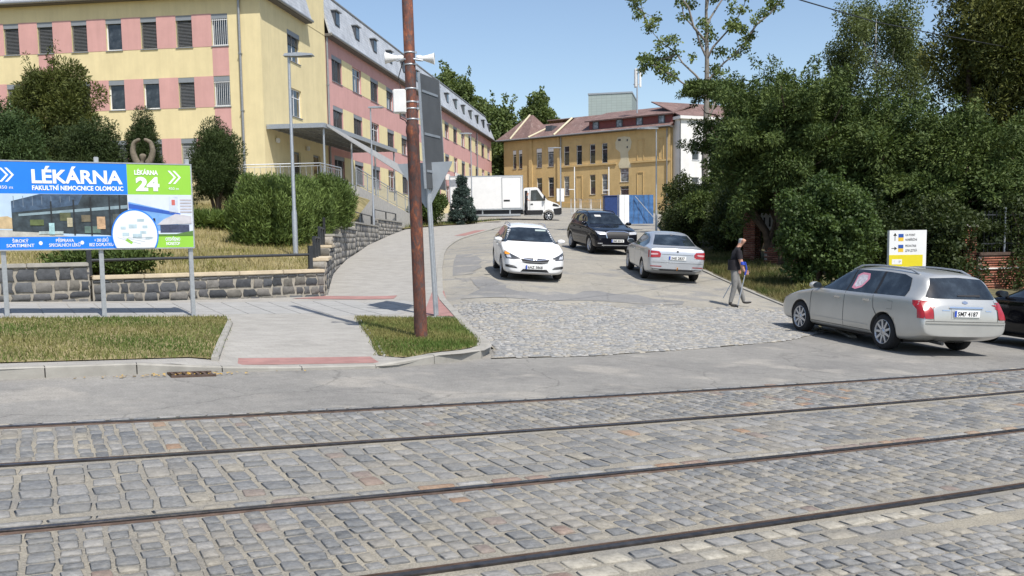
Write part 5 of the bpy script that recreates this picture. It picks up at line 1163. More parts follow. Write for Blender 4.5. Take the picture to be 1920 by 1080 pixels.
# driver climbing out through the open cab door of the truck
DR = thing('person', 'driver in a dark outfit leaning in the open cab door of the truck', 'person', (0, 0, 0)); DR.matrix_world = TK.matrix_world @ Matrix.Translation((.20, -1.10, .52))
nd2 = [((0, 0, .85), (.13, .11)), ((.02, 0, 1.05), (.14, .11)), ((.05, 0, 1.3), (.15, .11)), ((.08, 0, 1.42), .06), ((.12, 0, 1.52), .055), ((.15, 0, 1.62), (.09, .095)), ((.05, -.18, 1.3), .06), ((.12, -.22, 1.06), .045), ((.3, -.18, 1.02), .035), ((.05, .18, 1.3), .06), ((.15, .2, 1.06), .045), ((.3, .15, 1.1), .035), ((0, -.08, .8), .095), ((.06, -.09, .42), .07), ((0, -.09, .06), .05), ((.12, -.09, .03), .04), ((0, .08, .8), .095), ((-.02, .09, .42), .07), ((-.05, .09, .06), .05), ((.08, .09, .03), .04)]
bd2 = skin_mesh('body', nd2, [(0, 1), (1, 2), (2, 3), (3, 4), (4, 5), (2, 6), (6, 7), (7, 8), (2, 9), (9, 10), (10, 11), (0, 12), (12, 13), (13, 14), (14, 15), (0, 16), (16, 17), (17, 18), (18, 19)], K['skin'], DR)
for mm in (mat('driver_shirt', (.05, .05, .06), .9), mat('driver_trousers', (.025, .025, .03), .9), mat('driver_hair', (.05, .035, .025), .8)): bd2.data.materials.append(mm)
for p_ in bd2.data.polygons:
    c = p_.center; p_.material_index = 2 if c.z < .88 else (1 if c.z < 1.4 and not (abs(c.y) > .17 and c.z < 1.15) else (3 if c.z > 1.66 else 0))
# ================================================================== PLANTS
K['leaf'] = colmat('foliage', .6, .12, 2.0, 0, 10, 'World', .3, .30)
K['needle'] = colmat('needle_foliage', .65, .12, 2.0, 0, 10, 'World', .25, .15)
K['bark'] = mat('bark', (.10, .075, .055), .95, 0, .3, 8, .6, 25, .1)
K['barkgrey'] = mat('grey_bark', (.22, .20, .175), .95, 0, .25, 8, .6, 25, .1)
def unit(n):
    v = RNG.normal(size=(n, 3)); return v / np.linalg.norm(v, axis=1)[:, None]
def leafcloud(name, clumps, num, ll, lw, col0, col1, m_, parent, out=.6, up=0., fill=.5, kink=True):
    """clumps: rows (x,y,z,rx,ry,rz); leaves sit through the shells, lying roughly along the outward direction"""
    C_ = np.array(clumps, float); vol = (C_[:, 3] * C_[:, 4] + C_[:, 3] * C_[:, 5] + C_[:, 4] * C_[:, 5]); pick = RNG.choice(len(C_), num, p=vol / vol.sum())
    d = unit(num); rad = 1 - np.abs(RNG.normal(0, fill * .5, num)); rad = np.clip(rad, .1, 1.06)
    P_ = C_[pick, :3] + d * C_[pick, 3:6] * rad[:, None]
    ax = d * out + unit(num) * (1 - out * .5); ax[:, 2] += up; ax /= np.linalg.norm(ax, axis=1)[:, None]
    sd_ = np.cross(ax, unit(num)); sd_ /= np.linalg.norm(sd_, axis=1)[:, None] + 1e-9
    L_ = ll * RNG.uniform(.6, 1.3, num)[:, None]; W_ = lw * RNG.uniform(.7, 1.3, num)[:, None]
    a = P_; b = P_ + ax * L_ * .5 + sd_ * W_; c = P_ + ax * L_; e = P_ + ax * L_ * .5 - sd_ * W_
    if kink:
        nn = np.cross(ax, sd_); b = b + nn * W_ * .35; e = e + nn * W_ * .35
    V = np.stack([a, b, c, e], 1).reshape(-1, 3); T = np.arange(4 * num).reshape(-1, 4)
    ct = RNG.uniform(0, 1, len(C_))[pick]; t = np.clip(.55 * ct + .45 * RNG.uniform(0, 1, num), 0, 1)[:, None]
    col = np.array(col0) * (1 - t) + np.array(col1) * t
    return link(name, fast_mesh(name, V, T, m_, np.repeat(col, 4, 0)), parent)
def clump_shell(cx_, cy_, cz_, rx, ry, rz, n, cr, low=-.6, jit=.25, flat=.8, inner=.35):
    out = []
    while len(out) < n:
        d = unit(1)[0]
        if d[2] < low: continue
        k = random.uniform(inner, 1) ** .5 * random.uniform(1 - jit, 1 + jit * .4); r_ = cr * random.uniform(.65, 1.35)
        out.append((cx_ + d[0] * rx * k, cy_ + d[1] * ry * k, cz_ + d[2] * rz * k, r_, r_, r_ * flat))
    return out
def sprays(cx_, cy_, cz_, rx, ry, rz, n, r0=.42, r1=.13, low=-.75, droop=.25, reach=(.85, 1.25)):
    out = []
    while len(out) < n:
        d = unit(1)[0]
        if d[2] < low: continue
        k0 = random.uniform(.25, .6); k1 = random.uniform(*reach); f_ = random.uniform(.8, 1.25)
        for t_ in (0, .35, .65, .85, 1):
            k = k0 + (k1 - k0) * t_; r_ = (r0 + (r1 - r0) * t_) * f_
            out.append((cx_ + d[0] * rx * k, cy_ + d[1] * ry * k, cz_ + d[2] * rz * k - droop * t_ * t_ * (1 - abs(d[2]) * .6), r_, r_, r_ * .7))
    return out
def stems(parent, segs, m_, name='trunk', seg=8):
    q = MB()
    for pts, rr in segs: q.tube(pts, rr, seg)
    return q.build(name, m_, parent)
def wander(p0, p1, n, j):
    p0, p1 = Vector(p0), Vector(p1); L = (p1 - p0).length
    return [p0.lerp(p1, k / n) + Vector((random.uniform(-j, j), random.uniform(-j, j), random.uniform(-j, j) * .5)) * L * (0 if k in (0,) else 1) for k in range(n + 1)]
def bushy(name, label, cat, x, y, z0, h, rx, ry, nleaf, ll, lw, c0, c1, m_, nclump=60, cr=.5, trunkr=.12, low=-.75, group=None, base=.0, out=.6, up=0., flat=.8, fill=.5, nst=5, cone=0):
    t = thing(name, label, cat, (x, y, z0), 0, group); rz = (h - base) / 2
    cl = clump_shell(0, 0, base + rz, rx * .9, ry * .9, rz * .9, nclump, cr, low, .22, flat) + sprays(0, 0, base + rz, rx * .88, ry * .88, rz * .9, nclump * 4, cr * .6, cr * .2, low, -up * .35 * rx, (.85, 1.32))
    if cone: cl = [(a_ * (1.15 - cone * max(0, c_ / h) ** 1.3), b_ * (1.15 - cone * max(0, c_ / h) ** 1.3), c_, d_, e_, f_) for a_, b_, c_, d_, e_, f_ in cl]
    leafcloud('crown', cl, nleaf, ll, lw, c0, c1, m_, t, out, up, fill)
    sg = []
    for k in range(nst):
        a = k * 2 * math.pi / nst + random.uniform(-.4, .4); rr = random.uniform(.3, .65)
        sg.append((wander((math.cos(a) * trunkr, math.sin(a) * trunkr, -.2), (math.cos(a) * rx * rr, math.sin(a) * ry * rr, h * random.uniform(.6, .85)), 5, .05), [trunkr, trunkr * .85, trunkr * .65, trunkr * .45, trunkr * .3, trunkr * .15]))
    stems(t, sg, K['bark']); return t
YEW0, YEW1 = (.034, .066, .017), (.135, .180, .046)
yg = 'dark yew trees behind the brick wall'
def yew(label, x, y, h, rx, ry, n=42000, nc=90, base=.3, low=-.8, more=()):
    t = thing('yew_tree', label, 'tree', (x, y, H(x, y)), 0, yg); rz = (h - base) / 2
    cl = sprays(0, 0, base + rz, rx * .92, ry * .92, rz * .95, nc * 5, .55, .16, low) + clump_shell(0, 0, base + rz, rx * .7, ry * .7, rz * .75, 30, .8, low)
    for mx_, my_, mz_, ma, mb, mc in more: cl += sprays(mx_ - x, my_ - y, mz_, ma, mb, mc, 60, .4, .14, -.9)
    leafcloud('crown', cl, int(n * 2.1), .15, .027, YEW0, YEW1, K['needle'], t, .75, -.18, .6)
    sg = []
    for k in range(8):
        a_ = k * 6.283 / 8 + random.uniform(-.4, .4); rr = random.uniform(.4, .8); e_ = Vector((math.cos(a_) * rx * rr, math.sin(a_) * ry * rr, base + (h - base) * random.uniform(.4, .85)))
        sg.append((wander((math.cos(a_) * .16, math.sin(a_) * .16, -.2), e_, 6, .05), [.16, .14, .11, .085, .06, .04, .02]))
        for _ in range(3):
            m_ = Vector((math.cos(a_) * .16, math.sin(a_) * .16, -.2)).lerp(e_, random.uniform(.5, .9)); sg.append((wander(m_, m_ + Vector((random.uniform(-1.2, 1.2), random.uniform(-1.2, 1.2), random.uniform(0, .8))), 3, .08), [.04, .03, .02, .008]))
    stems(t, sg, K['bark']); return t
yew('yew tree nearest the ochre villa, overhanging the saloon and the lamp post', 10.7, 42.5, 8.0, 2.7, 3.0, 50000, 75, .6, -.85, [(8.6, 41.8, 6.9, 1.3, 1.0, .55), (8.9, 41.5, 2.2, 1.6, 1.2, .9)])
yew('tallest yew tree right of the bare trunked tree, behind the walking man', 9.9, 34.6, 7.7, 2.9, 3.0, 60000, 90, .9)
yew('broad yew tree in the middle of the row, in front of the birch', 12.9, 34.2, 6.9, 3.0, 3.0, 56000, 85, .8)
yew('yew tree behind the white and yellow sign', 15.2, 32.6, 6.2, 2.7, 2.4, 50000, 75, .7)
yew('yew tree at the right edge of the picture above the brick wall', 18.4, 33.2, 5.7, 3.1, 2.4, 46000, 70, .6)
# tall thuja-like tree
bushy('thuja_tree', 'tall dense conifer rising out of frame at the top right', 'tree', 22.0, 42.5, H(22, 42), 15.5, 3.4, 3.0, 90000, .22, .035, (.035, .055, .012), (.15, .155, .035), K['needle'], 120, .85, .25, -.9, None, 1.0, .6, .2, 1.0, .5, 4)
# birch behind
BT = thing('birch_tree', 'drooping light green birch showing above the yews', 'tree', (21.3, 56, H(21, 56)), 0)
cl = clump_shell(0, 0, 9.9, 3.0, 3.0, 4.3, 70, .8, -.7, .2, 1.2); leafcloud('crown', cl, 34000, .16, .04, (.07, .10, .03), (.17, .21, .075), K['leaf'], BT, .2, -.7, .8)
stems(BT, [(wander((0, 0, -.2), (0, 0, 12.5), 6, .012), [.2, .17, .14, .11, .08, .05, .02])] + [(wander((0, 0, 6 + k), (math.cos(k * 2.4) * 2.2, math.sin(k * 2.4) * 2.2, 8.4 + k), 4, .05), [.06, .05, .04, .03, .015]) for k in range(5)], mat('birch_bark', (.5, .48, .44), .9, 0, .3, 6))
# sparse tree with a visible trunk and leaf tufts
SP = thing('sparse_tree', 'thin leaved tree with bare grey trunk standing against the sky', 'tree', (10.6, 52, H(10, 52)), 0)
sg = [(wander((0, 0, -.2), (.1, 0, 16), 8, .006), [.2, .19, .18, .16, .14, .11, .08, .05, .02])]; tips = []
br = [((0, 0, 8.0), (-2.9, .3, 11.2)), ((0, 0, 7.4), (-3.2, -.3, 9.4)), ((0, 0, 9.6), (-1.7, .5, 13.3)), ((0, 0, 8.2), (2.4, .2, 10.8)), ((2.4, .2, 10.8), (4.6, .2, 13.4)), ((0, 0, 9.4), (2.2, -.5, 12.6)), ((0, 0, 10.4), (-2.4, -.4, 14.6)), ((0, 0, 11), (1.8, .8, 14.4)), ((-1.6, .2, 9.8), (-3.4, .4, 9.2)), ((0, 0, 12), (.5, .3, 15.8)), ((-2.9, .3, 11.2), (-4.2, .2, 13.2)), ((0, 0, 6.3), (1.2, .3, 8.3))]
for a, b in br:
    pts = wander(a, b, 5, .04); sg.append((pts, [.07, .06, .05, .038, .026, .012])); tips += [pts[3], pts[4], pts[5]]
    for k in range(4):
        o_ = pts[random.randrange(2, 6)]; e_ = o_ + Vector((random.uniform(-.8, .8), random.uniform(-.6, .6), random.uniform(-.3, .7))); sg.append((wander(o_, e_, 3, .08), [.022, .017, .012, .006])); tips.append(e_)
tips += [Vector((random.uniform(-.9, 1.1), random.uniform(-.8, .8), random.uniform(8.5, 15))) for _ in range(12)]
stems(SP, sg, K['barkgrey'], 'trunk', 6)
leafcloud('crown', [(p_[0], p_[1], p_[2], random.uniform(.25, .5), random.uniform(.25, .5), random.uniform(.2, .38)) for p_ in tips], 7500, .17, .06, (.10, .15, .04), (.24, .30, .10), K['leaf'], SP, .3, -.35, .9)
# light leaved shrub in front of the wall
bushy('ivy_shrub', 'glossy green leafy shrub in front of the brick wall, left of the yellow sign', 'shrub', 9.35, 28.2, H(9.3, 28.2), 3.7, 1.45, 1.2, 42000, .10, .035, (.035, .07, .018), (.125, .185, .052), K['leaf'], 55, .42, .08, -.9, None, 0, .3, -.3, .9, .5)
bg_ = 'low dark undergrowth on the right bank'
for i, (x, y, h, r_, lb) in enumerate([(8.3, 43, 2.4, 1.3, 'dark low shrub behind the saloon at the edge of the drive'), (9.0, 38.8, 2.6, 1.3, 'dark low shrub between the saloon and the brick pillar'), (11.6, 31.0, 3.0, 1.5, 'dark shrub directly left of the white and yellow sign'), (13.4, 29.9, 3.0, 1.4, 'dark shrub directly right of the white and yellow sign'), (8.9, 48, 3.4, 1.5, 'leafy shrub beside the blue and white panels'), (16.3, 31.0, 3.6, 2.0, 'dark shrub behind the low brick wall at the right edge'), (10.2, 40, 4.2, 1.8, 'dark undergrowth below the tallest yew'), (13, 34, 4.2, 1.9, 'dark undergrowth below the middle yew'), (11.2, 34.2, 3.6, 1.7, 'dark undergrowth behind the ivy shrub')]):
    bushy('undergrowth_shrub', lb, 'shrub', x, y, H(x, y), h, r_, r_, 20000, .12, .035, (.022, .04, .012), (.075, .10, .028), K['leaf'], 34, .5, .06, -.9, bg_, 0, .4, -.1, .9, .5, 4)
bushy('weed_clump', 'tall dry weeds on the verge beside the bonnet of the silver estate', 'weeds', 8.0, 24.6, H(8, 24.6), .55, .7, .5, 3000, .22, .012, (.12, .14, .04), (.30, .27, .10), K['leaf'], 14, .2, .01, -.3, None, 0, .3, .9, .9, .6, 3)
# ---- left hand shrubs
HED0, HED1 = (.06, .10, .024), (.19, .26, .065)
def hedge(label, x, y, h, rx, ry, n):
    t = thing('hedge_shrub', label, 'shrub', (x, y, LH(x, y) - .15)); cl = []
    for k in range(75):
        a_ = random.uniform(0, 6.283); r_ = random.uniform(.2, 1) ** .5; zt = h * (1 - .38 * r_ ** 2.5) * random.uniform(.78, 1.14); x_, y_ = math.cos(a_) * rx * r_, math.sin(a_) * ry * r_
        for f_ in (.25, .5, .75, .95): cl.append((x_ * (1 - .18 * (1 - f_)), y_ * (1 - .18 * (1 - f_)), zt * f_, .26, .26, .24))
    leafcloud('crown', cl, n, .14, .014, HED0, HED1, K['needle'], t, .4, .9, .7)
    stems(t, [(wander((random.uniform(-.4, .4), random.uniform(-.4, .4), -.1), (math.cos(k) * rx * .6, math.sin(k) * ry * .6, h * .7), 4, .06), [.05, .04, .03, .02, .01]) for k in range(9)], K['bark']); return t
hedge('big feathery green shrub left of the lamp post behind the stone wall', -7.05, 28.0, 1.95, 1.1, 1.0, 55000)
hedge('feathery green shrub right behind the lamp post, between two others', -6.95, 30.6, 1.9, 1.2, 1.1, 48000)
hedge('feathery green shrub right of the lamp post, above the stepped wall', -7.25, 34.6, 1.95, 1.6, 1.5, 60000)
PIN0, PIN1 = (.022, .042, .014), (.075, .105, .03)
bushy('pine_shrub', 'dark rounded pine bush right of the billboard', 'shrub', -10.25, 33.6, LH(-10.25, 33.6) - .1, 3.5, 1.02, 1.1, 75000, .10, .011, PIN0, PIN1, K['needle'], 62, .40, .08, -.8, None, .15, .5, .6, 1.1, .5, 5, .75)
bushy('pine_shrub', 'slim dark pine behind the stone sculpture', 'shrub', -13.5, 35.4, LH(-13.5, 35.4) - .1, 3.7, .85, .9, 50000, .10, .012, PIN0, PIN1, K['needle'], 46, .36, .08, -.8, None, .1, .5, .6, 1.2, .5, 5, .85)
bushy('conifer_shrub', 'tall loose conifer behind the left part of the billboard', 'shrub', -17.2, 36.5, LH(-17.2, 36.5) - .1, 5.9, 2.3, 1.8, 50000, .17, .02, (.04, .06, .014), (.14, .155, .035), K['needle'], 60, .5, .12, -.85, None, .1, .75, .1, .8, .75, 5, .55)
bushy('conifer_shrub', 'dense dark conifer between the loose conifer and the sculpture', 'shrub', -14.9, 34.0, LH(-14.9, 34) - .1, 3.3, 1.25, 1.1, 55000, .12, .014, PIN0, PIN1, K['needle'], 50, .5, .1, -.85, None, .1, .6, .2, .9, .55)
bushy('conifer_shrub', 'dark green conifer at the left edge of the picture', 'shrub', -17.2, 32.2, LH(-17.2, 32.2) - .1, 3.7, 1.7, 1.4, 55000, .13, .018, (.03, .06, .02), (.085, .13, .04), K['needle'], 55, .55, .1, -.85, None, .1, .6, .0, .9, .55)
bushy('ground_cover', 'low green juniper spreading behind the left end of the stone wall', 'shrub', -8.9, 20.7, LH(-8.9, 20.7) - .05, .55, 1.3, .55, 12000, .12, .02, (.045, .08, .02), (.12, .17, .04), K['needle'], 40, .22, .02, -.2, None, 0, .5, .4, .8, .6, 3)
bushy('ground_cover', 'strap leaved green plants below the dark pine bush', 'plant', -9.6, 31.2, LH(-9.6, 31.2) - .05, .45, 1.1, .5, 5000, .3, .018, (.08, .14, .03), (.2, .27, .07), K['leaf'], 18, .2, .02, -.2, None, 0, .4, .6, .8, .6, 3)
# spruce and shrub at the head of the path
SPR = thing('blue_spruce', 'small blue grey spruce in front of the white truck', 'tree', (-3.45, 69.3, H(-3.45, 69.3)), 0)
cl = []
for k in range(90):
    z_ = random.uniform(.25, 3.5); rr = 1.25 * (1 - z_ / 3.75) + .06; a = random.uniform(0, 6.28); cl.append((math.cos(a) * rr * .75, math.sin(a) * rr * .75, z_ - .1, .24, .24, .15))
leafcloud('crown', cl, 16000, .17, .028, (.04, .065, .055), (.10, .145, .125), K['needle'], SPR, .7, -.1, .6); stems(SPR, [([(0, 0, -.2), (0, 0, 3.5)], [.09, .02])], K['bark'])
bushy('verge_shrub', 'round green shrub left of the blue spruce', 'shrub', -5.9, 67.5, H(-5.9, 67.5), 2.9, 1.4, 1.2, 14000, .18, .05, (.04, .075, .02), (.12, .17, .045), K['leaf'], 40, .45, .06, -.8)
# background trees
for i, (x, y, h, rx, lb) in enumerate([(-8.2, 142, 25.5, 5.2, 'tall leafy tree rising behind the far end of the clinic roof'), (-1.6, 140, 19.5, 4.2, 'leafy tree between the clinic wing and the villa'), (4.6, 152, 21, 2.6, 'small crowned tree peeking over the villa hip roof'), (-2.6, 134, 13.5, 3.2, 'lower leafy tree in the gap beside the villa wall')]):
    bushy('background_tree', lb, 'tree', x, y, H(min(x, 60), min(y, 160)), h - 4, rx, rx, 26000, .45, .15, (.09, .13, .04), (.21, .27, .09), K['leaf'], 48, 1.3, .35, -.8, 'trees behind the clinic', 4 if h > 20 else 1, .3, -.1, .8, .7, 5)
# ================================================================== STONE WALL
K['stone'] = colmat('basalt_stone', .85, .2, 14, .7, 25, 'World', .25); K['mortar'] = mat('mortar', (.31, .285, .24), .95, 0, .2, 10, .5, 60, .1, 'World')
K['cap'] = mat('sandstone_cap', (.52, .44, .32), .9, 0, .15, 4, .3, 60, .15, 'World', None, 0, ((.33, .31, .28), 2, .6)); K['capgrey'] = mat('grey_cap', (.34, .325, .29), .9, 0, .15, 4, .3, 60, .15, 'World')
SPAL = np.array([(.085, .09, .098), (.11, .115, .122), (.14, .14, .14), (.07, .075, .082), (.165, .155, .135), (.19, .18, .165), (.12, .12, .125)])
LPAL = np.array([(.30, .285, .255), (.36, .34, .30), (.22, .21, .2), (.15, .15, .15), (.42, .39, .34)])
def stone(parent, o, ud, nd_, u0, u1, z0, z1, pal, proud=.022):
    j = lambda a: random.uniform(-a, a); w_ = u1 - u0; h_ = z1 - z0; c = (u0 + u1) / 2; m_ = (z0 + z1) / 2
    out = [(u0 + j(.2) * w_ * .2, z0 + j(.15) * h_ * .3), (c + j(.1) * w_, z0 + abs(j(.06)) * h_), (u1 + j(.2) * w_ * .2, z0 + j(.15) * h_ * .3), (u1 + j(.04), m_ + j(.1) * h_), (u1 - abs(j(.15)) * w_, z1 + j(.05) * h_), (c + j(.1) * w_, z1 - abs(j(.05)) * h_), (u0 + abs(j(.15)) * w_, z1 + j(.05) * h_), (u0 + j(.03), m_ + j(.1) * h_)]
    V = []
    for f_, dp in ((1, -.04), (.99, proud * .6), (.9, proud)):
        for a, b in out:
            uu = c + (a - c) * f_; zz = m_ + (b - m_) * f_; q = o + ud * uu + nd_ * (dp + (j(.006) if f_ < 1 else 0)); V.append((q.x, q.y, o.z + zz))
    q = o + ud * c + nd_ * (proud + .004); V.append((q.x, q.y, o.z + m_))
    T = []
    for i in range(8):
        k = (i + 1) % 8; T += [(i, k, 8 + k), (i, 8 + k, 8 + i), (8 + i, 8 + k, 16 + k), (8 + i, 16 + k, 16 + i), (16 + i, 16 + k, 24)]
    return link('stone', fast_mesh('stone', V, T, K['stone'], pal[random.randrange(len(pal))] * random.uniform(.85, 1.2)), parent)
def wall_run(label, a, b, z0, z1, pal, capm, capw=.42, cell=(.18, .27), thick=.36, capt=.085, name='stone_wall', grp=None, ends=1):
    a, b = Vector((*a, 0)), Vector((*b, 0)); ud = (b - a).normalized(); L = (b - a).length; nd_ = Vector((ud.y, -ud.x, 0))
    t = thing(name, label, 'wall', (0, 0, 0), 0, grp); o = Vector((a.x, a.y, z0)); hh = z1 - z0
    q = MB(); c = (a + b) / 2 - nd_ * (thick / 2); q.box((c.x, c.y, z0 + (hh - .3) / 2), (L, thick, hh + .3), math.atan2(ud.y, ud.x)); q.build('core', K['mortar'], t)
    z = -.0
    while z < hh - .03:
        h_ = min(cell[0] * random.uniform(.75, 1.35), hh - z)
        if hh - z - h_ < .07: h_ = hh - z
        u = .0
        while u < L - .02:
            w_ = min(cell[1] * random.uniform(.65, 1.5), L - u)
            if L - u - w_ < .1: w_ = L - u
            dz_ = random.uniform(-.022, .022) if z > .01 and hh - z - h_ > .01 else 0; stone(t, o, ud, nd_, u + random.uniform(.008, .026), u + w_ - random.uniform(.008, .026), z + random.uniform(.004, .026) + dz_, z + h_ - random.uniform(.004, .026) + dz_, pal); u += w_
        z += h_
    if ends:   # stones on the exposed end face
        o2 = Vector((b.x, b.y, z0)) if ends > 0 else Vector((a.x, a.y, z0)) - nd_ * thick; e_u, e_n = (-nd_, ud) if ends > 0 else (nd_, -ud); z = 0
        while z < hh - .03:
            h_ = min(cell[0] * random.uniform(.8, 1.3), hh - z)
            if hh - z - h_ < .07: h_ = hh - z
            stone(t, o2, e_u, e_n, .016, thick - .016, z + .012, z + h_ - .012, pal); z += h_
    n = max(1, round(L / 1.1))
    for k in range(n):
        c = a + ud * (L * (k + .5) / n) - nd_ * (thick / 2 - .02); q = MB(); q.bevbox((c.x, c.y, z1 + capt / 2 + .002), (L / n - .008, capw, capt), .015, math.atan2(ud.y, ud.x)); q.build('cap_stone', capm, t)
    return t
wall_run('dark stone retaining wall with sandstone capping behind the pavement', (-8.62, 19.55), (-4.40, 22.42), .36, 1.02, SPAL, K['cap'])
wall_run('taller grey capped piece of stone wall at the left edge behind the billboard', (-15.5, 15.4), (-8.66, 19.52), .44, 1.30, SPAL, K['capgrey'], ends=1)
WP = [(-4.42, 22.75), (-5.0, 26.3), (-5.55, 29.8), (-6.05, 34.0), (-6.75, 41.5), (-7.2, 52), (-7.05, 62.0)]
WZ = [1.28, 1.58, 1.92, 2.25, 2.55, 2.95]
nm = ['lowest', 'second', 'third', 'fourth', 'fifth', 'highest']
for i in range(6):
    a, b = WP[i], WP[i + 1]
    wall_run('%s step of the stone wall climbing beside the path' % nm[i], a, b, H(*a) + .0, WZ[i], LPAL if i > 1 else np.vstack([SPAL, LPAL]), K['cap'] if i < 2 else K['capgrey'], .44, (.22, .30) if i > 2 else (.18, .24), .36, .08, 'stone_wall', 'steps of the wall beside the path', -1)
# black railings on the walls
RLG = thing('wall_railing', 'black tube railing along the top of the front stone wall', 'railing', (0, 0, 0))
a, b = Vector((-8.75, 19.75, 1.0)), Vector((-4.75, 22.55, 1.0))
q = MB(); q.tube([a + Vector((0, 0, .42)), b + Vector((0, 0, .45))], .032, 8); q.build('handrail', K['darksteel'], RLG)
for p_ in (a, b): q = MB(); q.box(p_ + Vector((0, 0, .3)), (.09, .09, .72), .6); q.build('post', K['darksteel'], RLG)
for i in range(6):
    a, b = Vector((*WP[i], WZ[i])), Vector((*WP[i + 1], WZ[i])); off = Vector((-.28, 0, .08)); a = a.lerp(b, .06) + off; b = a.lerp(b + off, .92)
    t = thing('step_railing', 'black railing on the %s step of the side wall' % nm[i], 'railing', (0, 0, 0), 0, 'railings on the wall steps')
    q = MB(); q.tube([a + Vector((0, 0, .5)), b + Vector((0, 0, .5))], .028, 8); q.build('handrail', K['darksteel'], t)
    for p_ in (a, a.lerp(b, .5), b): q = MB(); q.box(p_ + Vector((0, 0, .25)), (.07, .07, .54)); q.build('post', K['darksteel'], t)
# ================================================================== BILLBOARD
K['bblue'] = mat('billboard_blue', (.012, .19, .78), .5, 0, .04, 3); K['bgreen'] = mat('billboard_green', (.27, .56, .055), .5, 0, .04, 3); K['bwhite'] = mat('billboard_white', (.80, .82, .84), .5, 0, .02, 3)
BA = math.atan2(17.18 - 15.82, -5.76 + 8.47); BB = thing('billboard', 'blue and green pharmacy billboard on three galvanised posts', 'billboard', (-5.76, 17.2, .36), BA)
BL = 3.95; Z0, Z1 = 1.31, 2.77; USC = .83
zt_ = lambda v: Z0 + (v - 1.31) * (Z1 - Z0) / 1.52 if v < Z1 - .004 or v > Z1 - .002 else v
for x_ in (-.01, -1.5, -3.0): q = MB(); q.bevbox((x_, .05, 1.38), (.075, .075, 3.0), .008); q.build('post', K['galv'], BB)
q = MB(); q.b2((-BL, -.02, Z0), (.04, .012, Z1)); bd = q.build('panel', K['bwhite'], BB)
q = MB()
for a, b in (((-BL - .01, -.028, Z0 - .02), (.06, .02, Z0)), ((-BL - .01, -.028, Z1), (.06, .02, Z1 + .02)), ((.04, -.028, Z0), (.06, .02, Z1))): q.b2(a, b)
q.build('edge_frame', K['galv'], BB)
def fp(name, poly, m_, lay=1, par=None):
    poly = [((u * USC if -BL + .001 < u < 0 else u), zt_(v)) for u, v in poly]
    q = MB(); q.prism(poly, -.02 - .002 * lay, -.0205, lambda u, v, h: (u, h, v)); return q.build(name, m_, par or bd)
# u runs right (0 = right edge), picture pixels: 160 px wide per 1.55 m; split at u=-1.24
SPL = -1.235
def pu(px): return (px - 358) / 103.0 * (1 + (358 - px) * 0.00004)
def R4(u0, z0, u1, z1): return [(u0, z0), (u1, z0), (u1, z1), (u0, z1)]
zt0 = 2.28; zb0 = 1.53
fp('blue_header', R4(-BL, zt0, SPL, 2.827), K['bblue']); fp('green_header', R4(SPL, zt0, .037, 2.827), K['bgreen'])
fp('blue_footer', R4(-BL, Z0 + .003, -.72, zb0), K['bblue']); fp('green_footer', R4(-.72, Z0 + .003, .037, zb0), K['bgreen'])
P = lambda n, c, r=.6: mat(n, c, r, 0, .22, 9)
fp('photo_sky', R4(-BL, zb0, SPL - .01, zt0), mat('print_sky', (.45, .58, .72), .6, 0, .1, 3)); fp('photo_ground', [(-BL, zb0), (-2.4, zb0), (-2.9, zb0 + .1), (-BL, zb0 + .17)], P('print_paving', (.45, .44, .40)), 2)
fp('photo_house', [(-BL, zb0 + .17), (-3.35, zb0 + .14), (-3.35, zb0 + .3), (-3.5, zb0 + .36), (-BL, zb0 + .26)], P('print_house', (.5, .38, .22)), 2)
fp('photo_building', [(-3.42, zb0 + .10), (SPL - .012, zb0 + .005), (SPL - .012, zt0 - .005), (-2.9, zt0 - .005), (-3.42, zb0 + .62)], mat('print_dark_glass', (.035, .05, .06), .6, 0, .6, 7), 3)
fp('photo_upper_storey', [(-3.42, zb0 + .42), (-2.95, zb0 + .47), (-2.2, zb0 + .56), (-2.1, zt0 - .008), (-2.9, zt0 - .008), (-3.42, zb0 + .61)], mat('print_blue_glass', (.05, .085, .14), .6, 0, .4, 12), 4)
fp('photo_canopy', [(-3.3, zb0 + .36), (SPL - .02, zb0 + .50), (SPL - .02, zb0 + .56), (-3.3, zb0 + .40)], P('print_canopy', (.22, .30, .34)), 5)
for k, (u_, w_, z_, h_, c) in enumerate([(-2.72, .03, .04, .58, (.02, .025, .03)), (-2.3, .03, .03, .62, (.02, .025, .03)), (-1.98, .03, .02, .68, (.02, .025, .03)), (-1.62, .03, .02, .7, (.02, .025, .03)), (-1.42, .03, .02, .72, (.02, .025, .03)), (-1.86, .16, .13, .22, (.45, .30, .18)), (-1.84, .10, .2, .10, (.55, .6, .6)), (-2.42, .10, .17, .16, (.42, .38, .26)), (-2.76, .10, .04, .2, (.35, .55, .58)), (-2.95, .45, .045, .05, (.42, .5, .5)), (-2.1, .3, .06, .12, (.10, .16, .14)), (-3.1, .25, .2, .1, (.10, .13, .05)), (-2.55, .2, .28, .14, (.09, .10, .05)), (-2.15, .18, .26, .12, (.14, .12, .08)), (-1.55, .22, .2, .2, (.08, .09, .085))]):
    fp('photo_detail', R4(u_, zb0 + z_, u_ + w_, zb0 + z_ + h_), mat('print_detail', c, .6, 0, .35, 14), 6 + (k % 3))
for k in range(7): fp('mullion', R4(-3.38 + k * .17, zb0 + .5 + k * .02, -3.37 + k * .17, zt0 - .04), mat('print_line', (.16, .2, .25), .6), 5)
fp('photo_sky', R4(SPL, zb0, .036, zt0), mat('print_sky_right', (.58, .64, .76), .6, 0, .08, 3))
fp('photo_blue_hall', [(SPL, zb0 + .08), (-.25, zb0 + .10), (-.25, zb0 + .42), (SPL, zb0 + .62)], mat('print_blue_hall', (.16, .34, .66), .6, 0, .12, 8), 2)
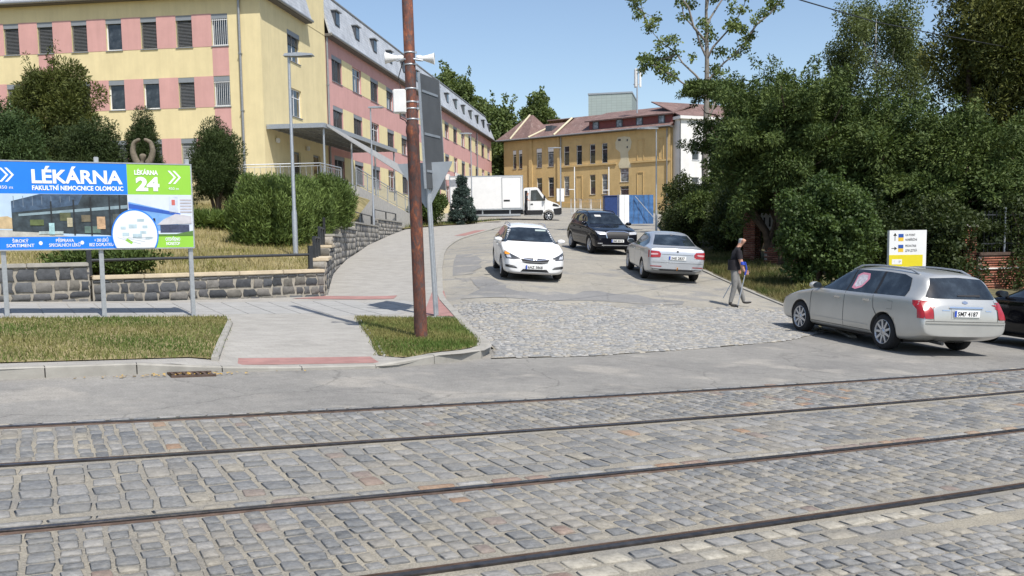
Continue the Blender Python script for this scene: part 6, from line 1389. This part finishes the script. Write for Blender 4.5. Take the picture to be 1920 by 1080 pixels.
fp('photo_blue_band', [(SPL, zb0 + .50), (-.2, zb0 + .36), (-.2, zb0 + .41), (SPL, zb0 + .59)], mat('print_blue_band', (.03, .10, .42), .6), 3)
for k in range(6): fp('photo_window', R4(SPL + .05 + k * .085, zb0 + .26 - k * .008, SPL + .095 + k * .085, zb0 + .36 - k * .008), K['ink'], 4)
fp('photo_entrance', R4(-.62, zb0 + .06, -.03, zb0 + .20), mat('print_entrance', (.05, .06, .11), .6, 0, .4, 15), 4)
fp('photo_entrance_roof', [(-.68, zb0 + .20), (.02, zb0 + .22), (.02, zb0 + .36), (-.3, zb0 + .40), (-.55, zb0 + .30)], mat('print_roof_pale', (.50, .49, .52), .6, 0, .15, 10), 5)
fp('photo_tower', R4(-.42, zb0 + .42, -.24, zt0 - .03), P('print_tower', (.50, .56, .66)), 3); fp('photo_tower_mark', R4(-.37, zb0 + .56, -.30, zb0 + .66), mat('print_red', (.55, .14, .12), .6), 4)
for k in range(5): fp('photo_ward', R4(-.2, zb0 + .42 + k * .055, .03, zb0 + .45 + k * .055), P('print_ward', (.42, .40, .42)), 3)
fp('photo_lawn', [(SPL, zb0), (.036, zb0), (.036, zb0 + .09), (-.3, zb0 + .03), (SPL, zb0 + .03)], P('print_lawn', (.10, .20, .05)), 5)
cx0, cz0, cr0 = -1.13, zb0 + .02, .44
def arc(r_): return [(cx0 + r_ * math.cos(a), cz0 + r_ * math.sin(a)) for a in np.linspace(math.asin((Z0 + .004 - cz0) / r_), math.pi - math.asin((Z0 + .004 - cz0) / r_), 30)]
fp('map_rim', arc(cr0 + .025), K['bblue'], 9); mp_ = fp('map_disc', arc(cr0), mat('print_map', (.70, .74, .77), .6, 0, .05, 5), 10)
for u0, z0, w_, h_ in ((-.12, .12, .16, .07), (.1, .02, .12, .05), (-.25, -.02, .13, .06), (-.05, -.06, .18, .08), (.15, .12, .1, .05), (-.28, .1, .1, .05), (.05, .24, .14, .05), (.2, -.08, .14, .04)): fp('map_block', R4(cx0 + u0, cz0 + z0, cx0 + u0 + w_, cz0 + z0 + h_), mat('print_map_block', (.42, .54, .60), .6, 0, .2, 9), 11, mp_)
fp('map_site', [(cx0 - .2, cz0 - .1), (cx0 - .08, cz0 - .17), (cx0 - .05, cz0 - .13), (cx0 - .16, cz0 - .06)], K['bgreen'], 11, mp_)
for k in range(4): fp('map_road', [(cx0 - .35 + k * .1, cz0 - .05), (cx0 + .1 + k * .09, cz0 - .17 + k * .04), (cx0 + .1 + k * .09, cz0 - .16 + k * .04), (cx0 - .35 + k * .1, cz0 - .04)], mat('print_map_line', (.5, .52, .56), .6), 11, mp_)
def btext(txt, u, z, size, width, bold=.0, lay=.027, m_=None):
    return text_mesh('lettering', txt, size, m_ or K['bwhite'], bd, Matrix(((1, 0, 0, u * USC), (0, 0, -1, -lay), (0, 1, 0, zt_(z)), (0, 0, 0, 1))), bold, 'LEFT', .001, 1.0, width * USC)
btext('LÉKÁRNA', -3.04, 2.47, .31, 1.70, .010); btext('FAKULTNÍ NEMOCNICE OLOMOUC', -3.03, 2.345, .105, 1.71, .0035)
btext('LÉKÁRNA', -1.09, 2.64, .11, .47, .004); btext('24', -1.06, 2.36, .31, .47, .016)
btext('450 m', -.42, 2.37, .07, .21); btext('450 m', -3.62, 2.36, .075, .25)
for u in (-.42, -.32): fp('chevron', [(u, 2.48), (u + .12, 2.60), (u, 2.72), (u + .045, 2.72), (u + .165, 2.60), (u + .045, 2.48)], K['bwhite'], 3)
for u in (-3.60, -3.5): fp('chevron', [(u, 2.48), (u + .12, 2.60), (u, 2.72), (u + .045, 2.72), (u + .165, 2.60), (u + .045, 2.48)], K['bwhite'], 3)
for a, b, u, wd in (('ŠIROKÝ', 'SORTIMENT', -3.55, .50), ('PŘÍPRAVA', 'SPECIÁLNÍCH LÉKŮ', -2.78, .58), ('+ 200 LÉKŮ', 'BEZ DOPLATKU', -2.03, .46)):
    btext(a, u + wd * .22, 1.435, .075, wd * .58, .001); btext(b, u, 1.355, .075, wd, .001)
for u in (-2.93, -2.16): fp('bullet', [(u + .035 * math.cos(a), 1.42 + .035 * math.sin(a)) for a in np.linspace(0, 6.28, 14)[:-1]], K['bwhite'], 3)
btext('OTEVŘENO', -.53, 1.435, .08, .30, .002); btext('NONSTOP', -.52, 1.355, .08, .28, .002)
# ================================================================== RUSTY POLE
K['rust'] = None
def rustmat():
    mt, n, b = newmat('rusty_pole'); v = vecof(n, 'Object'); mpn = nd(n, 'ShaderNodeMapping'); mpn.inputs['Scale'].default_value = (3.2, 3.2, 1.3); n.links.new(v, mpn.inputs[0])
    c = ramp(n, noise(n, mpn.outputs[0], 2.6, 8, .78), [(.36, (.03, .022, .022)), (.46, (.085, .035, .026)), (.55, (.15, .05, .028)), (.64, (.30, .10, .04))])
    c = mixc(n, c, (.06, .045, .045), ramp(n, noise(n, mpn.outputs[0], 5, 5, .7), [(.52, 0), (.58, .85)]))
    n.links.new(c, b.inputs['Base Color']); b.inputs['Roughness'].default_value = .8; bump(n, b, noise(n, v, 18, 6, .7), .5, .01); return mt
K['rust'] = rustmat()
PL = thing('rusty_pole', 'thick rusty steel tram pole on the grass corner', 'pole', (-1.43, 14.85, H(-1.43, 14.85) + .1)); PL.rotation_euler = (0, R_(-1.0), 0)
q = MB(); q.lathe([(.104, -.3), (.104, .35), (.098, .4), (.096, 3.15), (.107, 3.22), (.096, 3.30), (.085, 3.34), (.083, 9.5), (.0, 9.5)], 20); q.build('shaft', K['rust'], PL)
for z_ in (3.4, 3.56, 3.66, 3.86, 4.22, 4.40): q = MB(); q.lathe([(.084, z_ - .012), (.089, z_ - .012), (.089, z_ + .012), (.084, z_ + .012)], 18); q.box((.1, -.02, z_), (.03, .03, .03)); q.build('clamp_band', K['galv'], PL)
HS = thing('loudspeakers', 'pair of white horn loudspeakers strapped high on the rusty pole', 'loudspeaker', (-1.50, 14.85, 4.42 + H(-1.43, 14.85)))
for s_, a in ((1, .12), (-1, -.25)):
    fn = lambda r_, t_, h, s_=s_, a=a: (s_ * (.11 + h * .8), r_ * .8 * math.cos(t_) + a * h, r_ * .8 * math.sin(t_) - .02 * h)
    q = MB(); q.lathe([(.0, -.02), (.05, -.02), (.06, .06), (.045, .09), (.05, .14), (.075, .22), (.10, .30), (.115, .32), (.108, .325), (.07, .22), (.0, .15)], 18, fn); q.build('horn', K['whiteplastic'], HS)
    q = MB(); q.tube([(s_ * .06, -.1, -.03), (s_ * .2, -.06, -.05)], .015, 6); q.build('bracket', K['galv'], HS)
JB = thing('junction_box', 'white plastic junction box on the left of the rusty pole', 'box', (-1.67, 14.83, 3.74 + H(-1.43, 14.85)))
q = MB(); q.bevbox((0, 0, .03), (.20, .13, .36), .015); q.build('case', K['whiteplastic'], JB)
q = MB(); q.bevbox((0, -.07, .03), (.18, .02, .34), .008); q.build('lid', K['whiteplastic'], JB)
q = MB(); q.tube([(0, 0, -.15), (.0, 0, -.22), (.08, 0, -.26), (.12, 0, -.36)], .01, 6); q.build('cable', K['black'], JB); q = MB(); q.tube([(.02, 0, .2), (-.02, .1, .42), (.06, 0, .62)], .008, 6); q.build('cable', K['black'], JB)
# ================================================================== TRAFFIC SIGN POST seen from behind
TS = thing('traffic_sign', 'galvanised sign post with large grey sign backs beside the rusty pole', 'sign', (-1.49, 18.5, H(-1.49, 18.5) + .1)); TS.rotation_euler = (R_(0), R_(-2.2), 0)
q = MB(); q.tube([(0, 0, -.2), (0, 0, 4.55)], .035, 10); q.build('post', K['galv'], TS)
q = MB(); q.tube([(.03, .07, 0), (.03, .07, 2.5)], .03, 8); q.build('post', K['galv'], TS)
q = MB(); q.tube([(0, 0, 4.55), (0, 0, 4.62)], .04, 10); q.build('post_cap', K['plateblue'], TS)
K['signback'] = mat('grey_sign_back', (.10, .105, .11), .55, .3, .12, 3); K['signback2'] = mat('pale_sign_back', (.30, .33, .36), .5, .4, .1, 3)
mt = Matrix.Rotation(R_(73), 4, 'Z')
q = MB(); q.box((0, 0, 0), (1.0, .03, 2.15), 0, 0, Matrix.Translation((.13, .22, 3.55)) @ mt); sp_ = q.build('sign_panel', K['signback'], TS)
q = MB(); q.box((0, 0, 0), (.02, .045, 2.17), 0, 0, Matrix.Translation((.13, .22, 3.55)) @ mt @ Matrix.Translation((-.51, 0, 0))); q.box((0, 0, 0), (.02, .045, 2.17), 0, 0, Matrix.Translation((.13, .22, 3.55)) @ mt @ Matrix.Translation((.51, 0, 0))); q.build('sign_rim', K['galv'], sp_)
for z_ in (2.8, 3.5, 4.3): q = MB(); q.box((0, 0, 0), (.8, .03, .045), 0, 0, Matrix.Translation((.13, .18, z_)) @ mt); q.build('sign_rail', K['signback2'], sp_)
q = MB(); q.prism([(-.53, 2.98), (.53, 2.98), (.50, 2.90), (.04, 2.12), (-.04, 2.12), (-.50, 2.90)], .06, .085, lambda u, v, h: (u - .03, h, v)); q.build('yield_panel', K['signback2'], TS)
# ================================================================== LAMP POSTS
def lamp(label, x, y, z, h, arm=.9, ang=0):
    t = thing('street_lamp', label, 'street lamp', (x, y, z), ang, 'street lamps')
    q = MB(); q.tube([(0, 0, -.3), (0, 0, 1.25), (0, 0, 1.35), (0, 0, h)], [.07, .07, .05, .035], 10); q.build('post', K['galv'], t)
    q = MB(); q.prism([(-.12, -.01), (-.08, .05), (arm * .3, .075), (arm * .75, .04), (arm * .78, .0), (arm * .3, -.02)], -.13, .13, lambda u, v, w_: (u, w_, h + v)); q.build('lamp_head', K['galv'], t)
    q = MB(); q.b2((.1, -.1, h - .024), (arm * .7, .1, h - .016)); q.build('lens', K['greybox'], t); return t
lamp('tall grey street lamp on the lawn in front of the feathery shrubs', -5.78, 25.6, LH(-5.78, 25.6) - .1, 5.35, .85)
lamp('grey street lamp beside the ramp railing of the clinic', -7.2, 50.3, 2.2, 6.5, .9)
lamp('thin street lamp in front of the truck cargo box', -2.85, 71.2, H(-2.85, 71.2), 6.6, 1.1, R_(180))
lamp('street lamp with long head in front of the villa beside the blue panels', 8.85, 58, H(8.85, 58), 6.15, 1.5, R_(180))
L5 = lamp('far street lamp carrying a white sign in front of the villa', 5.05, 96, H(5.05, 96), 6.4, 1.6, R_(180))
q = MB(); q.bevbox((0, -.08, 1.75), (.75, .03, 1.3), .01); q.build('sign_plate', K['white'], L5)
q = MB(); q.b2((-.12, -.1, 1.6), (.12, -.096, 2.0)); q.build('sign_symbol', K['plateblue'], L5)
# ================================================================== RIGHT SIDE: wall, pillars, signs, site fence
K['brick'] = colmat('red_brick', .9, .18, 20, .5, 60, 'World', .2); BPAL = np.array([(.30, .115, .075), (.26, .095, .06), (.34, .14, .09), (.22, .085, .06), (.37, .18, .125)])
bricks = [fast_mesh('brick', [(x, y, z) for z in (-1, 1) for x, y in ((-1, -1), (1, -1), (1, 1), (-1, 1))], [(0, 3, 2, 1), (4, 5, 6, 7), (0, 1, 5, 4), (1, 2, 6, 5), (2, 3, 7, 6), (3, 0, 4, 7)], K['brick'], c) for c in BPAL]
def brick(par, x, y, z, a, l=.24, d=.115, h=.062):
    o = link('brick', bricks[random.randrange(5)], par); o.matrix_local = Matrix.Translation((x, y, z)) @ Matrix.Rotation(a, 4, 'Z') @ Matrix.Diagonal((l / 2, d / 2, h / 2, 1))
def pillar(label, x, y, h, a, nm='brick_pillar'):
    t = thing(nm, label, 'pillar', (x, y, RBH(x, y) - .15), a); q = MB(); q.b2((-.21, -.21, 0), (.21, .21, h)); q.build('core', K['mortar'], t); k = 0; z_ = .04
    while z_ < h - .03:
        for s_ in (-1, 1):
            o_ = (.06 if k % 2 else -.06)
            brick(t, -.115 + o_ * .5, s_ * .18, z_, 0, .235 + o_); brick(t, .12 + o_ * .5, s_ * .18, z_, 0, .225 - o_); brick(t, s_ * .18, 0, z_, math.pi / 2, .235)
        z_ += .074; k += 1
    q = MB(); q.bevbox((0, 0, h + .05), (.56, .56, .1), .02); q.build('cap', K['concrete'], t); return t
pillar('shaded red brick pillar behind the walking man', 9.05, 35.8, 1.95, R_(-40)); pillar('red brick pillar right of the white and yellow sign', 14.25, 29.9, 2.0, R_(20))
BW = thing('brick_wall', 'low red brick wall running to the right edge behind the black car', 'wall', (14.55, 29.75, RBH(14.5, 29.7) - .35), R_(20)); q = MB(); q.b2((0, -.09, 0), (4.5, .14, 1.32)); q.build('core', K['mortar'], BW)
z_ = .3; k = 0
while z_ < 1.3:
    for i in range(18): brick(BW, .13 + i * .25 + (.12 if k % 2 else 0), -.07, z_, 0)
    z_ += .075; k += 1
q = MB(); q.bevbox((2.25, .02, 1.39), (4.5, .36, .12), .03); q.build('coping', K['railrust'], BW); q = MB(); q.b2((0, -.16, .93), (4.5, -.12, .97)); q.build('white_ledge', K['whiter'], BW)
FN = thing('iron_fence', 'dark iron fence standing on the low brick wall at the right edge', 'fence', (14.55, 29.75, RBH(14.5, 29.7) + 1.0), R_(20))
q = MB(); q.b2((.2, 0, .35), (4.5, .03, .39)); q.b2((.2, 0, 1.25), (4.5, .03, 1.29)); q.build('rail', K['darksteel'], FN)
q = MB(); q.tube([(1.15, .02, 0), (1.15, .02, 1.5)], .035, 8); q.build('post', K['galv'], FN)
for k in range(26): q = MB(); q.tube([(.3 + k * .16, .015, .1), (.3 + k * .16, .015, 1.4)], .009, 5); q.build('bar', K['darksteel'], FN)
BW2 = thing('brick_wall', 'low broken brick wall in the shade behind the ivy shrub', 'wall', (9.35, 34.9, RBH(9.3, 34.9) - .2), math.atan2(-5.3, 4.9)); q = MB(); q.b2((0, -.1, 0), (6.6, .14, .72)); q.build('core', K['mortar'], BW2)
z_ = .1; k = 0
while z_ < .72:
    for i in range(26): brick(BW2, .13 + i * .25 + (.12 if k % 2 else 0), -.08, z_, 0)
    z_ += .075; k += 1
YS = thing('direction_sign', 'white and yellow direction sign with two small flags above the silver estate', 'sign', (11.0, 26.4, H(11, 26.4)), R_(-4))
K['syellow'] = mat('sign_yellow', (.72, .60, .02), .5, 0, .03, 3); K['sblue'] = mat('flag_blue', (.02, .08, .35), .5); K['sgold'] = mat('flag_gold', (.75, .48, .03), .5)
q = MB(); q.b2((-.5, 0, .95), (.5, .18, 2.12)); sb = q.build('sign_box', K['white'], YS)
for x_ in (-.42, .42): q = MB(); q.b2((x_ - .03, .06, -.2), (x_ + .03, .12, .95)); q.build('leg', K['galv'], YS)
def sq(a, b, m_, nm='print', l=1): q = MB(); q.b2((a[0], -.002 * l, a[1]), (b[0], -.0003, b[1])); return q.build(nm, m_, sb)
sq((-.499, .951), (.41, 1.44), K['syellow'], 'yellow_band')
for zz in (1.88, 1.58):
    sq((-.26, zz + .04), (-.12, zz + .14), K['sblue'], 'flag_blue'); sq((-.26, zz - .06), (-.12, zz + .04), K['sgold'], 'flag_gold')
sq((-.36, 1.83), (-.342, 2.02), K['ink'], 'arrow'); q = MB(); q.prism([(-.40, 1.97), (-.302, 1.97), (-.351, 2.05)], -.003, -.0004, lambda u, v, h: (u, h, v)); q.build('arrow', K['ink'], sb)
sq((-.44, 1.612), (-.34, 1.63), K['ink'], 'arrow'); q = MB(); q.prism([(-.36, 1.57), (-.36, 1.67), (-.29, 1.621)], -.003, -.0004, lambda u, v, h: (u, h, v)); q.build('arrow', K['ink'], sb)
def st(t_, u, z, w_, s=.085): return text_mesh('lettering', t_, s, K['ink'], sb, Matrix(((1, 0, 0, u), (0, 0, -1, -.003), (0, 1, 0, z), (0, 0, 0, 1))), .0, 'LEFT', .001, 1, w_)
st('UA POINT', -.07, 1.96, .26); st('NÁBŘEŽNÍ', -.07, 1.83, .31); st('PEDIATRIE', -.07, 1.66, .29); st('ДЛЯ ДІТЕЙ', -.07, 1.53, .31)
sq((-.42, 1.18), (-.15, 1.32), K['white'], 'white_field', 2); st('↑', -.38, 1.21, .03, .1); st('P', -.24, 1.21, .05, .1)
IB = thing('info_board', 'blue and white notice board half hidden in the shade behind the yews', 'sign', (9.95, 36.2, RBH(10, 36) + .3), R_(-12)); q = MB(); q.b2((-.5, 0, 1.5), (.5, .05, 1.95)); q.build('blue_panel', K['plateblue'], IB); q = MB(); q.b2((-.5, 0, .75), (.5, .05, 1.42)); wp_ = q.build('white_panel', K['white'], IB)
for k in range(4): q = MB(); q.b2((-.35 + k * .2, -.004, .9), (-.29 + k * .2, -.001, 1.25)); q.build('print', K['ink'], wp_)
for x_ in (-.46, .46): q = MB(); q.b2((x_ - .03, .052, -.4), (x_ + .03, .1, 1.95)); q.build('leg', K['darksteel'], IB)
# blue and white panels of the building site
SF = thing('site_hoarding', 'blue and white site hoarding panels right of the villa entrance', 'hoarding', (8.05, 66.5, H(8, 66.5)), R_(8))
for k in range(7):
    q = MB(); m_ = K['white'] if k < 2 else mat('blue_sheet', (.06, .15, .33), .45, .1, .4, 3)
    q.prism([(-.35 + k * .36, 0), (-.3 + k * .36, -.03), (-.14 + k * .36, -.03), (-.09 + k * .36, 0), (0 + k * .36, .0), (0 + k * .36, .02), (-.35 + k * .36, .02)], .1, 2.1, lambda u, v, h: (u - .2, v + (.02 if k > 1 else -.25 + .05 * k), h)); q.build('panel', m_, SF)
q = MB(); q.tube([(.6, -.15, 2.0), (2.2, -.5, .1)], .03, 6); q.build('brace', K['galv'], SF); q = MB(); q.tube([(-.6, -.1, 0), (-.6, -.1, 2.15)], .03, 6); q.tube([(2.2, .05, 0), (2.2, .05, 2.15)], .03, 6); q.build('post', K['galv'], SF)
K['navy'] = mat('navy_paint', (.02, .045, .15), .5); BC = thing('blue_container', 'dark blue metal container left of the white hoarding', 'container', (8.6, 81, H(8.6, 81)), 0); q = MB(); q.bevbox((0, 0, .95), (1.4, 1.6, 1.7), .04); q.build('body', K['navy'], BC); q = MB(); q.bevbox((0, 0, 1.85), (1.5, 1.7, .1), .03); q.build('lid', K['navy'], BC)
for i, (x, y) in enumerate([(6.0, 88), (6.9, 87.5), (7.8, 87)]):
    t = thing('site_barrier', ['leftmost', 'middle', 'rightmost'][i] + ' grey mesh barrier in front of the villa plinth', 'barrier', (x, y, H(x, y)), .05, 'barriers in front of the villa'); q = MB()
    q.tube([(-.42, 0, 0), (-.42, 0, 1.5), (.42, 0, 1.5), (.42, 0, 0)], .025, 6); q.tube([(-.42, 0, .2), (.42, 0, .2)], .025, 6); q.build('frame', K['galv'], t); q = MB()
    for k in range(7): q.tube([(-.36 + k * .12, 0, .2), (-.36 + k * .12, 0, 1.5)], .008, 4, 0, False)
    q.build('mesh', K['galv'], t)
for i, (x, y) in enumerate([(6.6, 98), (9.9, 96)]):
    t = thing('white_pole', ['left', 'right'][i] + ' thin white pole standing before the villa wall', 'pole', (x, y, H(x, y))); q = MB(); q.tube([(0, 0, -.1), (0, 0, 4.6)], .05, 8); q.build('shaft', K['white'], t); q = MB(); q.b2((-.6, -.03, 2.3), (.0, .03, 2.36)); q.build('crossbar', K['white'], t)
# ================================================================== SCULPTURE
SCU = thing('stone_sculpture', 'weathered stone sculpture of raised arms above the billboard', 'sculpture', (-11.65, 30.6, LH(-11.65, 30.6) - .1))
K['sculpt'] = mat('weathered_stone', (.17, .145, .11), .95, 0, .3, 12, .6, 30, .1)
nodes = [((0, 0, 0), .2), ((0, 0, 1.1), .17), ((0, 0, 1.65), .20), ((0, 0, 1.95), .22), ((-.24, 0, 2.2), .115), ((-.33, 0, 2.5), .095), ((-.27, 0, 2.78), .075), ((-.05, -.02, 2.88), .055), ((.24, 0, 2.2), .115), ((.33, 0, 2.5), .095), ((.27, 0, 2.78), .075), ((.05, -.02, 2.88), .055), ((0, 0, 2.2), .09), ((0, -.03, 2.44), .17)]
skin_mesh('figure', nodes, [(0, 1), (1, 2), (2, 3), (3, 4), (4, 5), (5, 6), (6, 7), (3, 8), (8, 9), (9, 10), (10, 11), (3, 12), (12, 13)], K['sculpt'], SCU)
q = MB(); q.bevbox((0, 0, .1), (.8, .7, .5), .04); q.build('plinth', K['concrete'], SCU)
# overhead wire top right
OW = tag(bpy.data.objects.new('overhead_wire', None), 'thin black overhead cable crossing the sky at the top right', 'cable'); COL.objects.link(OW)
q = MB(); pts = [Vector(p_) for p_ in ((-6, 8, 5.6), (0, 14.5, 6.4), (5.87, 22, 7.28), (7.19, 24, 7.50), (10.9, 29, 8.05), (14.77, 34, 8.73), (21.3, 41, 9.5))]
q.tube(pts[1:], .016, 6); q.build('cable', K['black'], OW)
